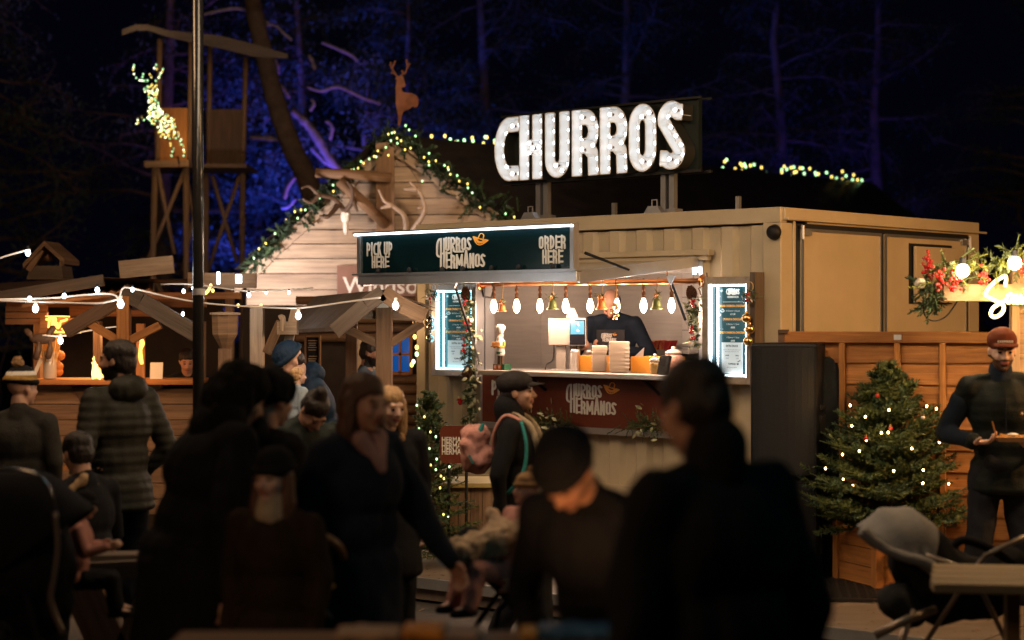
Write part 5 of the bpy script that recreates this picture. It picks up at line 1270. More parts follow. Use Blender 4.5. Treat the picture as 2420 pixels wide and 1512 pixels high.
g2 = [(1120, 132), (1147, 170), (1228, 130), (1272, 158), (1312, 180), (1332, 176), (1370, 198), (1385, 165), (1450, 145), (1455, 168), (1458, 192), (1516, 210), (1540, 190), (1545, 205), (1555, 215), (1555, 138), (1568, 140), (1632, 168), (1634, 190), (1810, 190), (1812, 208), (1828, 222)]
pts = [(lambda U: P(U[0], U[1], 20.2 + (U[0] - 930) / 1130 * 8.2))(((1100 + x * .4628) * .6302, (450 + y * .4628) * .6302)) for x, y in g2]
g3 = [(228, 1197), (285, 1190), (298, 1145), (312, 1132), (373, 1197), (383, 1213), (410, 1160), (438, 1163), (423, 1175), (447, 1182), (421, 1210), (446, 1220), (480, 1173), (506, 1167), (559, 1187), (593, 1230), (720, 1180), (703, 1202), (703, 1222), (738, 1200), (768, 1188), (788, 1185), (832, 1192), (850, 1192), (805, 1218), (770, 1247), (792, 1222), (862, 1230), (901, 1195), (940, 1225), (962, 1233), (1020, 1223), (1056, 1253), (1090, 1265), (1132, 1216), (1158, 1247), (1212, 1240), (1204, 1275), (1240, 1275), (1270, 1278), (1132, 1272), (945, 1237)]
pts += [(lambda U: P(U[0], U[1], 20.2 + (U[0] - 930) / 1130 * 8.2))(((2560 + x * .5291) * .6302, (y * .5291) * .6302)) for x, y in g3]
fairy('long string of fairy lights along the dark ridge behind the marquee letters', 'fairy_lights', P(1500, 350, 24), pts, [M_FAIRYA, M_FAIRYB], .017)

# ---------------------------------------------------------------- look-out tower
TY = 24.5
def T(u, v, dy=0): return P(u, v, TY + dy)
tw_ = thing('lookout_tower', 'wooden lookout tower on crossed log legs with a warm lit box and a curved roof', 'tower', T(470, 1072))
def log(p0, p1, r, nm='log', m=None, par=None): 
    b = MB(); b.tube([p0, p1], [r, r * .9], 8); return b.build(nm, m or M_BEAM, par or tw_, True)
gz = T(0, 745 + HC * F / TY).z
for u0, v0, u1, v1, dy in ((378, 92, 372, 390, 0), (452, 100, 448, 392, 0), (497, 108, 492, 392, 1.0), (581, 135, 574, 400, 1.0)): log(T(u0, v0, dy), T(u1, v1, dy), .04, 'upright')
for u0, u1, dy in ((366, 352, 0), (440, 441, 0), (487, 484, 1.), (574, 570, 1.)): log(T(u0, 390, dy), T(u1, 745 + HC * F / TY * 1.0, dy), .045, 'leg')
for q in ((372, 398, 412, 600, 0), (437, 402, 350, 612, 0), (502, 415, 560, 620, 1), (566, 415, 492, 640, 1), (440, 420, 480, 620, .5), (480, 420, 430, 640, .5), (355, 640, 438, 800, 0)): log(T(q[0], q[1], q[4]), T(q[2], q[3], q[4]), .033, 'brace')
b = MB(); b.bar(T(343, 389, -.1), T(448, 386, -.1), .10, .09); b.build('platform_beam', M_BEAM, tw_); b = MB(); b.bar(T(487, 402, .9), T(582, 402, .9), .10, .07); b.build('platform_beam', M_BEAM, tw_)
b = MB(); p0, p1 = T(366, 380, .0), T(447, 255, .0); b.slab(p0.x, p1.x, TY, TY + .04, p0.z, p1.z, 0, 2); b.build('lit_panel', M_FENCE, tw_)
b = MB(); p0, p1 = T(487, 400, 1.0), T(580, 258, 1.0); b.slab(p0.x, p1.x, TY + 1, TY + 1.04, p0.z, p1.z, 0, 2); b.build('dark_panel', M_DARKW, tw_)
b = MB(); p0, p1 = T(343, 392), T(582, 384); b.slab(p0.x, p1.x, TY + .02, TY + 1.1, p0.z - .02, p0.z + .03); b.build('floor', M_DARKW, tw_)
rp = [(288, 70), (320, 58), (350, 58), (400, 72), (440, 76), (520, 84), (600, 104), (680, 128)]
n = len(rp); vs = []
for i, (u, v) in enumerate(rp):
    th = (14, 14, 14, 16, 22, 30, 30, 10)[i]
    for dy in (-.6, 1.6): vs += [T(u, v, dy), T(u, v + th, dy)]
b = MB(); fs = []
for i in range(n - 1):
    a_ = i * 4; c_ = a_ + 4; fs += [(a_, c_, c_ + 2, a_ + 2), (a_ + 1, a_ + 3, c_ + 3, c_ + 1), (a_, a_ + 1, c_ + 1, c_), (a_ + 2, c_ + 2, c_ + 3, a_ + 3)]
fs += [(0, 2, 3, 1), (n * 4 - 4, n * 4 - 3, n * 4 - 1, n * 4 - 2)]
b.add(vs, fs); b.build('roof', M_SHAKE, tw_)
light('POINT', T(425, 330, -.45), 3, (1, .55, .12), None, .1, name='tower_lamp')
light('POINT', T(312, 95, -.9), 3.5, (1, .7, .4), None, .1, name='tower_lamp')
light('SPOT', T(470, 560, -3.5), 14, (1, .55, .35), T(470, 330, 0), .1, 70, 1, name='tower_lamp')
# light reindeer
rd = thing('light_reindeer', 'leaping reindeer figure made of tiny warm lights, in front of the lookout tower', 'light figure', T(425, 375, -.9))
Zr = lambda x, y: T(x * .33343, y * .33343, -.9)
lines = [[(950, 462), (943, 495), (950, 525), (965, 552), (990, 570), (1022, 572), (1045, 588)], [(1015, 525), (1010, 545), (1020, 570)], [(1107, 460), (1093, 483), (1128, 496)], [(1155, 490), (1140, 518), (1125, 550), (1105, 572), (1082, 590)], [(1150, 505), (1128, 498)], [(1062, 527), (1072, 547), (1088, 568)], [(1045, 570), (1048, 590)],
         [(955, 870), (985, 855), (1000, 830), (1020, 822)], [(1032, 857), (1062, 850), (1090, 870)], [(1205, 1015), (1222, 1050), (1230, 1078), (1226, 1108), (1243, 1118)], [(1255, 950), (1258, 985), (1282, 1000), (1270, 1020), (1292, 1035), (1298, 1060), (1312, 1080), (1304, 1105), (1306, 1120)], [(1278, 985), (1290, 1025), (1295, 1050)]]
rpts = []
for L in lines:
    for (x0, y0), (x1, y1) in zip(L[:-1], L[1:]):
        m = max(1, int(math.hypot(x1 - x0, y1 - y0) / 16)); rpts += [(x0 + (x1 - x0) * i / m, y0 + (y1 - y0) * i / m) for i in range(m)]
polys = [[(1022, 630), (1060, 600), (1112, 598), (1116, 640), (1110, 668), (1042, 660)], [(1055, 650), (1112, 655), (1118, 700), (1135, 765), (1150, 800), (1120, 840), (1048, 835), (1048, 760), (1062, 700)], [(1045, 835), (1135, 770), (1165, 795), (1238, 850), (1246, 905), (1262, 960), (1190, 990), (1145, 970), (1110, 905)]]
def inside(p, poly):
    c = False
    for i in range(len(poly)):
        (x0, y0), (x1, y1) = poly[i - 1], poly[i]
        if (y0 > p[1]) != (y1 > p[1]) and p[0] < (x1 - x0) * (p[1] - y0) / (y1 - y0) + x0: c = not c
    return c
rnd = random.Random(9)
for poly in polys:
    fill = []; xs = [p[0] for p in poly]; ys = [p[1] for p in poly]
    for _ in range(5000):
        p = (rnd.uniform(min(xs), max(xs)), rnd.uniform(min(ys), max(ys)))
        if inside(p, poly) and all((p[0] - q[0]) ** 2 + (p[1] - q[1]) ** 2 > 15 ** 2 for q in fill): fill.append(p)
    rpts += fill
rnd.shuffle(rpts)
RP = [Zr(x, y) + Vector((0, rnd.uniform(-.12, .12) if y > 600 else 0, 0)) for x, y in rpts]
b = MB(); b.ell((0, 0, 0), (.0085, .0085, .011), None, 8); pm = []
for m in (M_FAIRYA, M_FAIRYB, nosample(glow('fairy_pale', (.95, 1, .6), 4.5))):
    me = bpy.data.meshes.new('bulb'); me.from_pydata(b.v, [], b.f); me.materials.append(m); pm.append(me)
inv = rootM(rd).inverted()
for i, p in enumerate(RP[:100]):
    o = bpy.data.objects.new('bulb', pm[i % 3]); COL.objects.link(o); o.parent = rd; o.location = inv @ p
for k in range(3):
    b = MB(); [b.ell(p, (.0085, .0085, .011), None, 6) for i, p in enumerate(RP[100:]) if i % 3 == k]; o = b.build('more_bulbs', pm[k].materials[0], rd, fix=False); o['kind'] = 'stuff'
b = MB()
for L in lines: b.tube([Zr(x, y) + Vector((0, .03, 0)) for x, y in L], .006, 4)
for poly in polys: b.tube([Zr(x, y) + Vector((0, .03, 0)) for x, y in poly + poly[:1]], .006, 4)
b.build('wire_frame', M_BLACKPL, rd)
log(T(420, 370, -.9), T(424, 389, -.1), .012, 'bracket', M_BLACKPL, rd)

# ---------------------------------------------------------------- black pole
c = P(470, 900, 11.3); b = MB(); rp_ = .036; b.tube([(c.x, c.y, 0), (c.x - .012, c.y, 6.0)], rp_, 20); t = thing('black_pole', 'tall glossy black pole standing between the festoon strings', 'pole', (c.x, c.y, 0)); b.build('shaft', mat('black_gloss_paint', (.015, .014, .014), .22, 0, .2, 12, .1, 40, coat=.4), t, True)
b = MB(); b.lathe([(.10, 0), (.10, .015), (.05, .03), (.045, .09)], (c.x, c.y, 0), 18); b.build('base', M_BLACKPL, t); b = MB(); b.lathe([(rp_ + .006, 0), (rp_ + .006, .04)], (c.x, c.y, P(0, 697, 11.3).z), 18); b.build('collar', M_GALV, t)

# ---------------------------------------------------------------- mulled wine stall at the left
SYL = 16.0
def S_(u, v, dy=0): return P(u, v, SYL + dy)
def slab2(b, u0, v0, u1, v1, y0, y1, mi=0, ax=None, Y=SYL):
    a, c = P(u0, v1, Y), P(u1, v0, Y); b.slab(a.x, c.x, Y + y0, Y + y1, a.z, c.z, mi, ax); return b
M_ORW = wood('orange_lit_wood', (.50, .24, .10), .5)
st = thing('drinks_stall', 'dark timber drinks stall at the left with a corrugated roof edge and wooden bar', 'stall', S_(200, 1250))
b = MB(); b.bar(S_(-60, 712, -.5), S_(245, 662, -.5), .04, .10); b.build('fascia', M_SHAKE, st)
b = MB(); n = 60; vs = []
for i in range(n + 1):
    u = 52 + 310 * i / n; v = 718 - (u - 52) * .125 + (0 if u < 270 else (u - 270) * .1); w_ = 3.0 * math.sin(i * 1.5)
    vs += [S_(u, v - 2 + w_, -.42), S_(u, v + 9 + w_ * .3, -.42), S_(u, v - 22 + w_, 1.2)]
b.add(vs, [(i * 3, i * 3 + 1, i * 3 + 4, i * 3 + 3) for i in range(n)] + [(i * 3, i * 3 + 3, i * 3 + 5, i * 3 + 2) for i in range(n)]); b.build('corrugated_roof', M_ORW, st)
b = MB(); b.add([S_(-60, 704, -.5), S_(245, 655, -.5), S_(560, 668, 0), S_(560, 655, 1.4), S_(-60, 672, 1.4)], [(0, 1, 2, 3, 4)]); b.build('roof', M_DARKW, st)
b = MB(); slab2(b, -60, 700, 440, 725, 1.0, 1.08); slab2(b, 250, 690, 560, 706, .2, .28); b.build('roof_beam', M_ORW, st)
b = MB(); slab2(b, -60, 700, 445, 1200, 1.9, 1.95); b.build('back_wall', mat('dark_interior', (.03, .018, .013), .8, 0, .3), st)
b = MB()
for k, vv in enumerate((723, 738, 753)): slab2(b, 20, vv, 118, vv + 13.5, -.1, -.06)
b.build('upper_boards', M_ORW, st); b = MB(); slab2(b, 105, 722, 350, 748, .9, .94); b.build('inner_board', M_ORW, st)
b = MB(); z = S_(0, 1215).z; k = 0
while z < S_(0, 912).z - .13: a_ = S_(60, 0).x; b.slab(a_, S_(480, 0).x, SYL - .03, SYL, z, z + .135, 0, 0); z += .142
b.build('bar_front', M_BEAM, st, bevel=.004)
b = MB(); slab2(b, 60, 895, 480, 907, -.25, .3, 0, 0); b.build('bar_top', M_FENCE, st, bevel=.005)
for uu in (80, 222, 470): b = MB(); slab2(b, uu - 8, 760, uu + 8, 895, .1, .2, 0, 2); b.build('post', M_BEAM, st)
b = MB(); b.prism([(0, 0), (.21, 0), (.10, -.17)], .004, lambda x, y, d: S_(165, 908, -.06) + Vector((x, -d, y))); b.build('pennant', M_DARKW, st)
b = MB(); slab2(b, 315, 925, 330, 932, -.05, -.03); slab2(b, 320, 938, 335, 944, -.05, -.03); 
# neon word on the stall
ng = thing('neon_sign', 'orange glowing neon word on a wooden strip under the roof of the left drinks stall', 'neon sign', S_(150, 788, -.2))
M_NEONO = glow('neon_orange', (1, .45, .08), 3.0)
b = MB(); slab2(b, 106, 751, 192, 789, -.17, -.14); b.build('board', M_ORW, ng)
zc_ = lambda x, y: S_(x * .19172 , 880 * .6302 + y * .19172, -.2)
for L in (((565, 1040), (600, 1050), (610, 1020), (600, 1150)), ((610, 1030), (650, 1040), (640, 1150)), ((650, 1030), (685, 1040), (670, 1150), (690, 1195)), ((700, 1080), (710, 1150), (735, 1120), (740, 1080)), ((745, 1070), (790, 1060), (830, 1040)), ((760, 1165), (800, 1160), (780, 1180), (880, 1140), (870, 1175), (960, 1175), (990, 1150))):
    b = MB(); b.tube(spline([zc_(*q) for q in L], 5), .011, 6); b.build('tube_letter', M_NEONO, ng, True)
b = MB(); b.tube([zc_(580, 1200), zc_(1000, 1205)], .008, 6); b.tube([zc_(560, 1005), zc_(860, 1010)], .006, 6); b.build('tube_frame', M_NEONO, ng)
light('POINT', S_(150, 775, -.7), 2.5, (1, .45, .1), None, .12, name='neon_lamp')
nv = thing('neon_tube', 'upright orange neon tube on the post of the left drinks stall', 'neon sign', S_(335, 870, -.1))
b = MB(); slab2(b, 326, 765, 346, 900, -.08, -.04, 0, 2); b.build('board', M_ORW, nv); b = MB(); b.tube(spline([S_(334, 800, -.12), S_(339, 812, -.12), S_(333, 828, -.12), S_(336, 860, -.12), S_(330, 842, -.12), S_(334, 803, -.12)], 5), .012, 6); b.build('tube', M_NEONO, nv, True)
light('POINT', S_(336, 830, -.45), 4, (1, .42, .1), None, .1, name='neon_lamp')
light('POINT', S_(220, 868, .5), 2.5, (1, .5, .16), None, .1, name='bar_lamp')
light('SPOT', S_(150, 770, -1.6), 45, (1, .5, .2), S_(160, 1010, 0), .1, 90, 1, name='bar_lamp')
light('AREA', S_(190, 770, .3), 16, (1, .5, .18), S_(150, 900, .2), .8, name='bar_lamp')
# things on the bar
p = S_(118, 895, -.1); t = thing('straw_jar', 'clear jar stuffed with tall yellow straws on the bar of the left stall', 'jar', p)
b = MB(); b.lathe([(.055, 0), (.06, .01), (.06, .24), (.055, .245)], p, 14); b.build('jar_body', mat('cloudy_glass', (.5, .42, .34), .1, 0, .05), t, True)
b = MB(); rnd = random.Random(3)
for _ in range(60): a_ = rnd.uniform(0, 6.28); q = rnd.random() ** .5; b.tube([p + Vector((q * .03 * math.cos(a_), q * .03 * math.sin(a_), .02)), p + Vector((q * .11 * math.cos(a_), q * .11 * math.sin(a_), rnd.uniform(.34, .40)))], .004, 4)
b.build('straws', mat('yellow_straw', (.70, .42, .14), .5, 0, .1), t)
def menu_card(u0, v0, u1, v1, label, lean, m=M_PAPER, Y=SYL - .1):
    a, c = P(u0, v1, Y), P(u1, v0, Y); b = MB(); b.prism([(a.x, a.z), (c.x - lean, a.z), (c.x, c.z), (a.x + lean, c.z)], .006, lambda x, z, d: Vector((x, Y + .02 - d - (z - a.z) * -.15, z))); b.slab(a.x, c.x - lean, Y - .02, Y + .06, a.z - .004, a.z + .006); tag(b.build('menu_card', m), label, 'menu card')
menu_card(72, 847, 100, 892, 'white menu card leaning on the bar, left of the jar of straws', .07)
menu_card(353, 857, 383, 905, 'white upright menu card on the bar, right of the bearded man', .0)
p = S_(133, 893, -.05); b = MB(); [b.ell(p + Vector((random.gauss(0, .03), 0, .05 + random.uniform(0, .18))), .045, None, 8) for _ in range(8)]; tag(b.build('fruit_bowl', mat('orange_fruit', (.5, .17, .03), .4), None, True), 'heap of oranges on the bar beside the jar of straws', 'fruit')
p = S_(238, 893, -.15); rnd = random.Random(8); b = MB()
for k in range(5): a_ = p + Vector((rnd.uniform(-.05, .05), 0, 0)); b.tube([a_, a_ + Vector((rnd.uniform(-.03, .03), 0, .04)), a_ + Vector((rnd.uniform(-.06, .06), 0, rnd.uniform(.12, .2)))], [.03, .02, .003], 6)
tag(b.build('flame', glow('flame', (1, .5, .12), 5)), 'small orange flames flickering on the bar in front of the bearded man', 'flame')
# antler / horns hanging at the post top
b = MB()
for u0, v0, u1, v1 in ((92, 800, 84, 850), (118, 800, 113, 848), (75, 800, 60, 780), (100, 805, 128, 770)): b.tube(spline([S_(u0, v0, -.3), S_((u0 + u1) / 2 + 3, (v0 + v1) / 2, -.33), S_(u1, v1, -.3)], 4), [.02] * 4 + [.03] * 4 + [.012], 6)
b.ell(S_(100, 800, -.3), (.12, .04, .05)); tag(b.build('horn_trophy', M_ANTD, None, True), 'dark horns mounted on the left post of the drinks stall', 'horns')
# bell turret on the roof
TYL = 17.5
t = thing('bell_turret', 'small wooden bell turret with a steep open gable, above the drinks stall roof', 'turret', P(105, 672, TYL))
b = MB(); A = [P(62, 660, TYL), P(150, 660, TYL), P(146, 628, TYL), P(72, 628, TYL)]; vs = A + [p + Vector((0, .4, 0)) for p in A]; b.add(vs, [(0, 1, 2, 3), (4, 7, 6, 5), (0, 4, 5, 1), (1, 5, 6, 2), (2, 6, 7, 3), (3, 7, 4, 0)], 0, [[(vs[i].x * 2, vs[i].z * 3) for i in f_] for f_ in [(0, 1, 2, 3), (4, 7, 6, 5), (0, 4, 5, 1), (1, 5, 6, 2), (2, 6, 7, 3), (3, 7, 4, 0)]]); b.build('turret_base', M_SHAKE, t)
for e in ((54, 622), (152, 612)):
    b = MB(); a_ = P(104, 569, TYL - .06); c_ = P(*e, TYL - .06); b.add([a_, c_, c_ + Vector((0, .6, 0)), a_ + Vector((0, .6, 0)), a_ - Vector((0, 0, .05)), c_ - Vector((0, 0, .05)), c_ + Vector((0, .6, -.05)), a_ + Vector((0, .6, -.05))], [(0, 1, 2, 3), (4, 7, 6, 5), (0, 4, 5, 1), (1, 5, 6, 2), (2, 6, 7, 3)]); b.build('turret_roof', M_BEAM, t)
b = MB(); b.bar(P(68, 640, TYL), P(98, 590, TYL), .04, .06); b.bar(P(146, 628, TYL), P(147, 605, TYL), .04, .04); b.build('turret_strut', M_BEAM, t)
b = MB(); b.lathe([(.0, 0), (.07, 0), (.05, .06), (.035, .12), (.0, .14)], P(112, 618, TYL + .2), 12); b.build('bell', M_BRONZE, t, True)
# loose boards on the roof
def board(u0, v0, u1, v1, Y, label, hgt, m=M_LARCH):
    a, c = P(u0, v0, Y), P(u1, v1, Y); b = MB(); b.bar(a - Vector((0, 0, hgt / 2)), c - Vector((0, 0, hgt / 2)), .05, hgt); tag(b.build('roof_board', m), label, 'board')
board(283, 617, 410, 604, 16.2, 'pale wide plank on edge, above the roof of the drinks stall', .16)
board(445, 644, 606, 646, 15.6, 'thick beam end with two small lamps, between the pole and the tavern gable', .13, M_BEAM)
for u, v0, v1, s_ in ((516, 643, 671, 'thin upright tube lamp on the beam end'), (564, 649, 669, 'white bulb lamp on the beam end beside the gable')):
    b = MB(); b.tube([P(u, v1, 15.4), P(u, v0, 15.4)], .013 if u < 530 else .026, 8); tag(b.build('wall_lamp', M_BULBC, None, True), s_, 'lamp')
# A-frame porch of the stall
PY = 14.2
t = thing('timber_porch', 'open timber porch frame with a star of braces, in front of the drinks stall', 'porch', P(293, 1240, PY))
Q = lambda u, v, dy=0: P(u, v, PY + dy)
def rafter(par, pts, w, h, m=M_BEAM, nm='rafter'): 
    b = MB(); [b.bar(a, c, w, h) for a, c in zip(pts[:-1], pts[1:])]; return b.build(nm, m, par, bevel=.004)
b = MB(); b.bar(Q(293, 700), Q(293, 745 + HC * F / PY), .10, .10, (0, 1, 0)); b.build('post', M_FENCE, t, bevel=.005)
rafter(t, [Q(286, 706), Q(155, 784)], .09, .11, M_DARKW); rafter(t, [Q(288, 690), Q(335, 712), Q(465, 790)], .09, .13, M_SHAKE)
rafter(t, [Q(288, 690, 1.2), Q(335, 712, 1.2), Q(465, 790, 1.2)], .09, .13, M_SHAKE)
b = MB(); b.add([Q(300, 688, -.05), Q(475, 792, -.05), Q(475, 770, 1.6), Q(300, 670, 1.6)], [(0, 1, 2, 3)]); b.build('roof', M_SHAKE, t)
for q in ((203, 758, 290, 812), (292, 812, 380, 768)): rafter(t, [Q(q[0], q[1]), Q(q[2], q[3])], .06, .065, M_FENCE, 'brace')
rafter(t, [Q(225, 727, .1), Q(370, 725, .1)], .06, .05, M_LARCH, 'tie_beam')
# lantern-shaped box on a post
LY = 13.2; c = P(532, 790, LY)
t = thing('pedestal_box', 'eight-sided wooden box on a square post, right of the black pole', 'box', (c.x, LY, 0))
zf = lambda v: P(0, v, LY).z
b = MB(); b.lathe([(.03, zf(826)), (.045, zf(818)), (.095, zf(790)), (.10, zf(748)), (.10, zf(744))], (c.x, LY, 0), 8, Matrix.Rotation(R(22.5), 3, 'Z')); b.build('box_body', M_BEAM, t)
b = MB(); b.lathe([(.115, zf(744)), (.115, zf(739)), (.04, zf(737))], (c.x, LY, 0), 8); b.build('lid', M_LARCH, t); b = MB(); b.slab(c.x - .045, c.x + .045, LY - .045, LY + .045, 0, zf(824), 0, 2); b.build('post', M_BEAM, t)
for u0, u1, v0, Y, m, s_ in ((590, 621, 722, 15.0, M_LARCH, 'thick pale timber post under the left corner of the tavern gable'), (531, 549, 678, 16.4, M_BEAM, 'slim post under the beam end, behind the eight-sided box')):
    b = MB(); a, c2 = P(u0, v0, Y), P(u1, v0, Y); b.slab(a.x, c2.x, Y, Y + .13, 0, a.z, 0, 2); tag(b.build('timber_post', m, None, bevel=.006), s_, 'post')
for q, m, s_ in (((700, 728, 668, 870, 13.8), M_LARCH, 'pale leaning timber under the low end of the porch roof'), ((664, 760, 630, 835, 14.6), M_BEAM, 'dark leaning stick between the posts left of the porch')):
    b = MB(); a = P(q[0], q[1], q[4]); c2 = P(q[2], q[3], q[4]); d_ = (c2 - a); d_ = d_ * (a.z / (a.z - c2.z)) if q[2] == 668 else d_; b.bar(a, a + d_, .07, .07, (0, 1, 0)); tag(b.build('leaning_post', m, None, bevel=.004), s_, 'post')
b = MB(); a = P(672, 760, 13.7); b.slab(a.x - .05, a.x + .10, 13.65, 13.78, a.z - .10, a.z + .0); b.tube(spline([P(660, 752, 13.6), P(668, 750, 13.6), P(668, 765, 13.6), P(668, 782, 13.6)], 4), .022, 8); tag(b.build('carved_bracket', M_LARCH), 'carved pale bracket on the dark block at the left end of the porch roof', 'bracket')
# ---- second porch, before the tavern door
PY2 = 13.9; W2 = lambda u, v, dy=0: P(u, v, PY2 + dy)
t = thing('timber_porch', 'timber porch with a boarded sloping roof and one bright bulb, before the tavern door', 'porch', W2(905, 1300))
b = MB(); n = 14; vs = []
c0, c1, c2, c3 = W2(788, 788, -.3), W2(662, 788, 1.6), W2(905, 690, -.3), W2(775, 718, 1.6)
# sloping boards from the low eave up to the ridge
low0, low1, top0, top1 = W2(795, 782, -.3), W2(665, 789, 1.4), W2(906, 694, -.3), W2(745, 708, 1.8)
for i in range(n):
    a_, b_ = i / n, (i + .96) / n
    p00, p01 = low0.lerp(low1, a_), low0.lerp(low1, b_); p10, p11 = top0.lerp(top1, a_), top0.lerp(top1, b_); up_ = Vector((0, 0, .03)); o_ = i * 3.3
    vs = [p00, p01, p11, p10, p00 + up_, p01 + up_, p11 + up_, p10 + up_]
    b.add(vs, [(0, 3, 2, 1), (4, 5, 6, 7), (0, 1, 5, 4), (1, 2, 6, 5), (2, 3, 7, 6), (3, 0, 4, 7)], 0, [[(o_, o_)] * 4, [(0 + o_, o_), (0 + o_, .12 + o_), (1.2 + o_, .12 + o_), (1.2 + o_, o_)]] + [[(o_, o_)] * 4] * 4)
b.build('roof', M_SHAKE, t)
b = MB(); low2 = W2(1010, 735, -.3); b.add([top0, low2, low2 + Vector((0, 1.6, 0)), top1], [(0, 1, 2, 3)]); b.add([p + Vector((0, 0, .03)) for p in (top0, low2, low2 + Vector((0, 1.6, 0)), top1)], [(0, 1, 2, 3)]); b.build('roof', M_SHAKE, t)
rafter(t, [W2(906, 692, -.35), W2(865, 720, -.35), W2(790, 784, -.35)], .07, .12, M_SHAKE); rafter(t, [W2(906, 692, -.35), W2(950, 722, -.35), W2(1005, 748, -.35)], .07, .12, M_BEAM)
b = MB(); b.bar(W2(908, 715), W2(908, 745 + HC * F / PY2), .125, .11, (0, 1, 0)); b.build('post', M_BEAM, t, bevel=.006); b = MB(); b.bar(W2(831, 762, .5), W2(831, 1285, .5), .09, .09, (0, 1, 0)); b.build('post', M_DARKW, t)
b = MB(); pz = W2(903, 718, -.07); b.slab(pz.x - .05, pz.x + .05, PY2 - .08, PY2 - .07, pz.z - .03, pz.z + .04); b.build('white_box', M_PAPER, t)
rafter(t, [W2(838, 742, .1), W2(985, 748, .1)], .06, .07, M_LARCH, 'tie_beam')
for q in ((793, 766, 893, 812), (922, 812, 1000, 762)): rafter(t, [W2(q[0], q[1]), W2(q[2], q[3])], .06, .065, M_BEAM, 'brace')
# tavern door side: wall, window, chalkboard
WY = 17.6; X_ = lambda u, v, dy=0: P(u, v, WY + dy)
wi = thing('tavern_window', 'four-pane window with blue glass in an orange timber frame, beneath the porch', 'window', X_(945, 890))
b = MB(); 
for q in ((920, 792, 928, 885), (943, 792, 949, 885), (968, 792, 975, 885), (928, 792, 968, 798), (928, 834, 968, 840), (928, 878, 968, 886)): slab2(b, *q, -.05, .0, 0, None, WY)
b.build('frame', M_FENCE, wi); b = MB(); slab2(b, 925, 795, 970, 882, .02, .04, 0, None, WY); b.build('pane', mat('blue_glass', (.01, .04, .12), .12, 0, .5, 3, emit=(.0, .10, .42), es=.55), wi)
wl_ = thing('log_wall', 'dark timber wall of the tavern porch around the blue window', 'wall', X_(800, 1160)); b = MB()
k = 0
for vv in range(886, 1140, 24): b.tube([X_(915, vv + 10, .05), X_(1010, vv + 10, .05)], .05, 10)
for vv in range(700, 790, 22): b.tube([X_(700, vv + 10, .3), X_(1010, vv + 10, .3)], .045, 10)
b.build('logs', M_BEAM, wl_, True); b = MB(); slab2(b, 560, 728, 1030, 1200, .4, .45, 0, None, WY); b.build('wall_face', mat('dark_wall', (.035, .022, .016), .8, 0, .3), wl_)
cb = thing('chalkboard', 'framed black chalkboard with faint writing, left of the dark porch post', 'chalkboard', P(738, 880, 15.5))
b = MB(); 
for q in ((720, 793, 724, 872), (754, 793, 758, 872), (724, 793, 754, 797), (724, 868, 754, 872)): slab2(b, *q, -.02, .02, 0, None, 15.5)
b.build('frame', M_BEAM, cb); b = MB(); slab2(b, 724, 797, 754, 868, .0, .015, 0, None, 15.5); b.build('board', M_BLACKPL, cb)
b = MB()
for k, vv in enumerate((804, 810, 815, 820, 826, 841, 847, 852)): slab2(b, 728 + k % 3, vv, 750 - (k * 7) % 5, vv + 2, -.004, -.001, 0, None, 15.5)
b.build('chalk_lines', mat('chalk', (.35, .28, .22), .8, 0, 0), cb)
pn = thing('pine_door', 'pale pine door leaf behind the man in the blue waistcoat', 'door', P(812, 920, 16.8)); b = MB(); slab2(b, 842, 800, 890, 1150, 0, .04, 0, 2, 16.8); b.build('leaf', M_LARCH, pn)
light('POINT', P(935, 760, 13.2), 5, (1, .85, .65), None, .05, name='porch_lamp')
light('POINT', P(870, 760, 15.6), 10, (1, .62, .3), None, .1, name='porch_lamp')
light('POINT', P(960, 850, 16.4), 3, (1, .55, .2), None, .1, name='porch_lamp')
fairy('few fairy lights dangling by the blue window, left of the kiosk', 'fairy_lights', P(975, 900, 15), [P(u, v, 15) for u, v in ((980, 796), (977, 855), (985, 821), (985, 837), (973, 862), (984, 777))], [M_FAIRYA, M_FAIRYB], .016)
fairy('small cluster of fairy lights under the beam end, right of the black pole', 'fairy_lights', P(500, 700, 16), [P(u, v, 15.4) for u, v in ((491, 688), (495, 682), (503, 687), (498, 675), (487, 692), (563, 722), (617, 723))], [M_FAIRYA], .013)
# ---- fir tree, box, board at the left foot of the kiosk
fb = P(1016, 1230, 12.7); fb.z = .28
tr2, pts2 = fir('slim fir tree with tiny lights at the left corner of the kiosk', fb, P(0, 926, 12.7).z - .28, .34, 41, 0, 1.1, None, .0)
lp2 = [(990, 1013), (1017, 1021), (1030, 1032), (1000, 1041), (1015, 1060), (1000, 1070), (1032, 1085), (1018, 1099), (1030, 1110), (1040, 1153), (1017, 1172), (1049, 1131), (1059, 1220), (1048, 1216), (985, 958), (1003, 985), (1062, 1103), (1042, 1125), (965, 1050), (960, 1095), (975, 1130)]
fairy('tiny cold lights scattered on the slim fir tree at the kiosk corner', 'fairy_lights', fb, [P(u, v, 12.7 - .30) for u, v in lp2], [M_FAIRYB, M_FAIRYA], .007)
b = MB(); c = P(1085, 1200, 12.9)
t = thing('timber_box', 'low timber box with a pale lid at the left foot of the kiosk', 'box', (c.x, 12.9, 0)); zt = P(0, 1152, 12.7).z
for k in range(5): x = P(1058, 0, 12.8).x + k * .085; b = MB(); b.slab(x, x + .08, 12.7, 12.73, 0, zt, 0, 2); b.build('board', M_BEAM, t)
b = MB(); b.slab(P(1050, 0, 12.8).x, P(1168, 0, 12.7).x, 12.66, 13.2, zt, zt + .035); b.build('lid', mat('yellow_ledge', (.42, .32, .12), .35, 0, .1), t, bevel=.005)
b = MB(); b.slab(P(1058, 0, 12.8).x, P(1166, 0, 12.7).x, 12.74, 13.1, 0, zt - .01); b.build('carcass', M_DARKW, t)
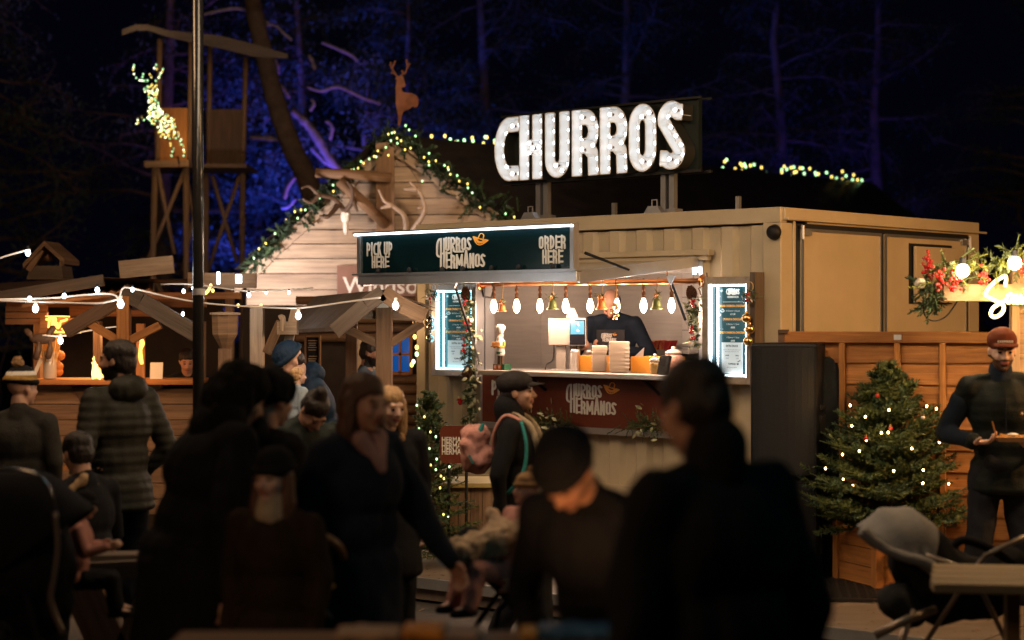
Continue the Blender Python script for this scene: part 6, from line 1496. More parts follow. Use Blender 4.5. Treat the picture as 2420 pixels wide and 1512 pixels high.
ab = thing('notice_board', 'dark red rounded notice board with three rows of white letters, beside the pink bag', 'sign', P(1073, 1095, 12.5))
a, c = P(1040, 1095, 12.5), P(1122, 1006, 12.5); b = MB(); r0 = .04
loop = arc(a.x + r0, a.z + r0, r0, r0, 180, 270, 4) + arc(c.x - r0, a.z + r0, r0, r0, 270, 360, 4) + arc(c.x - r0, c.z - r0, r0, r0, 0, 90, 4) + arc(a.x + r0, c.z - r0, r0, r0, 90, 180, 4)
b.prism(loop, .02, lambda x, z, d: Vector((x, 12.52 - d, z))); b.build('panel', M_BROWNPANEL, ab)
for i in range(3):
    b = MB(); vs, fs = bfont('HERMANOS', .058, None, lambda x, y, d: Vector(((a.x + c.x) / 2 + x, 12.497, P(0, 1046 + i * 14, 12.5).z + y)), .72, 'CENTER', .0012); b.add(vs, fs); b.build('letter_row', M_WHITEVINYL, ab)
b = MB(); b.tube([(a.x + .06, 12.54, 0), (a.x + .06, 12.54, a.z + .1)], .012, 6); b.tube([(c.x - .06, 12.54, 0), (c.x - .06, 12.54, a.z + .1)], .012, 6); b.build('legs', M_BLACKPL, ab)

# ---------------------------------------------------------------- festoon strings
FY = 12.3
def festoon(label, cab, bulbs, Y=FY, r=.0185):
    """cable with bulbs; bulbs (u, v, size)"""
    t = thing('festoon_string', label, 'string lights', P(cab[0][0], cab[0][1], Y), 0, 'festoon strings over the square')
    b = MB(); b.tube(spline([P(u, v, Y) for u, v in cab], 6), .007, 6); b.build('cable', M_WCABLE, t, True)
    for u, v, s in bulbs:
        c = P(u, v, Y - .01); b = MB(); rr = r * s; b.lathe([(.003, -rr * 1.35), (rr * .6, -rr * 1.1), (rr, -rr * .3), (rr * .92, rr * .4), (rr * .5, rr * 1.15)], c, 12); b.build('bulb', M_BULBC, t, True)
        b = MB(); b.lathe([(rr * .5, rr * 1.1), (rr * .62, rr * 1.3), (rr * .55, rr * 2.4), (rr * .3, rr * 2.6)], c, 8); b.build('socket', M_BLACKPL if s < 1.1 else M_WCABLE, t)
        light('POINT', c + Vector((0, -.07, -.05)), 1.1 * s * s, (.95, .9, .85), None, .03, name='festoon_bulb_lamp')
festoon('short cable with one bulb rising from the left edge past the bell turret', [(-60, 640), (0, 610), (72, 589)], [(66, 597, 1.0)])
festoon('upper cable with small bulbs across the left stall to the porch peak', [(-60, 708), (110, 705), (200, 697), (262, 695), (283, 708)], [(70, 706, .8), (152, 699, .8), (230, 685, .85)])
festoon('lower cable with a big bulb across the left stall to the porch peak', [(-60, 709), (90, 713), (220, 717), (255, 713), (283, 706)], [(84, 729, 1.15), (285, 718, 1.25)], FY - .15)
festoon('long cable sagging from the porch peak past the black pole to the tavern porch', [(283, 706), (290, 682), (315, 682), (400, 702), (480, 716), (560, 723), (640, 727), (702, 728), (760, 722), (830, 712), (900, 703)], [(313, 684, .7), (705, 746, 1.1), (935, 722, 1.2)], FY + .25)
festoon('row of small cold bulbs hanging below the tavern eaves', [(380, 672), (457, 672), (588, 688), (683, 684), (740, 680)], [(434, 688, .75), (457, 681, .75), (432, 742, .75), (588, 697, .8), (683, 691, .6), (629, 692, .5)], 14.8)
festoon('cable with cold bulbs inside the drinks stall', [(100, 792), (145, 794), (190, 785), (245, 775), (300, 770)], [(143, 805, 1.2), (246, 788, .95)], 15.3)
# ---------------------------------------------------------------- trees of the wood
M_LEAFN = mat('night_leaves', (.060, .085, .060), .8, 0, .5, 5); M_TRUNK = mat('rough_trunk', (.13, .085, .06), .9, 0, .4, 6, .8, 10); M_TWIG = mat('pale_twigs', (.30, .24, .22), .8, 0, .3, 9)
def wood_tree(label, base, H, spread, seed, nleaf, lean=(0, 0), r0=.22, bare=.5, low=.12):
    rnd = random.Random(seed); base = Vector(base); t = thing('woodland_tree', label, 'tree', base, 0, 'trees of the dark wood')
    top = base + Vector((lean[0], lean[1], H)); tr = MB(); pts = [base.lerp(top, i / 8) + Vector((rnd.gauss(0, .06), rnd.gauss(0, .06), 0)) for i in range(9)]
    tr.tube(pts, [r0 * (1 - .8 * i / 8) for i in range(9)], 10); tr.build('trunk', M_TRUNK, t, True)
    br = MB(); lf = MB(); tips = []
    n = int(H * 5.5)
    for k in range(n):
        f_ = low + (1 - low) * (k + rnd.random()) / n; p = base.lerp(top, f_); a = rnd.uniform(0, 6.283); L = spread * (1.15 - .85 * f_) * rnd.uniform(.5, 1.1)
        d = Vector((math.cos(a), math.sin(a), rnd.uniform(-.25, .5))).normalized(); q = p; path = [q]
        for j in range(6):
            q = q + d * (L / 6); d = (d + Vector((rnd.gauss(0, .16), rnd.gauss(0, .16), rnd.gauss(-.05, .14)))).normalized(); path.append(q)
            if j > 0:
                for _ in range(2):
                    e = (d + Vector((rnd.gauss(0, .7), rnd.gauss(0, .7), rnd.gauss(-.1, .5)))).normalized(); l2 = L * rnd.uniform(.15, .38)
                    m_ = q + e * l2 * .5 + Vector((rnd.gauss(0, .05),) * 3); z_ = q + e * l2 + Vector((0, 0, -l2 * .2)); br.tube([q, m_, z_], [.014, .010, .004], 4, 0, False); tips += [m_, z_, q]
        br.tube(path, [.05 * (1 - .8 * i / 6) * (1.2 - f_) + .006 for i in range(7)], 5, 0, False)
    br.build('branches', M_TRUNK, t, fix=False)
    for _ in range(nleaf):
        c = rnd.choice(tips) + Vector((rnd.gauss(0, .16), rnd.gauss(0, .16), rnd.gauss(0, .12))); d = Vector((rnd.gauss(0, 1), rnd.gauss(0, 1), rnd.gauss(-.4, .7))).normalized(); s = d.orthogonal().normalized() * rnd.uniform(.014, .035); l = rnd.uniform(.06, .16)
        lf.add([c, c + d * l * .5 + s, c + d * l, c + d * l * .5 - s], [(0, 1, 2, 3)])
    if nleaf: lf.build('foliage', M_LEAFN, t, fix=False)
    return t
specs = [('deep blue bushy tree between the leaning trunk and the stag', -2.0, 34.2, 8.5, 3.0, 21, 14000, (0, 0), .16), ('deep blue leafy tree right behind the lookout tower legs', -5.0, 34.8, 7.5, 3.0, 22, 12000, (0, 0), .16),
 ('dark tree with drooping twigs at the left edge of the wood', -9.5, 32, 9.5, 3.2, 1, 5000, (0, 0), .2), ('dark leafy tree behind the lookout tower', -6.6, 33, 10, 3.0, 2, 6000, (.4, 0), .22),
         ('blue-lit tangled tree right of the lookout tower', -3.9, 33.5, 9.5, 2.6, 3, 14000, (-.2, 0), .16), ('violet-lit bushy tree behind the leaning trunk', -2.9, 31.8, 6.5, 2.4, 4, 12000, (.3, 0), .12),
         ('faint blue tree behind the stag silhouette', -.6, 36, 11, 3.2, 5, 9000, (0, 0), .2), ('faint blue tree above the marquee letters', 2.4, 37, 11, 3.2, 6, 9000, (0, 0), .2),
         ('dim violet tree right of the marquee letters', 5.4, 36, 10, 2.8, 7, 8000, (0, 0), .2), ('violet-flecked tree above the distant end of the light string', 7.6, 37, 10, 2.8, 8, 8000, (0, 0), .2),
         ('dark tree above the container doors', 10.6, 36, 11, 3.0, 9, 6000, (0, 0), .2), ('teal-lit thin-twigged tree at the right edge of the wood', 12.6, 33.5, 9, 3.4, 10, 2500, (0, 0), .2)]
for lb, x, y, H_, sp_, sd, nl, ln, r0 in specs: wood_tree(lb, (x, y, 0), H_, sp_, sd, nl, ln, r0)
# the big leaning trunk
LT = 28.5; t = thing('leaning_tree', 'big dark leaning trunk between the lookout tower and the tavern gable', 'tree', P(770, 1030, LT))
b = MB(); pts = spline([P(590, -80, LT), P(600, 20, LT), P(622, 120, LT), P(650, 235, LT), P(690, 350, LT), P(735, 450, LT), P(790, 700, LT), P(800, 745 + HC * F / LT, LT)], 4); n = len(pts)
b.tube(pts, [.13 + .07 * (i / n) + .015 * noise.noise(Vector((i * .7, 0, 0))) for i in range(n)], 14); b.build('trunk', M_TRUNK, t, True)
for k, br in enumerate((((590, 325), (640, 328), (665, 333), (690, 378), (705, 415), (722, 450), (728, 480)), ((640, 60), (600, 30), (560, 20), (520, 25), (480, 35)), ((622, 62), (650, 60), (672, 80), (690, 95)), ((650, 140), (656, 155), (657, 175)), ((658, 195), (672, 212), (684, 232)), ((690, 262), (712, 280), (735, 305), (755, 335), (770, 362), (800, 400), (830, 412)), ((730, 130), (738, 145), (744, 165)), ((770, 285), (785, 300), (780, 330)), ((735, 235), (742, 245), (732, 262)), ((760, 100), (790, 112), (830, 130), (845, 145)), ((725, 205), (760, 215), (800, 205), (860, 232), (900, 245)), ((700, 470), (680, 490), (665, 492)), ((705, 410), (680, 440), (672, 470)), ((800, 400), (770, 385), (745, 360), (735, 350)))):
    pp_ = spline([P(u, v, LT + (.2 if k < 3 else 1.2 + .3 * math.sin(k * 3))) for u, v in br], 4); n = len(pp_); w_ = (.05, .03, .025, .035, .035, .08, .035, .03, .03, .03, .03, .025, .04, .03)[k]
    b = MB(); b.tube(pp_, [w_ * (.7 + .3 * math.sin(3.14 * i / n)) * (1 + .4 * noise.noise(Vector((i * .9, k, 0)))) for i in range(n)], 7); b.build('branch', M_TWIG, t, True)

# ---------------------------------------------------------------- people
def skinm(name, c): return mat(name, c, .5, 0, .08, 25, .05, 80, sub=.15)
M_SKIN = skinm('skin', (.55, .32, .23)); M_SKIN2 = skinm('skin_ruddy', (.50, .27, .19)); M_SKIN3 = skinm('skin_fair', (.62, .40, .31))
M_LIP = mat('lips', (.36, .12, .10), .4, 0, 0); M_EYE = mat('eyes', (.03, .02, .018), .15, 0, 0)
M_HAIRD = mat('dark_hair', (.018, .012, .010), .5, 0, .4, 60, .5, 150, stretch=(1, 1, .2)); M_HAIRB = mat('brown_hair', (.10, .045, .025), .45, 0, .4, 60, .5, 150, stretch=(1, 1, .2)); M_HAIRL = mat('blonde_hair', (.50, .30, .14), .45, 0, .35, 60, .5, 150, stretch=(1, 1, .2))
def cloth(name, c, var=.2, rough=.85, bump=.25): return mat(name, c, rough, 0, var, 9, bump, 120, spec=.12)
M_BLK = cloth('black_cloth', (.012, .012, .014)); M_NAVY = cloth('navy_cloth', (.014, .020, .034)); M_OLIVE = cloth('grey_olive_quilt', (.028, .027, .022), .3, .5); M_JEAN = cloth('dark_trousers', (.014, .015, .02))
M_CREAMK = cloth('cream_knit', (.42, .34, .24)); M_FURT = cloth('tan_fur', (.34, .20, .10), .5)
def fuse(mb, voxel, smooth=4, fold=0, fscale=6, quilt=0, seed=0):
    me = bpy.data.meshes.new('tmp'); me.from_pydata(mb.v, [], mb.f); o = bpy.data.objects.new('tmp', me); COL.objects.link(o)
    bm = bmesh.new(); bm.from_mesh(me); bmesh.ops.recalc_face_normals(bm, faces=bm.faces); bm.to_mesh(me); bm.free()
    m = o.modifiers.new('r', 'REMESH'); m.mode = 'VOXEL'; m.voxel_size = voxel
    if smooth: s_ = o.modifiers.new('s', 'SMOOTH'); s_.iterations = smooth; s_.factor = .5
    dg = bpy.context.evaluated_depsgraph_get(); r = bpy.data.meshes.new_from_object(o.evaluated_get(dg)); bpy.data.objects.remove(o); bpy.data.meshes.remove(me)
    if fold or quilt:
        nn = [v.normal.copy() for v in r.vertices]
        for v, n_ in zip(r.vertices, nn):
            c = v.co; a = 0
            if fold: a += fold * (noise.noise(Vector((c.x * fscale + seed, c.y * fscale, c.z * fscale * .55))) + .5 * noise.noise(Vector((c.x * fscale * 2.3, c.y * fscale * 2.3 + seed, c.z * fscale * 1.5))))
            if quilt: a += quilt * (abs(math.sin(c.z * math.pi / .050 + .6 * noise.noise(Vector((c.x * 3, c.y * 3, seed))))) - .5)
            v.co = c + n_ * a
    return r
def put_mesh(me, name, mats, parent, classify=None):
    me.materials.clear()
    for m in mats: me.materials.append(m)
    if classify:
        for p in me.polygons: p.material_index = classify(p.center)
    global CTX
    me.name = name
    return finish(name, me, parent, None, True)
def hand(mb, w_, d, nrm, th, curl, s=1.0):
    """palm from the wrist along d, palm facing nrm, thumb on the th side"""
    w_ = Vector(w_); d = Vector(d).normalized(); nrm = Vector(nrm); nrm = (nrm - d * nrm.dot(d)).normalized(); side = d.cross(nrm).normalized()
    if side.dot(Vector(th)) < 0: side = -side
    for i, (o_, L) in enumerate(((.030, .074), (.010, .084), (-.011, .078), (-.031, .060))):
        kn = w_ + d * (.088 - .006 * abs(i - 1)) * s + side * o_ * s
        mb.cap_(w_ + side * o_ * .6 * s + d * .008 * s, kn, .0135 * s, .0115 * s, 8)
        c1 = curl * (.75 + .1 * i); d1 = (d * math.cos(c1) + nrm * math.sin(c1)); p1 = kn + d1 * L * .48 * s
        c2 = c1 + curl * 1.0; d2 = (d * math.cos(c2) + nrm * math.sin(c2)); p2 = p1 + d2 * L * .32 * s
        c3 = c2 + curl * .5; d3 = (d * math.cos(c3) + nrm * math.sin(c3)); p3 = p2 + d3 * L * .2 * s
        mb.cap_(kn, p1, .0105 * s, .0095 * s, 8); mb.cap_(p1, p2, .0095 * s, .0085 * s, 8); mb.cap_(p2, p3, .0085 * s, .0075 * s, 8)
    t0 = w_ + d * .02 * s + side * .022 * s; t1 = t0 + (d * .55 + side * .7 + nrm * .35).normalized() * .045 * s; t2 = t1 + (d * .8 + side * .25 + nrm * .45).normalized() * .032 * s
    mb.cap_(t0, t1, .015 * s, .0115 * s, 8); mb.cap_(t1, t2, .0115 * s, .009 * s, 8)
def person(label, pos, yaw, H=1.75, z0=0.0, pelvis=.95, lean=0, hyaw=0, hpitch=0, hroll=0, twist=0, arms=None, legs=None, skin=M_SKIN, hair='short', hairm=M_HAIRD, beard=False, top=M_BLK, length=.80, bulk=1.0, quilt=0, fold=.010,
           bottom=M_JEAN, vox=.009, hatm=None, hood=None, collar=.02, extra=None, group=None, shoes=True, bodyw=1.0, hatm2=None):
    k = H / 1.75; M = Matrix.Translation((pos[0], pos[1], z0)) @ rotz(R(yaw)); sc = Matrix.Scale(k, 4)
    with frame(M):
        t = thing('person', label, 'person', (0, 0, 0), 0, group)
    with frame(M @ sc):
        U = Matrix.Translation((0, 0, pelvis)) @ Matrix.Rotation(R(lean), 4, 'X') @ rotz(R(twist))
        Hm = U @ Matrix.Translation((0, 0, .545)) @ rotz(R(hyaw)) @ Matrix.Rotation(R(hpitch), 4, 'X') @ Matrix.Rotation(R(hroll), 4, 'Y') @ Matrix.Translation((0, -.018, .125)); Hi = Hm.inverted()
        u = lambda x, y, z: U @ Vector((x, y, z)); hR = Hm.to_3x3(); UR = U.to_3x3()
        arms = arms or {}; A = {}
        for sd, key in ((-1, 'R'), (1, 'L')):
            e, w_, curl = arms.get(key, ((sd * .24, .02, .20), (sd * .22, -.06, -.05), .5))[:3]; A[key] = (u(sd * .185, 0, .455), u(*e), u(*w_), curl, sd, arms.get(key, (0,) * 5)[3:] if key in arms else ())
        legs = legs or {'R': ((-.10, -.01, .50), (-.11, .02, .09)), 'L': ((.10, -.01, .50), (.11, .02, .09))}
        # ---- body
        b = MB()
        b.ell(u(0, 0, .33), (.150 * bodyw, .100, .19), UR); b.ell(u(0, .0, .15), (.13 * bodyw, .092, .15), UR); b.ell(u(0, 0, .0), (.145 * bodyw, .10, .12), UR)
        b.cap_(u(-.15, 0, .455), u(.15, 0, .455), .048, .048); b.cap_(u(0, .012, .47), Hm @ Vector((0, .028, -.075)), .056, .052)
        for key, (s_, e, w_, curl, sd, ex) in A.items():
            b.cap_(s_, e, .047, .037); b.cap_(e, w_, .036, .025)
            hd = (w_ - e).normalized() if not ex else UR @ Vector(ex[0]); pn = UR @ Vector(ex[1] if len(ex) > 1 else (-sd, 0, 0)); th = UR @ Vector(ex[2] if len(ex) > 2 else (0, -1, 0))
            hand(b, w_, hd, pn, th, curl)
        for key, sd in (('R', -1), ('L', 1)):
            kn, an = [Vector(q) for q in legs[key]]; hp = Vector((sd * .085, 0, pelvis - .03)); b.cap_(hp, kn, .072, .050); b.cap_(kn, an, .049, .032); b.cap_(an, an + Vector((0, -.12, -.045)), .032, .028)
        h = lambda x, y, z: Hm @ Vector((x, y, z))
        b.ell(h(0, .018, .032), (.072, .092, .082), hR, 16); b.ell(h(0, -.018, -.025), (.062, .072, .085), hR, 16); b.ell(h(0, -.030, -.070), (.043, .050, .040), hR); b.ell(h(0, -.062, -.094), (.022, .022, .018), hR, 10)
        b.cap_(h(0, -.086, .006), h(0, -.106, -.030), .008, .0125, 8); b.ell(h(.010, -.094, -.034), .009, hR, 8); b.ell(h(-.010, -.094, -.034), .009, hR, 8)
        b.cap_(h(-.036, -.074, .022), h(.036, -.074, .022), .012, .012, 8)
        for sd in (-1, 1):
            b.ell(h(sd * .036, -.062, -.028), (.022, .022, .024), hR, 8); b.ell(h(sd * .072, .012, -.008), (.009, .019, .031), hR, 10); b.ell(h(sd * .029, -.079, .002), (.013, .010, .009), hR, 8)
        b.cap_(h(-.017, -.085, -.056), h(.017, -.085, -.056), .0075, .0075, 8); b.cap_(h(-.014, -.083, -.066), h(.014, -.083, -.066), .0085, .0085, 8)
        me = fuse(b, vox, 2)
        def cls(c):
            q = Hi @ c
            if q.z > -.13 and q.length < .2:
                if q.y < -.068 and abs(abs(q.x) - .029) < .010 and abs(q.z - .001) < .0065: return 2
                if q.y < -.062 and .012 < abs(q.x) < .048 and .0165 < q.z < .0265: return 3
                if q.y < -.075 and abs(q.x) < .024 and -.070 < q.z < -.052: return 1
                if beard and (q.z < -.046 + .25 * max(0, q.y + .09) or (q.z < -.040 and abs(q.x) < .03 and q.y < -.07)) and q.y < .035 and q.z > -.125: return 3
            return 0
        put_mesh(me, 'body', [skin, M_LIP, M_EYE, hairm], t, cls)
        # ---- trousers
        if bottom:
            b = MB(); b.ell(u(0, 0, .0), (.165 * bodyw, .125, .12), UR)
            for key, sd in (('R', -1), ('L', 1)):
                kn, an = [Vector(q) for q in legs[key]]; hp = Vector((sd * .085, 0, pelvis - .03)); b.cap_(hp, kn, .098, .082); b.cap_(kn, an + Vector((0, 0, .0)), .080, .070)
            put_mesh(fuse(b, .013, 3, .016, 9, 0, H * 7), 'trousers', [bottom], t)
        if shoes:
            for key in 'RL':
                an = Vector(legs[key][1]); b = MB(); b.ell(an + Vector((0, -.05, -.050)), (.045, .13, .04)); b.ell(an + Vector((0, .01, -.02)), (.045, .06, .065)); b.ell(an + Vector((0, -.05, -.075)), (.047, .135, .015)); put_mesh(fuse(b, .012, 2), 'shoe', [M_BLK], t)
        # ---- coat
        g = bulk; b = MB()
        b.ell(u(0, 0, .33), (.178 * g * bodyw, .122 * g, .20), UR, 16); b.ell(u(0, 0, .14), (.158 * g * bodyw, .116 * g, .18), UR, 16); b.ell(u(0, 0, .0), (.172 * g * bodyw, .130 * g, .12), UR, 16)
        b.cap_(u(-.165, .005, .450), u(.165, .005, .450), .060 * g, .060 * g); b.cap_(u(-.05, .01, .51), u(-.15, .005, .47), .045, .05); b.cap_(u(.05, .01, .51), u(.15, .005, .47), .045, .05)
        zt_ = pelvis
        if length < pelvis - .1: b.lathe([(1e-3 + .168 * g * bodyw, zt_), (.175 * g * bodyw * (1 + .12 * (zt_ - length)), (zt_ + length) / 2), (.182 * g * bodyw * (1 + .25 * (zt_ - length)), length + .02), (.165 * g * bodyw * (1 + .25 * (zt_ - length)), length)], (0, 0, 0), 18, Matrix.Diagonal((1, .78, 1)).to_3x3())
        for key, (s_, e, w_, curl, sd, ex) in A.items():
            b.cap_(s_, e, .064 * g, .052 * g); b.cap_(e, e.lerp(w_, .93), .050 * g, .040 * g)
        if collar: b.cap_(u(0, .02, .49), u(0, .020, .50 + collar), .066 + .008 * g, .064)
        put_mesh(fuse(b, .012, 3, fold, 6.5, quilt, H * 3), 'coat', [top] if not isinstance(top, (list, tuple)) else list(top), t)
        if hood:
            b = MB(); b.ell(u(0, .075, .52), (.125, .075, .085), UR); b.cap_(u(-.09, .02, .50), u(-.05, -.07, .46), .035, .03); b.cap_(u(.09, .02, .50), u(.05, -.07, .46), .035, .03); put_mesh(fuse(b, .012, 2, .012, 14), 'hood', [hood], t)
        # ---- hair or hat
        hm = MB()
        if hair in ('short', 'long', 'bun', 'bald'):
            if hair == 'bald': hm.ell(h(0, .055, -.005), (.077, .062, .07), hR)
            else: hm.ell(h(0, .022, .052), (.080, .098, .070), hR, 16); hm.ell(h(0, .045, .0), (.076, .072, .085), hR); [hm.ell(h(sd * .066, .0, .03), (.014, .035, .035), hR) for sd in (-1, 1)]
            if hair == 'bun': hm.ell(h(0, .05, .13), .040, hR); hm.ell(h(0, .04, .1), .05, hR)
        if hair in ('long', 'hatlong'):
            for sd in (-1, 1): hm.cap_(h(sd * .072, .01, .02), h(sd * .085, .0, -.12), .030, .036); hm.cap_(h(sd * .085, .0, -.12), h(sd * .075, -.02, -.24), .036, .022)
            hm.cap_(h(0, .06, .0), h(0, .075, -.2), .07, .06)
        if hair in ('beanie', 'flatcap', 'cap'): hm.ell(h(0, .05, -.012), (.072, .06, .055), hR)
        if hm.v: put_mesh(fuse(hm, .007, 2, .004, 40), 'hair', [hairm], t)
        if hair in ('beanie', 'hatlong', 'pombeanie'):
            b = MB(); b.ell(h(0, .012, .070), (.088, .108, .082), hR, 16); n = 22; cp = [h(.084 * math.cos(i / n * 6.283), .012 + .103 * math.sin(i / n * 6.283), .048 + .012 * math.sin(i / n * 6.283)) for i in range(n + 1)]; b.tube(cp, .021, 8, 0, False)
            if hair == 'pombeanie': pass
            def hc(c): 
                z_ = (Hi @ c).z; return 0 if not hatm2 else (1 if .055 < z_ < .085 else 2 if .085 < z_ < .11 else 0)
            put_mesh(fuse(b, .007, 2, .002, 60), 'beanie', [hatm or M_BLK] + ([hatm2, M_PAPER] if hatm2 else []), t, hc)
            if hair == 'pombeanie': b = MB(); b.ell(h(0, .04, .165), .04, hR); put_mesh(fuse(b, .006, 1, .012, 70), 'pompom', [M_FURT], t)
        if hair in ('furhat', 'furhood'):
            b = MB(); b.ell(h(0, .02, .055), (.105, .12, .095), hR, 16)
            if hair == 'furhood': b.ell(h(0, .05, -.02), (.13, .11, .13), hR, 16); b.cap_(h(-.07, .05, -.12), h(.07, .05, -.12), .09, .09)
            put_mesh(fuse(b, .009, 2, .012, 22), 'fur_hat' if hair == 'furhat' else 'fur_hood', [hatm or M_BLK], t)
        if hood is M_FURT: 
            rf = random.Random(3); b = MB()
            for _ in range(1500):
                a_ = rf.uniform(0, 6.28); c_ = math.acos(rf.uniform(-1, 1)); d_ = Vector((math.sin(c_) * math.cos(a_), math.sin(c_) * math.sin(a_), math.cos(c_))); o_ = Vector((d_.x * .13, d_.y * .08 + .075, d_.z * .09 + .52)); p_ = u(*o_); e_ = UR @ (d_ + Vector((rf.gauss(0, .4), rf.gauss(0, .4), rf.gauss(-.2, .4)))).normalized() * rf.uniform(.02, .045); s_ = e_.orthogonal().normalized() * .0018
                b.add([p_ - s_, p_ + s_, p_ + e_], [(0, 1, 2)])
            b.build('fur_trim', M_FURT, t, fix=False)
        if hair in ('cap', 'flatcap'):
            b = MB(); e_ = .012 if hair == 'flatcap' else 0; b.ell(h(0, .012 + e_, .060), (.086 + e_, .105 + e_ * 1.3, .078 + e_ * .3), hR, 16)
            b2 = MB(); n = 14; vs = []
            for i in range(n + 1):
                a_ = math.pi * i / n; 
                for rr, dz in ((.0, .0), (1.0, -.012)): vs.append(h((.076 + .006 * rr) * math.cos(a_) * (1 - .12 * rr), -.068 - (.028 + rr * .074) * math.sin(a_), .040 + dz * 1.0 + .012 * math.sin(a_)))
            up_ = hR @ Vector((0, 0, .006)); m_ = len(vs); vs2 = vs + [v + up_ for v in vs]
            fs = [(2 * i, 2 * i + 1, 2 * i + 3, 2 * i + 2) for i in range(n)] + [(m_ + 2 * i, m_ + 2 * i + 2, m_ + 2 * i + 3, m_ + 2 * i + 1) for i in range(n)] + [(2 * i + 1, m_ + 2 * i + 1, m_ + 2 * i + 3, 2 * i + 3) for i in range(n)]
            put_mesh(fuse(b, .007, 2), 'cap', [hatm or M_BLK], t, None); b2.add(vs2, fs); b2.build('cap_brim', hatm or M_BLK, t, True)
        if extra: extra(t, u, h, UR, hR, A)
    return t
def at(u, Y): return ((u - U0) / F * Y, Y)
def Hof(v, Y, z0=0): return HC - (v - VH) / F * Y - z0

# 1 man with the rust cap holding a tray
def ex_cap(t, u, h, UR, hR, A):
    b = MB()
    for i in range(9): x = -.040 + i * .010; q = h(x, -.0965 + .9 * x * x / .1, .066 - 3 * x * x * .5); b.box(q, (.006, .003, .011), hR)
    b.build('cap_lettering', M_WHITEM, t)
    b = MB(); c = u(.09, -.134, .315); b.lathe([(.022, 0), (.022, .004)], c, 20, UR @ Matrix.Rotation(R(90), 3, 'X'), 0); b.lathe([(.013, .004), (.013, .0055)], c, 20, UR @ Matrix.Rotation(R(90), 3, 'X'), 1); b.lathe([(.006, .0055), (.006, .007)], c, 12, UR @ Matrix.Rotation(R(90), 3, 'X'), 2); b.build('round_badge', [M_GOLD, M_BLKB, M_WHITEM], t)
    b = MB(); b.cap_(u(0, .015, .50), u(0, .022, .555), .072, .070); b.cap_(u(0, -.125, .44), u(0, -.142, .15), .006, .006); put_mesh(fuse(b, .01, 2), 'collar', [M_NAVY], t)
    for key in 'RL':
        s_, e, w_, c_, sd, ex = A[key]; b = MB(); b.cap_(e, e.lerp(w_, .93), .054, .044); b.cap_(s_.lerp(e, .3), e, .068, .056); put_mesh(fuse(b, .011, 2, .006, 9), 'sleeve', [M_BLUEN], t)
M_BLKB = mat('badge_brown', (.12, .06, .03), .5, 0, 0); M_BLUEN = cloth('dark_blue_sleeve', (.008, .014, .026)); M_GILET = cloth('dark_green_gilet', (.007, .010, .010), .2, .6)
Yc = 10.9; pc_ = at(2366, Yc)
person('man in a rust-red cap and dark gilet, holding a paper tray of chips', pc_, -4, Hof(763, Yc) - .03, 0, .95, 0, 0, 6, 0, 0,
       {'R': ((-.31, .06, .19), (-.185, -.20, .155), .55, (.75, -.65, .05), (.1, -.2, 1), (0, -1, .2)), 'L': ((.30, .06, .18), (.16, -.22, .13), .55, (-.85, -.5, .05), (0, -.1, 1), (0, -1, .2))},
       {'R': ((-.13, -.02, .50), (-.16, .0, .09)), 'L': ((.12, -.02, .50), (.15, .02, .09))}, M_SKIN3, 'cap', M_HAIRB, True, M_GILET, .80, 1.06, .0022, .018, M_JEAN, .006, cloth('rust_cap', (.10, .024, .010), .15), None, .03, ex_cap)
k_ = (Hof(763, Yc) - .03) / 1.75
tz = (.95 + .165) * k_; tx = pc_[0] - .015
with frame(Matrix.Translation((tx, Yc - .285 * k_, tz)) @ rotz(R(-4))):
    t = thing('food_tray', 'small brown paper tray of chips held by the man in the rust cap', 'food tray', (0, 0, 0))
    b = MB(); vs = [(-.085, -.045, 0), (.085, -.045, 0), (.085, .045, 0), (-.085, .045, 0), (-.11, -.06, .028), (.11, -.06, .028), (.11, .06, .028), (-.11, .06, .028)]; vs += [(x * .97, y * .95, z + .003) for x, y, z in vs]
    b.add(vs, [(3, 2, 1, 0), (0, 1, 5, 4), (1, 2, 6, 5), (2, 3, 7, 6), (3, 0, 4, 7), (8, 9, 10, 11), (12, 13, 9, 8), (13, 14, 10, 9), (14, 15, 11, 10), (15, 12, 8, 11), (4, 5, 13, 12), (5, 6, 14, 13), (6, 7, 15, 14), (7, 4, 12, 15)]); b.build('paper_boat', mat('kraft_paper', (.50, .28, .13), .7), t)
    b = MB(); rnd = random.Random(5)
    for _ in range(22): c = Vector((rnd.uniform(-.07, .07), rnd.uniform(-.03, .03), .02 + rnd.random() * .018)); a_ = rnd.uniform(0, 3.1); d_ = Vector((math.cos(a_), math.sin(a_) * .6, rnd.uniform(-.2, .2))) * .028; b.bar(c - d_, c + d_, .010, .010)
    b.build('chips', mat('chips_gold', (.62, .33, .10), .6, 0, .2), t); b = MB(); b.ell((.0, 0, .04), (.035, .025, .012)); b.build('sauce', M_PAPER, t, True)
    b = MB(); b.bar((-.10, -.02, .03), (-.125, -.03, .12), .012, .003); b.build('wooden_fork', M_FENCE, t)

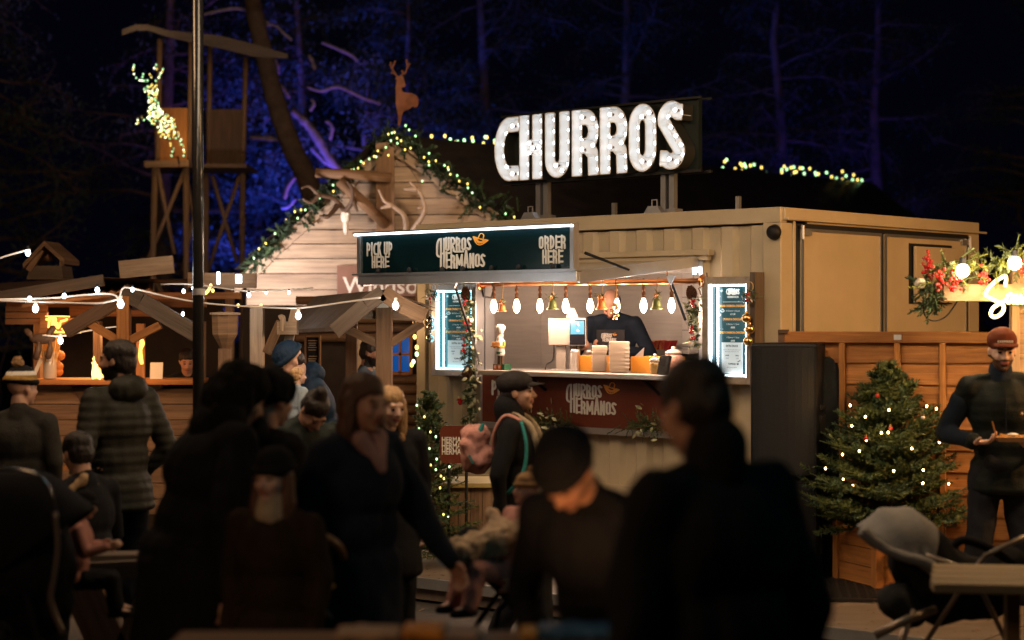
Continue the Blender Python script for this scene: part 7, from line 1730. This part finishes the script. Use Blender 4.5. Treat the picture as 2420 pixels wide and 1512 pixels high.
# 2 man with the flat dark cap in front of the kiosk
def ex_flat(t, u, h, UR, hR, A):
    for sd in (-1, 1):
        b = MB(); pts = [u(sd * .055, .06, .53), u(sd * .085, -.02, .52), u(sd * .075, -.11, .44), u(sd * .07, -.15, .25), u(sd * .075, -.16, .0), u(sd * .08, -.165, -.12)]; b.tube(spline(pts, 4), [.024] * 12 + [.032] * 9, 8); put_mesh(fuse(b, .01, 2, .005, 20), 'scarf', [M_CREAMK], t)
    b = MB(); b.cap_(u(0, .04, .50), u(0, .055, .57), .095, .10); put_mesh(fuse(b, .012, 2), 'coat_collar', [M_BLK], t)
    b = MB(); b.tube(spline([u(-.06, .135, .30), u(-.11, .12, .42), u(-.16, .04, .53), u(-.175, -.06, .50)], 5), .014, 6, 0); b.build('bag_strap', M_PINK, t, True)
    b = MB(); b.tube(spline([u(-.175, -.06, .50), u(-.20, -.10, .35), u(-.21, -.08, .18), u(-.19, .02, .05)], 5), .012, 6, 0); b.build('bag_strap', M_TEAL, t, True)
M_PINK = cloth('pink_cloth', (.55, .27, .23)); M_TEAL = cloth('teal_cloth', (.04, .24, .24))
Yf = 10.3; pf = at(1222, Yf); Hf = Hof(866, Yf) - .03
person('man in dark cap, black coat and cream scarf, facing right before the brown panel', pf, 78, Hf, 0, .95, 0, 0, -4, 0, 0,
       {'R': ((-.27, .06, .17), (-.24, .05, -.08), .5), 'L': ((.26, .05, .17), (.24, -.02, -.08), .5)}, {'R': ((-.10, -.06, .50), (-.10, .10, .12)), 'L': ((.10, -.12, .52), (.10, -.15, .09))}, M_SKIN, 'flatcap', M_HAIRD, False, M_BLK, .60, 1.10, 0, .012, M_JEAN, .007, cloth('grey_black_felt', (.035, .030, .030), .3), None, .0, ex_flat)
b = MB(); c = P(1122, 1060, Yf + .05); Mb = Matrix.Rotation(R(14), 3, 'Y')
b.ell(c, (.075, .08, .145), Mb); b.ell(c + Vector((-.0, 0, .075)), (.082, .085, .07), Mb); b.ell(c + Vector((.035, 0, -.055)), (.070, .075, .10), Mb); b.cap_(c + Vector((-.05, -.05, .02)), c + Vector((.02, -.06, -.08)), .04, .035)
me = fuse(b, .009, 2, .016, 16); o = put_mesh(me, 'backpack', [M_PINK], None); tag(o, 'pale pink child rucksack hanging behind the man in the dark cap', 'bag')
b = MB(); b.cap_(P(1135, 1018, Yf), P(1140, 1005, Yf), .018, .012); b.bar(P(1108, 1075, Yf - .08), P(1118, 1095, Yf - .08), .03, .01); o2 = b.build('bag_toggle', M_TEAL, o)

# 3 bearded man in the padded jacket
Y3 = 10.1
person('bearded man in a hooded grey-green quilted jacket, facing left at the bar', at(283, Y3), -128, Hof(797, Y3), 0, .95, 0, 22, 0, 0, 0, {'L': ((.29, .06, .18), (.22, -.10, .02), .5), 'R': ((-.29, .06, .18), (-.22, -.10, .02), .5)}, None, M_SKIN2, 'short', M_HAIRD, True, M_OLIVE, .80, 1.12, .0055, .009, M_JEAN, .008, None, M_OLIVE)
# 4 striped bobble hat man
Y4 = 10.6
def ex4(t, u, h, UR, hR, A):
    b = MB(); b.ell(u(.10, .16, .02), (.075, .03, .05), UR); put_mesh(fuse(b, .01, 2, .01, 12), 'folded_cloth', [M_TEAL], t)
person('man in a striped bobble hat and dark sweater, back turned, at the bar', at(48, Y4), 172, Hof(858, Y4) - .03, 0, .95, 0, -30, 0, 0, 0, None, None, M_SKIN, 'pombeanie', M_HAIRD, False, cloth('dark_grey_knit', (.035, .033, .03), .3), .84, 1.05, 0, .008, M_JEAN, .009, M_BLK, None, .03, ex4, None, True, 1.1, cloth('mustard', (.30, .18, .05)))
# 5 seated woman with scarf
Y5 = 9.3
def ex5(t, u, h, UR, hR, A):
    b = MB(); n = 18; b.tube([u(.085 * math.cos(i / n * 6.283), .01 + .085 * math.sin(i / n * 6.283), .53 + .02 * math.sin(i)) for i in range(n + 1)], .032, 8, 0, False); b.cap_(u(.06, .09, .52), u(.14, .06, .46), .03, .02); put_mesh(fuse(b, .009, 2, .010, 20), 'scarf', [M_SCARFB], t)
M_SCARFB = cloth('beige_scarf', (.40, .27, .15), .3)
sit = {'R': ((-.11, -.42, .56), (-.12, -.44, .10)), 'L': ((.11, -.42, .56), (.12, -.40, .10))}
person('dark-haired woman in black with a beige scarf, sitting with her back to us', at(208, Y5), -128, 1.66, 0, .62, 6, -10, 8, 0, 0, {'R': ((-.25, -.06, .20), (-.20, -.25, .15), .5), 'L': ((.25, -.15, .24), (.16, -.42, .22), .5)}, sit, M_SKIN, 'short', M_HAIRD, False, M_BLK, .50, 1.08, 0, .010, M_JEAN, .009, None, None, .02, ex5)
# 6 big dark figure
Y6 = 7.3
person('large dark figure in a wide black hooded coat, leaning right, in the left foreground', at(455, Y6), 118, Hof(884, Y6) + .07, 0, .95, 15, 0, 10, 0, 0, {'R': ((-.34, .0, .17), (-.38, -.05, -.1), .5), 'L': ((.34, .0, .17), (.34, -.1, -.05), .5)}, None, M_SKIN, 'furhood', M_HAIRD, False, M_BLK, .30, 1.62, 0, .02, M_JEAN, .010, cloth('black_fur', (.010, .009, .008), .5), M_BLK)
# 7
Y7 = 7.5
person('dark figure in a round black fur hat, turned away to the right, left foreground', at(612, Y7), 132, Hof(856, Y7) - .03, 0, .95, 4, 10, 5, 0, 0, None, None, M_SKIN2, 'furhat', M_HAIRD, False, M_BLK, .55, 1.25, 0, .022, M_JEAN, .010, None, M_BLK)
# 8 brown-haired woman
Y8 = 7.2
def ex8(t, u, h, UR, hR, A):
    b = MB(); b.cap_(u(-.05, -.06, .52), u(.0, -.14, .40), .040, .02); b.cap_(u(.05, -.06, .52), u(.0, -.14, .40), .040, .02); put_mesh(fuse(b, .01, 2, .006, 14), 'scarf', [cloth('rose_scarf', (.38, .22, .20))], t)
person('brown-haired woman in a dark navy coat with a rose scarf, walking right in the foreground', at(838, Y8), 48, Hof(872, Y8), 0, .95, 3, 0, 6, 0, 0, {'R': ((-.24, .08, .16), (-.22, .0, -.14), .7), 'L': ((.31, -.06, .19), (.36, -.20, .0), .7, (.3, -.5, -.8), (-1, 0, 0), (0, -1, 0))}, {'R': ((-.1, -.08, .5), (-.1, .12, .14)), 'L': ((.1, -.14, .52), (.1, -.16, .09))}, M_SKIN2, 'long', M_HAIRB, False, M_NAVY, .52, 1.22, 0, .022, M_JEAN, .009, None, None, .02, ex8)
# 9 blonde
Y9 = 9.6
person('blonde woman with a tan fur hood, smiling with lowered eyes, behind the brown-haired woman', at(917, Y9), 32, Hof(906, Y9), 0, .95, 0, 0, 12, 0, 0, None, None, M_SKIN3, 'long', M_HAIRL, False, M_BLK, .60, 1.15, 0, .012, M_JEAN, .008, None, M_FURT)
# 10 brunette
Y10 = 9.9
person('young woman with tied dark hair looking down, in a black-green jacket', at(708, Y10), 35, Hof(914, Y10) + .06, 0, .95, 8, 0, 48, 0, 0, {'R': ((-.27, -.02, .17), (-.12, -.26, .12), .7), 'L': ((.27, -.02, .17), (.12, -.26, .12), .7)}, None, M_SKIN, 'bun', M_HAIRD, False, cloth('green_black', (.022, .028, .025), .2, .5), .70, 1.1, 0, .012, M_JEAN, .008)
# 11 girl
Y11 = 6.75
def ex11(t, u, h, UR, hR, A):
    b = MB(); b.cap_(u(0, -.02, .50), u(0, -.01, .57), .085, .075); put_mesh(fuse(b, .01, 1, .004, 30), 'roll_neck', [M_CREAMK], t)
person('young girl in a black woollen hat, long fair hair and cream roll-neck, looking left', at(650, Y11), -24, Hof(1050, Y11) - .02, 0, .95, 0, 0, 0, 0, 0, None, None, M_SKIN3, 'hatlong', M_HAIRB, False, cloth('brown_jacket', (.032, .02, .012), .3), .70, 1.15, 0, .012, M_JEAN, .007, M_BLK, None, .0, ex11)
# 12, 13 blue-hooded adult with a toddler
Y12 = 12.9
M_BLUEC = cloth('blue_quilted_coat', (.010, .023, .045), .2, .6)
person('adult in a hooded dark blue coat, bending over a toddler, left of the tavern porch', at(778, Y12), -62, Hof(818, Y12) + .10, 0, .95, 22, 0, 14, 0, 0, {'R': ((-.24, -.20, .20), (-.10, -.36, .16), .7), 'L': ((.24, -.20, .20), (.06, -.38, .10), .7)}, None, M_SKIN, 'beanie', M_HAIRD, False, M_BLUEC, .62, 1.2, 0, .012, M_JEAN, .010, M_BLUEC, M_BLUEC)
Y13 = 12.6
person('toddler in a pale striped top and green trousers, held up by the adult in blue', at(703, Y13), 120, .92, Hof(862, Y13) - .93, .95, 0, 0, 0, 0, 0, None, {'R': ((-.10, -.15, .66), (-.11, -.05, .4)), 'L': ((.10, -.15, .66), (.11, -.05, .4))}, M_SKIN3, 'short', M_HAIRL, False, cloth('pale_blue_knit', (.30, .36, .42)), .85, 1.2, 0, .01, cloth('green_trousers', (.05, .30, .20)), .008)
# 14 bar man
Y14 = 16.4
person('bar tender in black, half hidden by the black pole, behind the wooden bar', at(442, Y14), 12, Hof(818, Y14), 0, .95, 0, 0, 20, 0, 0, None, None, M_SKIN2, 'short', M_HAIRD, False, M_BLK, .80, 1.0, 0, .01, M_JEAN, .010)
# 15 blue waistcoat man
Y15 = 15.4
person('man with short hair in a grey-blue waistcoat, in profile beneath the tavern porch', at(868, Y15), 72, Hof(797, Y15), 0, .95, 0, 0, 12, 0, 0, None, None, M_SKIN2, 'short', M_HAIRD, True, cloth('grey_blue', (.10, .13, .17)), .80, 1.0, 0, .01, M_JEAN, .009)
# 16 server in the kiosk
def ex16(t, u, h, UR, hR, A):
    b = MB(); a_ = .125 / 800; y_ = -.142
    logo(b, lambda x, y, d: u(-.075 + x * a_, y_ - d, .325 + y * a_ * .9)); b.build('logo_lettering', [M_WHITEM, M_ORANGE], t)
    b = MB(); b.slab(-.13, .13, 0, .012, 0, .5); b.v = [tuple(u(x * .9, -.134 + y, -.08 + z)) for x, y, z in b.v]; b.build('apron', mat('apron_black', (.012, .012, .016), .7), t)
ps = fp(1452, 745, .72); wpos = CM @ Vector((ps.x, .72, 0)); Ys = wpos.y; Hs = 1.80; zs = Hof(684, Ys) - Hs * .965
person('bald-topped server in a dark navy sweater, head bowed over the hatch counter', (wpos.x, wpos.y), -14, Hs, zs, .95, 6, 0, 40, 0, 0,
       {'R': ((-.30, -.08, .22), (-.235, -.31, .285), .9, (.85, -.5, .1), (.2, -.2, 1), (0, -1, .3)), 'L': ((.32, -.03, .20), (.0, -.29, .285), .9, (-.9, -.4, .1), (0, -.2, 1), (0, -1, .3))}, None, M_SKIN2, 'bald', M_HAIRD, True, M_NAVY, .84, 1.06, 0, .010, M_JEAN, .0065, None, None, .03, ex16)
# 17 bowed figure in the foreground
Y17 = 5.6
person('person in a black woollen hat with bowed head, in front of the kiosk, right foreground', at(1452, Y17), -30, 1.70, 0, .95, 24, 0, 26, 0, 0, {'R': ((-.28, -.04, .16), (-.20, -.20, -.05), .6), 'L': ((.28, -.04, .16), (.20, -.20, -.05), .6)}, None, skinm('skin_warm', (.56, .28, .16)), 'beanie', M_HAIRD, False, M_BLK, .40, 1.12, 0, .022, M_JEAN, .009)
# 18 large man from behind
Y18 = 4.45
person('broad man in a plain black coat seen from behind, largest figure, right foreground', at(1712, Y18), -146, Hof(824, Y18), 0, .95, 6, 0, 12, 0, 0, {'R': ((-.27, .02, .16), (-.27, -.05, -.10), .6), 'L': ((.27, .0, .16), (.27, -.05, -.10), .6)}, None, M_SKIN2, 'short', M_HAIRD, False, M_BLK, .48, 1.16, 0, .022, M_JEAN, .010, None, None, .05, lambda t, u, h, UR, hR, A: put_mesh(fuse((lambda b: (b.cap_(u(0, .02, .50), u(0, .03, .565), .082, .078), b)[1])(MB()), .012, 2, .008, 10), 'coat_collar', [M_BLK], t))
# ---------------------------------------------------------------- pushchairs, tables, chair, bench
M_GREYF = cloth('silver_grey_fabric', (.24, .23, .22), .15); M_BLKF = cloth('black_fabric', (.010, .010, .012)); M_TUBE = mat('dull_tube', (.30, .24, .19), .35, .7, .1); M_TYRE = mat('tyre', (.015, .015, .015), .8, 0, .1)
def wheel(parent, c, r, w=.035, axis=(0, 1, 0)):
    c = Vector(c); ax = Vector(axis).normalized(); Q_ = ax.to_track_quat('Z', 'Y').to_matrix()
    b = MB(); n = 22; b.tube([c + Q_ @ Vector((r * math.cos(i / n * 6.2832), r * math.sin(i / n * 6.2832), 0)) for i in range(n + 1)], w / 2, 8, 0, False); wh = b.build('wheel', M_TYRE, parent, True)
    b = MB(); 
    for i in range(5): a_ = i * 6.2832 / 5; b.tube([c, c + Q_ @ Vector((r * .95 * math.cos(a_), r * .95 * math.sin(a_), 0))], .008, 6)
    b.lathe([(.025, -.02), (.025, .02)], c, 10, Q_); b.build('spokes', M_GALV, wh)
def canopy(name, parent, piv, a0, a1, rho, hw, m, thick=.006, ax=(1, 0, 0), dy=(0, 1, 0)):
    """folding hood: ribs fan out from a pivot"""
    piv = Vector(piv); ax = Vector(ax); dy = Vector(dy); n, k = 16, 14; vs = []
    for i in range(n + 1):
        a_ = R(a0 + (a1 - a0) * i / n); d_ = ax * math.cos(a_) + Vector((0, 0, 1)) * math.sin(a_); rr = rho(i / n) * (1 - .05 * abs(math.sin(i / n * math.pi * 3)))
        for j in range(k + 1):
            f_ = math.pi * j / k; c_ = math.cos(f_); s_ = math.sin(f_); vs.append(piv + d_ * rr * (abs(s_) ** .45) + dy * hw * (abs(c_) ** .8) * (1 if c_ > 0 else -1))
    b = MB(); b.add(vs, [(i * (k + 1) + j, i * (k + 1) + j + 1, (i + 1) * (k + 1) + j + 1, (i + 1) * (k + 1) + j) for i in range(n) for j in range(k)]); o = b.build(name, m, parent, True, fix=False)
    s_ = o.modifiers.new('solid', 'SOLIDIFY'); s_.thickness = thick
    return o
# right-hand pushchair
YR = 8.7; q = lambda u, v, dy=0: P(u, v, YR + dy)
t = thing('pushchair', 'pushchair with a silver-grey hood, before the wooden planter at the right', 'pushchair', q(2200, 1680))
canopy('hood', t, q(2172, 1342, .0), 146, 74, lambda x: .36 - .13 * x * x, .24, M_GREYF)
b = MB(); n = 12; b.tube(spline([q(2036, 1252, -.24), q(2060, 1275, -.24), q(2120, 1310, -.25), q(2188, 1330, -.25), q(2210, 1345, -.25)], 4), [.030] * 16 + [.024], 8); put_mesh(fuse(b, .012, 2, .006, 12), 'hood_side', [M_GREYF], t)
b = MB(); b.cap_(q(2175, 1320), q(2225, 1385), .17, .19); b.cap_(q(2225, 1385), q(2330, 1395), .19, .15); b.cap_(q(2330, 1390), q(2375, 1345), .14, .12); put_mesh(fuse(b, .018, 3, .015, 8), 'seat', [M_BLKF], t)
b = MB(); b.tube(spline([q(2255, 1290, -.2), q(2275, 1276, -.22), q(2310, 1284, -.22), q(2350, 1302, -.22), q(2392, 1328, -.2)], 5), .022, 8); b.build('bumper_bar', M_BLKF, t, True)
for dy in (-.24, .24):
    b = MB(); b.tube([q(2460, 1250, dy), q(2330, 1312, dy), q(2298, 1350, dy), q(2160, 1560, dy)], .013, 8); b.build('frame_tube', M_TUBE, t, True)
    b = MB(); b.tube([q(2188, 1312, dy), q(2298, 1350, dy), q(2400, 1560, dy)], .013, 8); b.build('frame_tube', M_TUBE, t, True)
b = MB(); b.tube([q(2460, 1250, -.24), q(2475, 1245, 0), q(2460, 1250, .24)], .018, 8); b.build('handle', M_BLKF, t, True)
b = MB(); b.tube([q(2068, 1502, -.26), q(2148, 1462, -.26), q(2210, 1440, -.2)], .022, 8); b.build('footrest_bar', M_TUBE, t, True)
b = MB(); b.cap_(q(2120, 1420, -.1), q(2148, 1450, -.1), .09, .08); b.cap_(q(2150, 1410, .1), q(2230, 1420, .1), .07, .07); put_mesh(fuse(b, .015, 2, .02, 9), 'basket_bag', [cloth('grey_bag', (.03, .03, .03), .3)], t)
for u_, v_, dy in ((2090, 1480, -.26), (2090, 1480, .26), (2390, 1560, -.26), (2390, 1560, .26)): c = q(u_, v_, dy); c.z = .12; wheel(t, c, .10)
for dy in (-.26, .26): c = q(2090, 1480, dy); b = MB(); b.tube([q(2160, 1440, dy), (c.x, c.y, .14)], .012, 6); b.build('frame_tube', M_TUBE, t, True)
# right-hand table
zt = .78; t = thing('wooden_table', 'pale wooden table with a yellow-green cloth end, at the right edge', 'table', (2.35, 7.9, 0))
M_TBL = wood('table_pine', (.42, .30, .16), .6)
b = MB(); 
for k in range(4): b.bar((1.80 + .04 * k, 7.62 + .16 * k, zt), (3.3, 7.42 + .16 * k, zt), .15, .04)
b.build('table_top', M_TBL, t, bevel=.005)
for x, y in ((2.25, 7.66), (2.25, 8.0), (3.1, 7.6), (3.1, 7.95)): b = MB(); b.slab(x - .03, x + .03, y - .03, y + .03, 0, zt - .02, 0, 2); b.build('leg', M_TBL, t)
b = MB(); b.bar((2.22, 7.60, zt + .026), (3.2, 7.5, zt + .026), .34, .006); tag(b.build('table_cloth', mat('lime_cloth', (.42, .42, .06), .7, 0, .15), None), 'yellow-green cloth lying on the pale table at the right edge', 'cloth')
# low table along the bottom edge with packets
YT = 5.35; zt = HC - (1490 - VH) / F * YT
t = thing('bar_table', 'dark brown table top along the bottom edge, in front of the crowd', 'table', (-.4, 5.1, 0)); b = MB()
for k in range(4): b.slab(P(430, 0, YT).x, P(1440, 0, YT).x, YT - .13 * (k + 1), YT - .13 * k - .006, zt - .035, zt, 0, 0)
b.build('table_top', M_BEAM, t, bevel=.005)
for u_ in (520, 1380): b = MB(); c = P(u_, 0, YT); b.slab(c.x - .035, c.x + .035, YT - .3, YT - .23, 0, zt - .036, 0, 2); b.build('leg', M_BEAM, t)
for u0, u1, m, s_, h_ in ((800, 950, mat('tan_paper', (.42, .28, .18), .7, 0, .2), 'crumpled tan paper on the dark table along the bottom edge', .02), (956, 1050, mat('orange_packet', (.60, .24, .04), .5, 0, .2), 'orange packet on the dark table along the bottom edge', .03), (1054, 1135, mat('pinkish_paper', (.34, .24, .20), .7, 0, .2), 'dull pink paper right of the orange packet on the table', .018),
                         (1228, 1268, mat('amber_packet', (.50, .26, .06), .5, 0, .2), 'small amber packet left of the blue one, on the table', .02), (1272, 1450, mat('blue_packet', (.03, .10, .20), .5, 0, .5, 6), 'blue and violet patterned packet at the right end of the table', .03)):
    a, c = P(u0, 0, YT - .1), P(u1, 0, YT - .1); b = MB(); b.box(((a.x + c.x) / 2, YT - .12, zt + h_ / 2 + .006), (c.x - a.x, .16, h_)); b.box(((a.x + c.x) / 2 + .02, YT - .12, zt + h_ + .009), ((c.x - a.x) * .7, .10, .006)); put_mesh(fuse(b, .008, 2, .006, 30), 'packet', [m], None)
    o = COL.objects[-1]; tag(o, s_, 'packet')
# bentwood chair
YC = 6.9; q2 = lambda u, v, dy=0: P(u, v, YC + dy)
M_BENT = mat('bentwood', (.26, .13, .05), .35, 0, .25, 6, .1); t = thing('bentwood_chair', 'curved bentwood chair with a pale yellow seat, low in the foreground left of centre', 'chair', q2(700, 1800))
b = MB(); b.tube(spline([q2(582, 1400, .3), q2(600, 1345, .2), q2(650, 1290, .05), q2(715, 1266, 0), q2(770, 1272, 0), q2(806, 1305, .1), q2(806, 1350, .25), q2(785, 1405, .35)], 6), .020, 10); b.build('backrest', M_BENT, t, True)
b = MB(); b.lathe([(.20, -.015), (.215, 0), (.20, .015)], q2(665, 1385, .1), 28); b.build('seat', mat('seat_yellow', (.42, .29, .08), .5, 0, .15), t, True)
b = MB(); b.tube(spline([q2(700, 1310, .1), q2(722, 1345, .1), q2(728, 1372, .08), q2(716, 1400, .0), q2(690, 1440, -.05), (q2(650, 1490, -.08)), q2(640, 1760, -.1)], 5), .017, 8); b.build('leg', mat('bent_yellow', (.40, .26, .08), .4, 0, .2), t, True)
b = MB(); b.tube(spline([q2(775, 1385, .2), q2(745, 1420, .15), q2(715, 1470, .05), q2(695, 1510, .0), q2(700, 1760, 0)], 5), .017, 8); b.build('leg', M_BENT, t, True)
for u_, dy in ((600, .25), (735, .4)): b = MB(); b.tube([q2(u_ + 20, 1390, dy), q2(u_, 1740, dy)], .016, 8); b.build('leg', M_BENT, t, True)
# left-hand pushchair
YL_ = 7.6; q3 = lambda u, v, dy=0: P(u, v, YL_ + dy)
t = thing('pushchair', 'black pushchair with a shiny rimmed hood at the left edge', 'pushchair', q3(60, 1750))
canopy('hood', t, q3(40, 1330, .0), 35, 150, lambda x: .39 + .02 * x, .26, M_BLKF)
b = MB(); b.tube(spline([q3(-20, 1107, -.27), q3(40, 1108, -.28), q3(90, 1124, -.28), q3(118, 1158, -.27), q3(132, 1215, -.24), q3(142, 1260, -.2)], 5), .008, 6); b.build('hood_rim', mat('chrome_rim', (.5, .5, .48), .2, 1, .1), t, True)
b = MB(); b.cap_(q3(30, 1260), q3(50, 1340), .24, .24); b.cap_(q3(50, 1340), q3(90, 1420), .24, .16); put_mesh(fuse(b, .018, 3, .015, 8), 'seat', [M_BLKF], t)
for dy in (-.25, .25): b = MB(); b.tube(spline([q3(130, 1210, dy), q3(136, 1290, dy), q3(128, 1360, dy), q3(120, 1420, dy), q3(150, 1500, dy)], 4), .013, 8); b.build('frame_tube', M_TUBE if dy < 0 else M_BLKF, t, True)
for u_, dy in ((145, -.26), (145, .26), (-40, -.26), (-40, .26)): c = q3(u_, 1480, dy); c.z = .20; wheel(t, c, .18)
for dy in (-.26, .26): c = q3(145, 1480, dy); b = MB(); b.tube([(c.x, c.y, .20), tuple(q3(60, 1400, dy))], .012, 6); b.build('frame_tube', M_BLKF, t, True)
# seat-side toddler with a pink mitten
b = MB(); 
person('toddler with a pink sleeve reaching up from the black pushchair', (q3(98, 0).x, YL_ + .55), 100, .85, .55, .40, 8, 0, 0, 0, 0, {'R': ((-.26, -.08, .26), (-.22, -.28, .34), .5), 'L': ((.24, -.05, .25), (.2, -.2, .3), .5)}, {'R': ((-.11, -.35, .36), (-.12, -.40, .10)), 'L': ((.11, -.35, .36), (.12, -.40, .10))}, M_SKIN3, 'beanie', M_HAIRB, False, M_PINK, .38, 1.15, 0, .01, M_BLK, .008, M_BLK, None, .02)
# picnic bench end
YB_ = 8.8; q4 = lambda u, v, dy=0: P(u, v, YB_ + dy)
t = thing('picnic_bench', 'weathered picnic bench with a slanting plank leg, under the seated woman', 'bench', q4(230, 1650))
b = MB(); b.bar(q4(160, 1352), q4(395, 1340), .05, .085); b.build('cross_rail', M_SHAKE, t, bevel=.004)
b = MB(); b.bar(q4(183, 1364, -.03), q4(266, 1545, -.03), .045, .19, (1, 0, .3)); b.build('leg', M_BEAM, t, bevel=.004); b = MB(); b.bar(q4(380, 1364, -.03), q4(300, 1545, -.03), .045, .15, (1, 0, .3)); b.build('leg', M_BEAM, t, bevel=.004)
for k, vv in ((0, 1318), (1, 1322)): b = MB(); b.bar(q4(140, vv, .05 + .2 * k), q4(420, vv - 6, .3 + .2 * k), .18, .035); b.build('seat_plank', M_SHAKE, t, bevel=.004)
b = MB(); [b.lathe([(.012, 0), (.010, .008)], q4(u_, v_, -.03), 10, Matrix.Rotation(R(90), 3, 'X')) for u_, v_ in ((177, 1352), (186, 1358))]; b.build('bolts', M_GALV, t)
b = MB(); b.bar(P(40, 1105, 13.0), P(180, 1103, 13.0), .06, .05); tag(b.build('orange_rail', M_FENCE), 'bright orange-lit rail behind the seated woman, left edge', 'rail')
# middle pushchair with a child in fur
YM = 8.3; q5 = lambda u, v, dy=0: P(u, v, YM + dy)
t = thing('pushchair', 'dark pushchair in the middle of the crowd, carrying the child under cream fur', 'pushchair', q5(1180, 1720))
b = MB(); b.cap_(q5(1110, 1280), q5(1180, 1330), .07, .10); b.cap_(q5(1180, 1330), q5(1230, 1400), .11, .09); put_mesh(fuse(b, .014, 3, .01, 9), 'seat', [M_BLKF], t)
for dy in (-.2, .2): b = MB(); b.tube([q5(1085, 1262, dy), q5(1180, 1400, dy), q5(1110, 1500, dy), q5(1090, 1600, dy)], .014, 8); b.build('frame_tube', M_BLKF, t, True); b = MB(); b.tube([q5(1240, 1390, dy), q5(1180, 1440, dy), q5(1150, 1600, dy)], .012, 8); b.build('frame_tube', M_BLKF, t, True)
for u_, dy in ((1100, -.22), (1100, .22), (1240, -.22), (1240, .22)): c = q5(u_, 1600, dy); c.z = .10; wheel(t, c, .085)
def exk(t, u, h, UR, hR, A):
    b = MB(); rf = random.Random(2); b2 = MB(); b2.cap_(u(-.2, -.05, .30), u(.2, -.05, .30), .13, .13); b2.cap_(u(0, -.15, .2), u(0, -.45, .05), .16, .12); b2.cap_(u(-.2, -.05, .3), u(-.32, -.1, .42), .10, .06)
    put_mesh(fuse(b2, .014, 2, .03, 9), 'fur_blanket', [M_FURC], t)
M_FURC = cloth('cream_fur', (.50, .36, .24), .35, 1, .6)
person('small child in a tan bobble hat under cream fur, in the middle pushchair', (q5(1200, 0).x, YM - .1), -60, 1.0, .56, .35, -18, 0, 10, 0, 0, None, {'R': ((-.11, -.35, .40), (-.12, -.42, .12)), 'L': ((.11, -.35, .40), (.12, -.42, .12))}, skinm('skin_child', (.62, .36, .27)), 'pombeanie', M_HAIRB, False, M_PINK, .3, 1.1, 0, .01, M_PINK, .008, M_FURT, None, .0, exk)
# fallen leaves, needles and scraps on the ground and deck
rnd = random.Random(77); b = MB()
for _ in range(1500):
    x, y = rnd.uniform(-3.5, 4.5), rnd.uniform(6.5, 12.6); z = .006
    l_ = DM.inverted() @ Vector((x, y, 0))
    if -1.1 < l_.y < 2.5 and -3.6 < l_.x < 4.8: z = .172
    a_ = rnd.uniform(0, 6.28); s_ = rnd.uniform(.006, .022); d_ = Vector((math.cos(a_), math.sin(a_), rnd.uniform(-.1, .2))) * s_; e_ = Vector((-d_.y, d_.x, 0)) * rnd.uniform(.2, .7)
    c_ = Vector((x, y, z)); b.add([c_ - d_, c_ + e_ + Vector((0, 0, .004)), c_ + d_, c_ - e_], [(0, 1, 2, 3)])
tag(b.build('leaf_litter', mat('dead_leaves', (.16, .10, .05), .8, 0, .5, 40), fix=False), 'fallen leaves and needles scattered over the ground and the deck', 'litter', None, 'stuff')
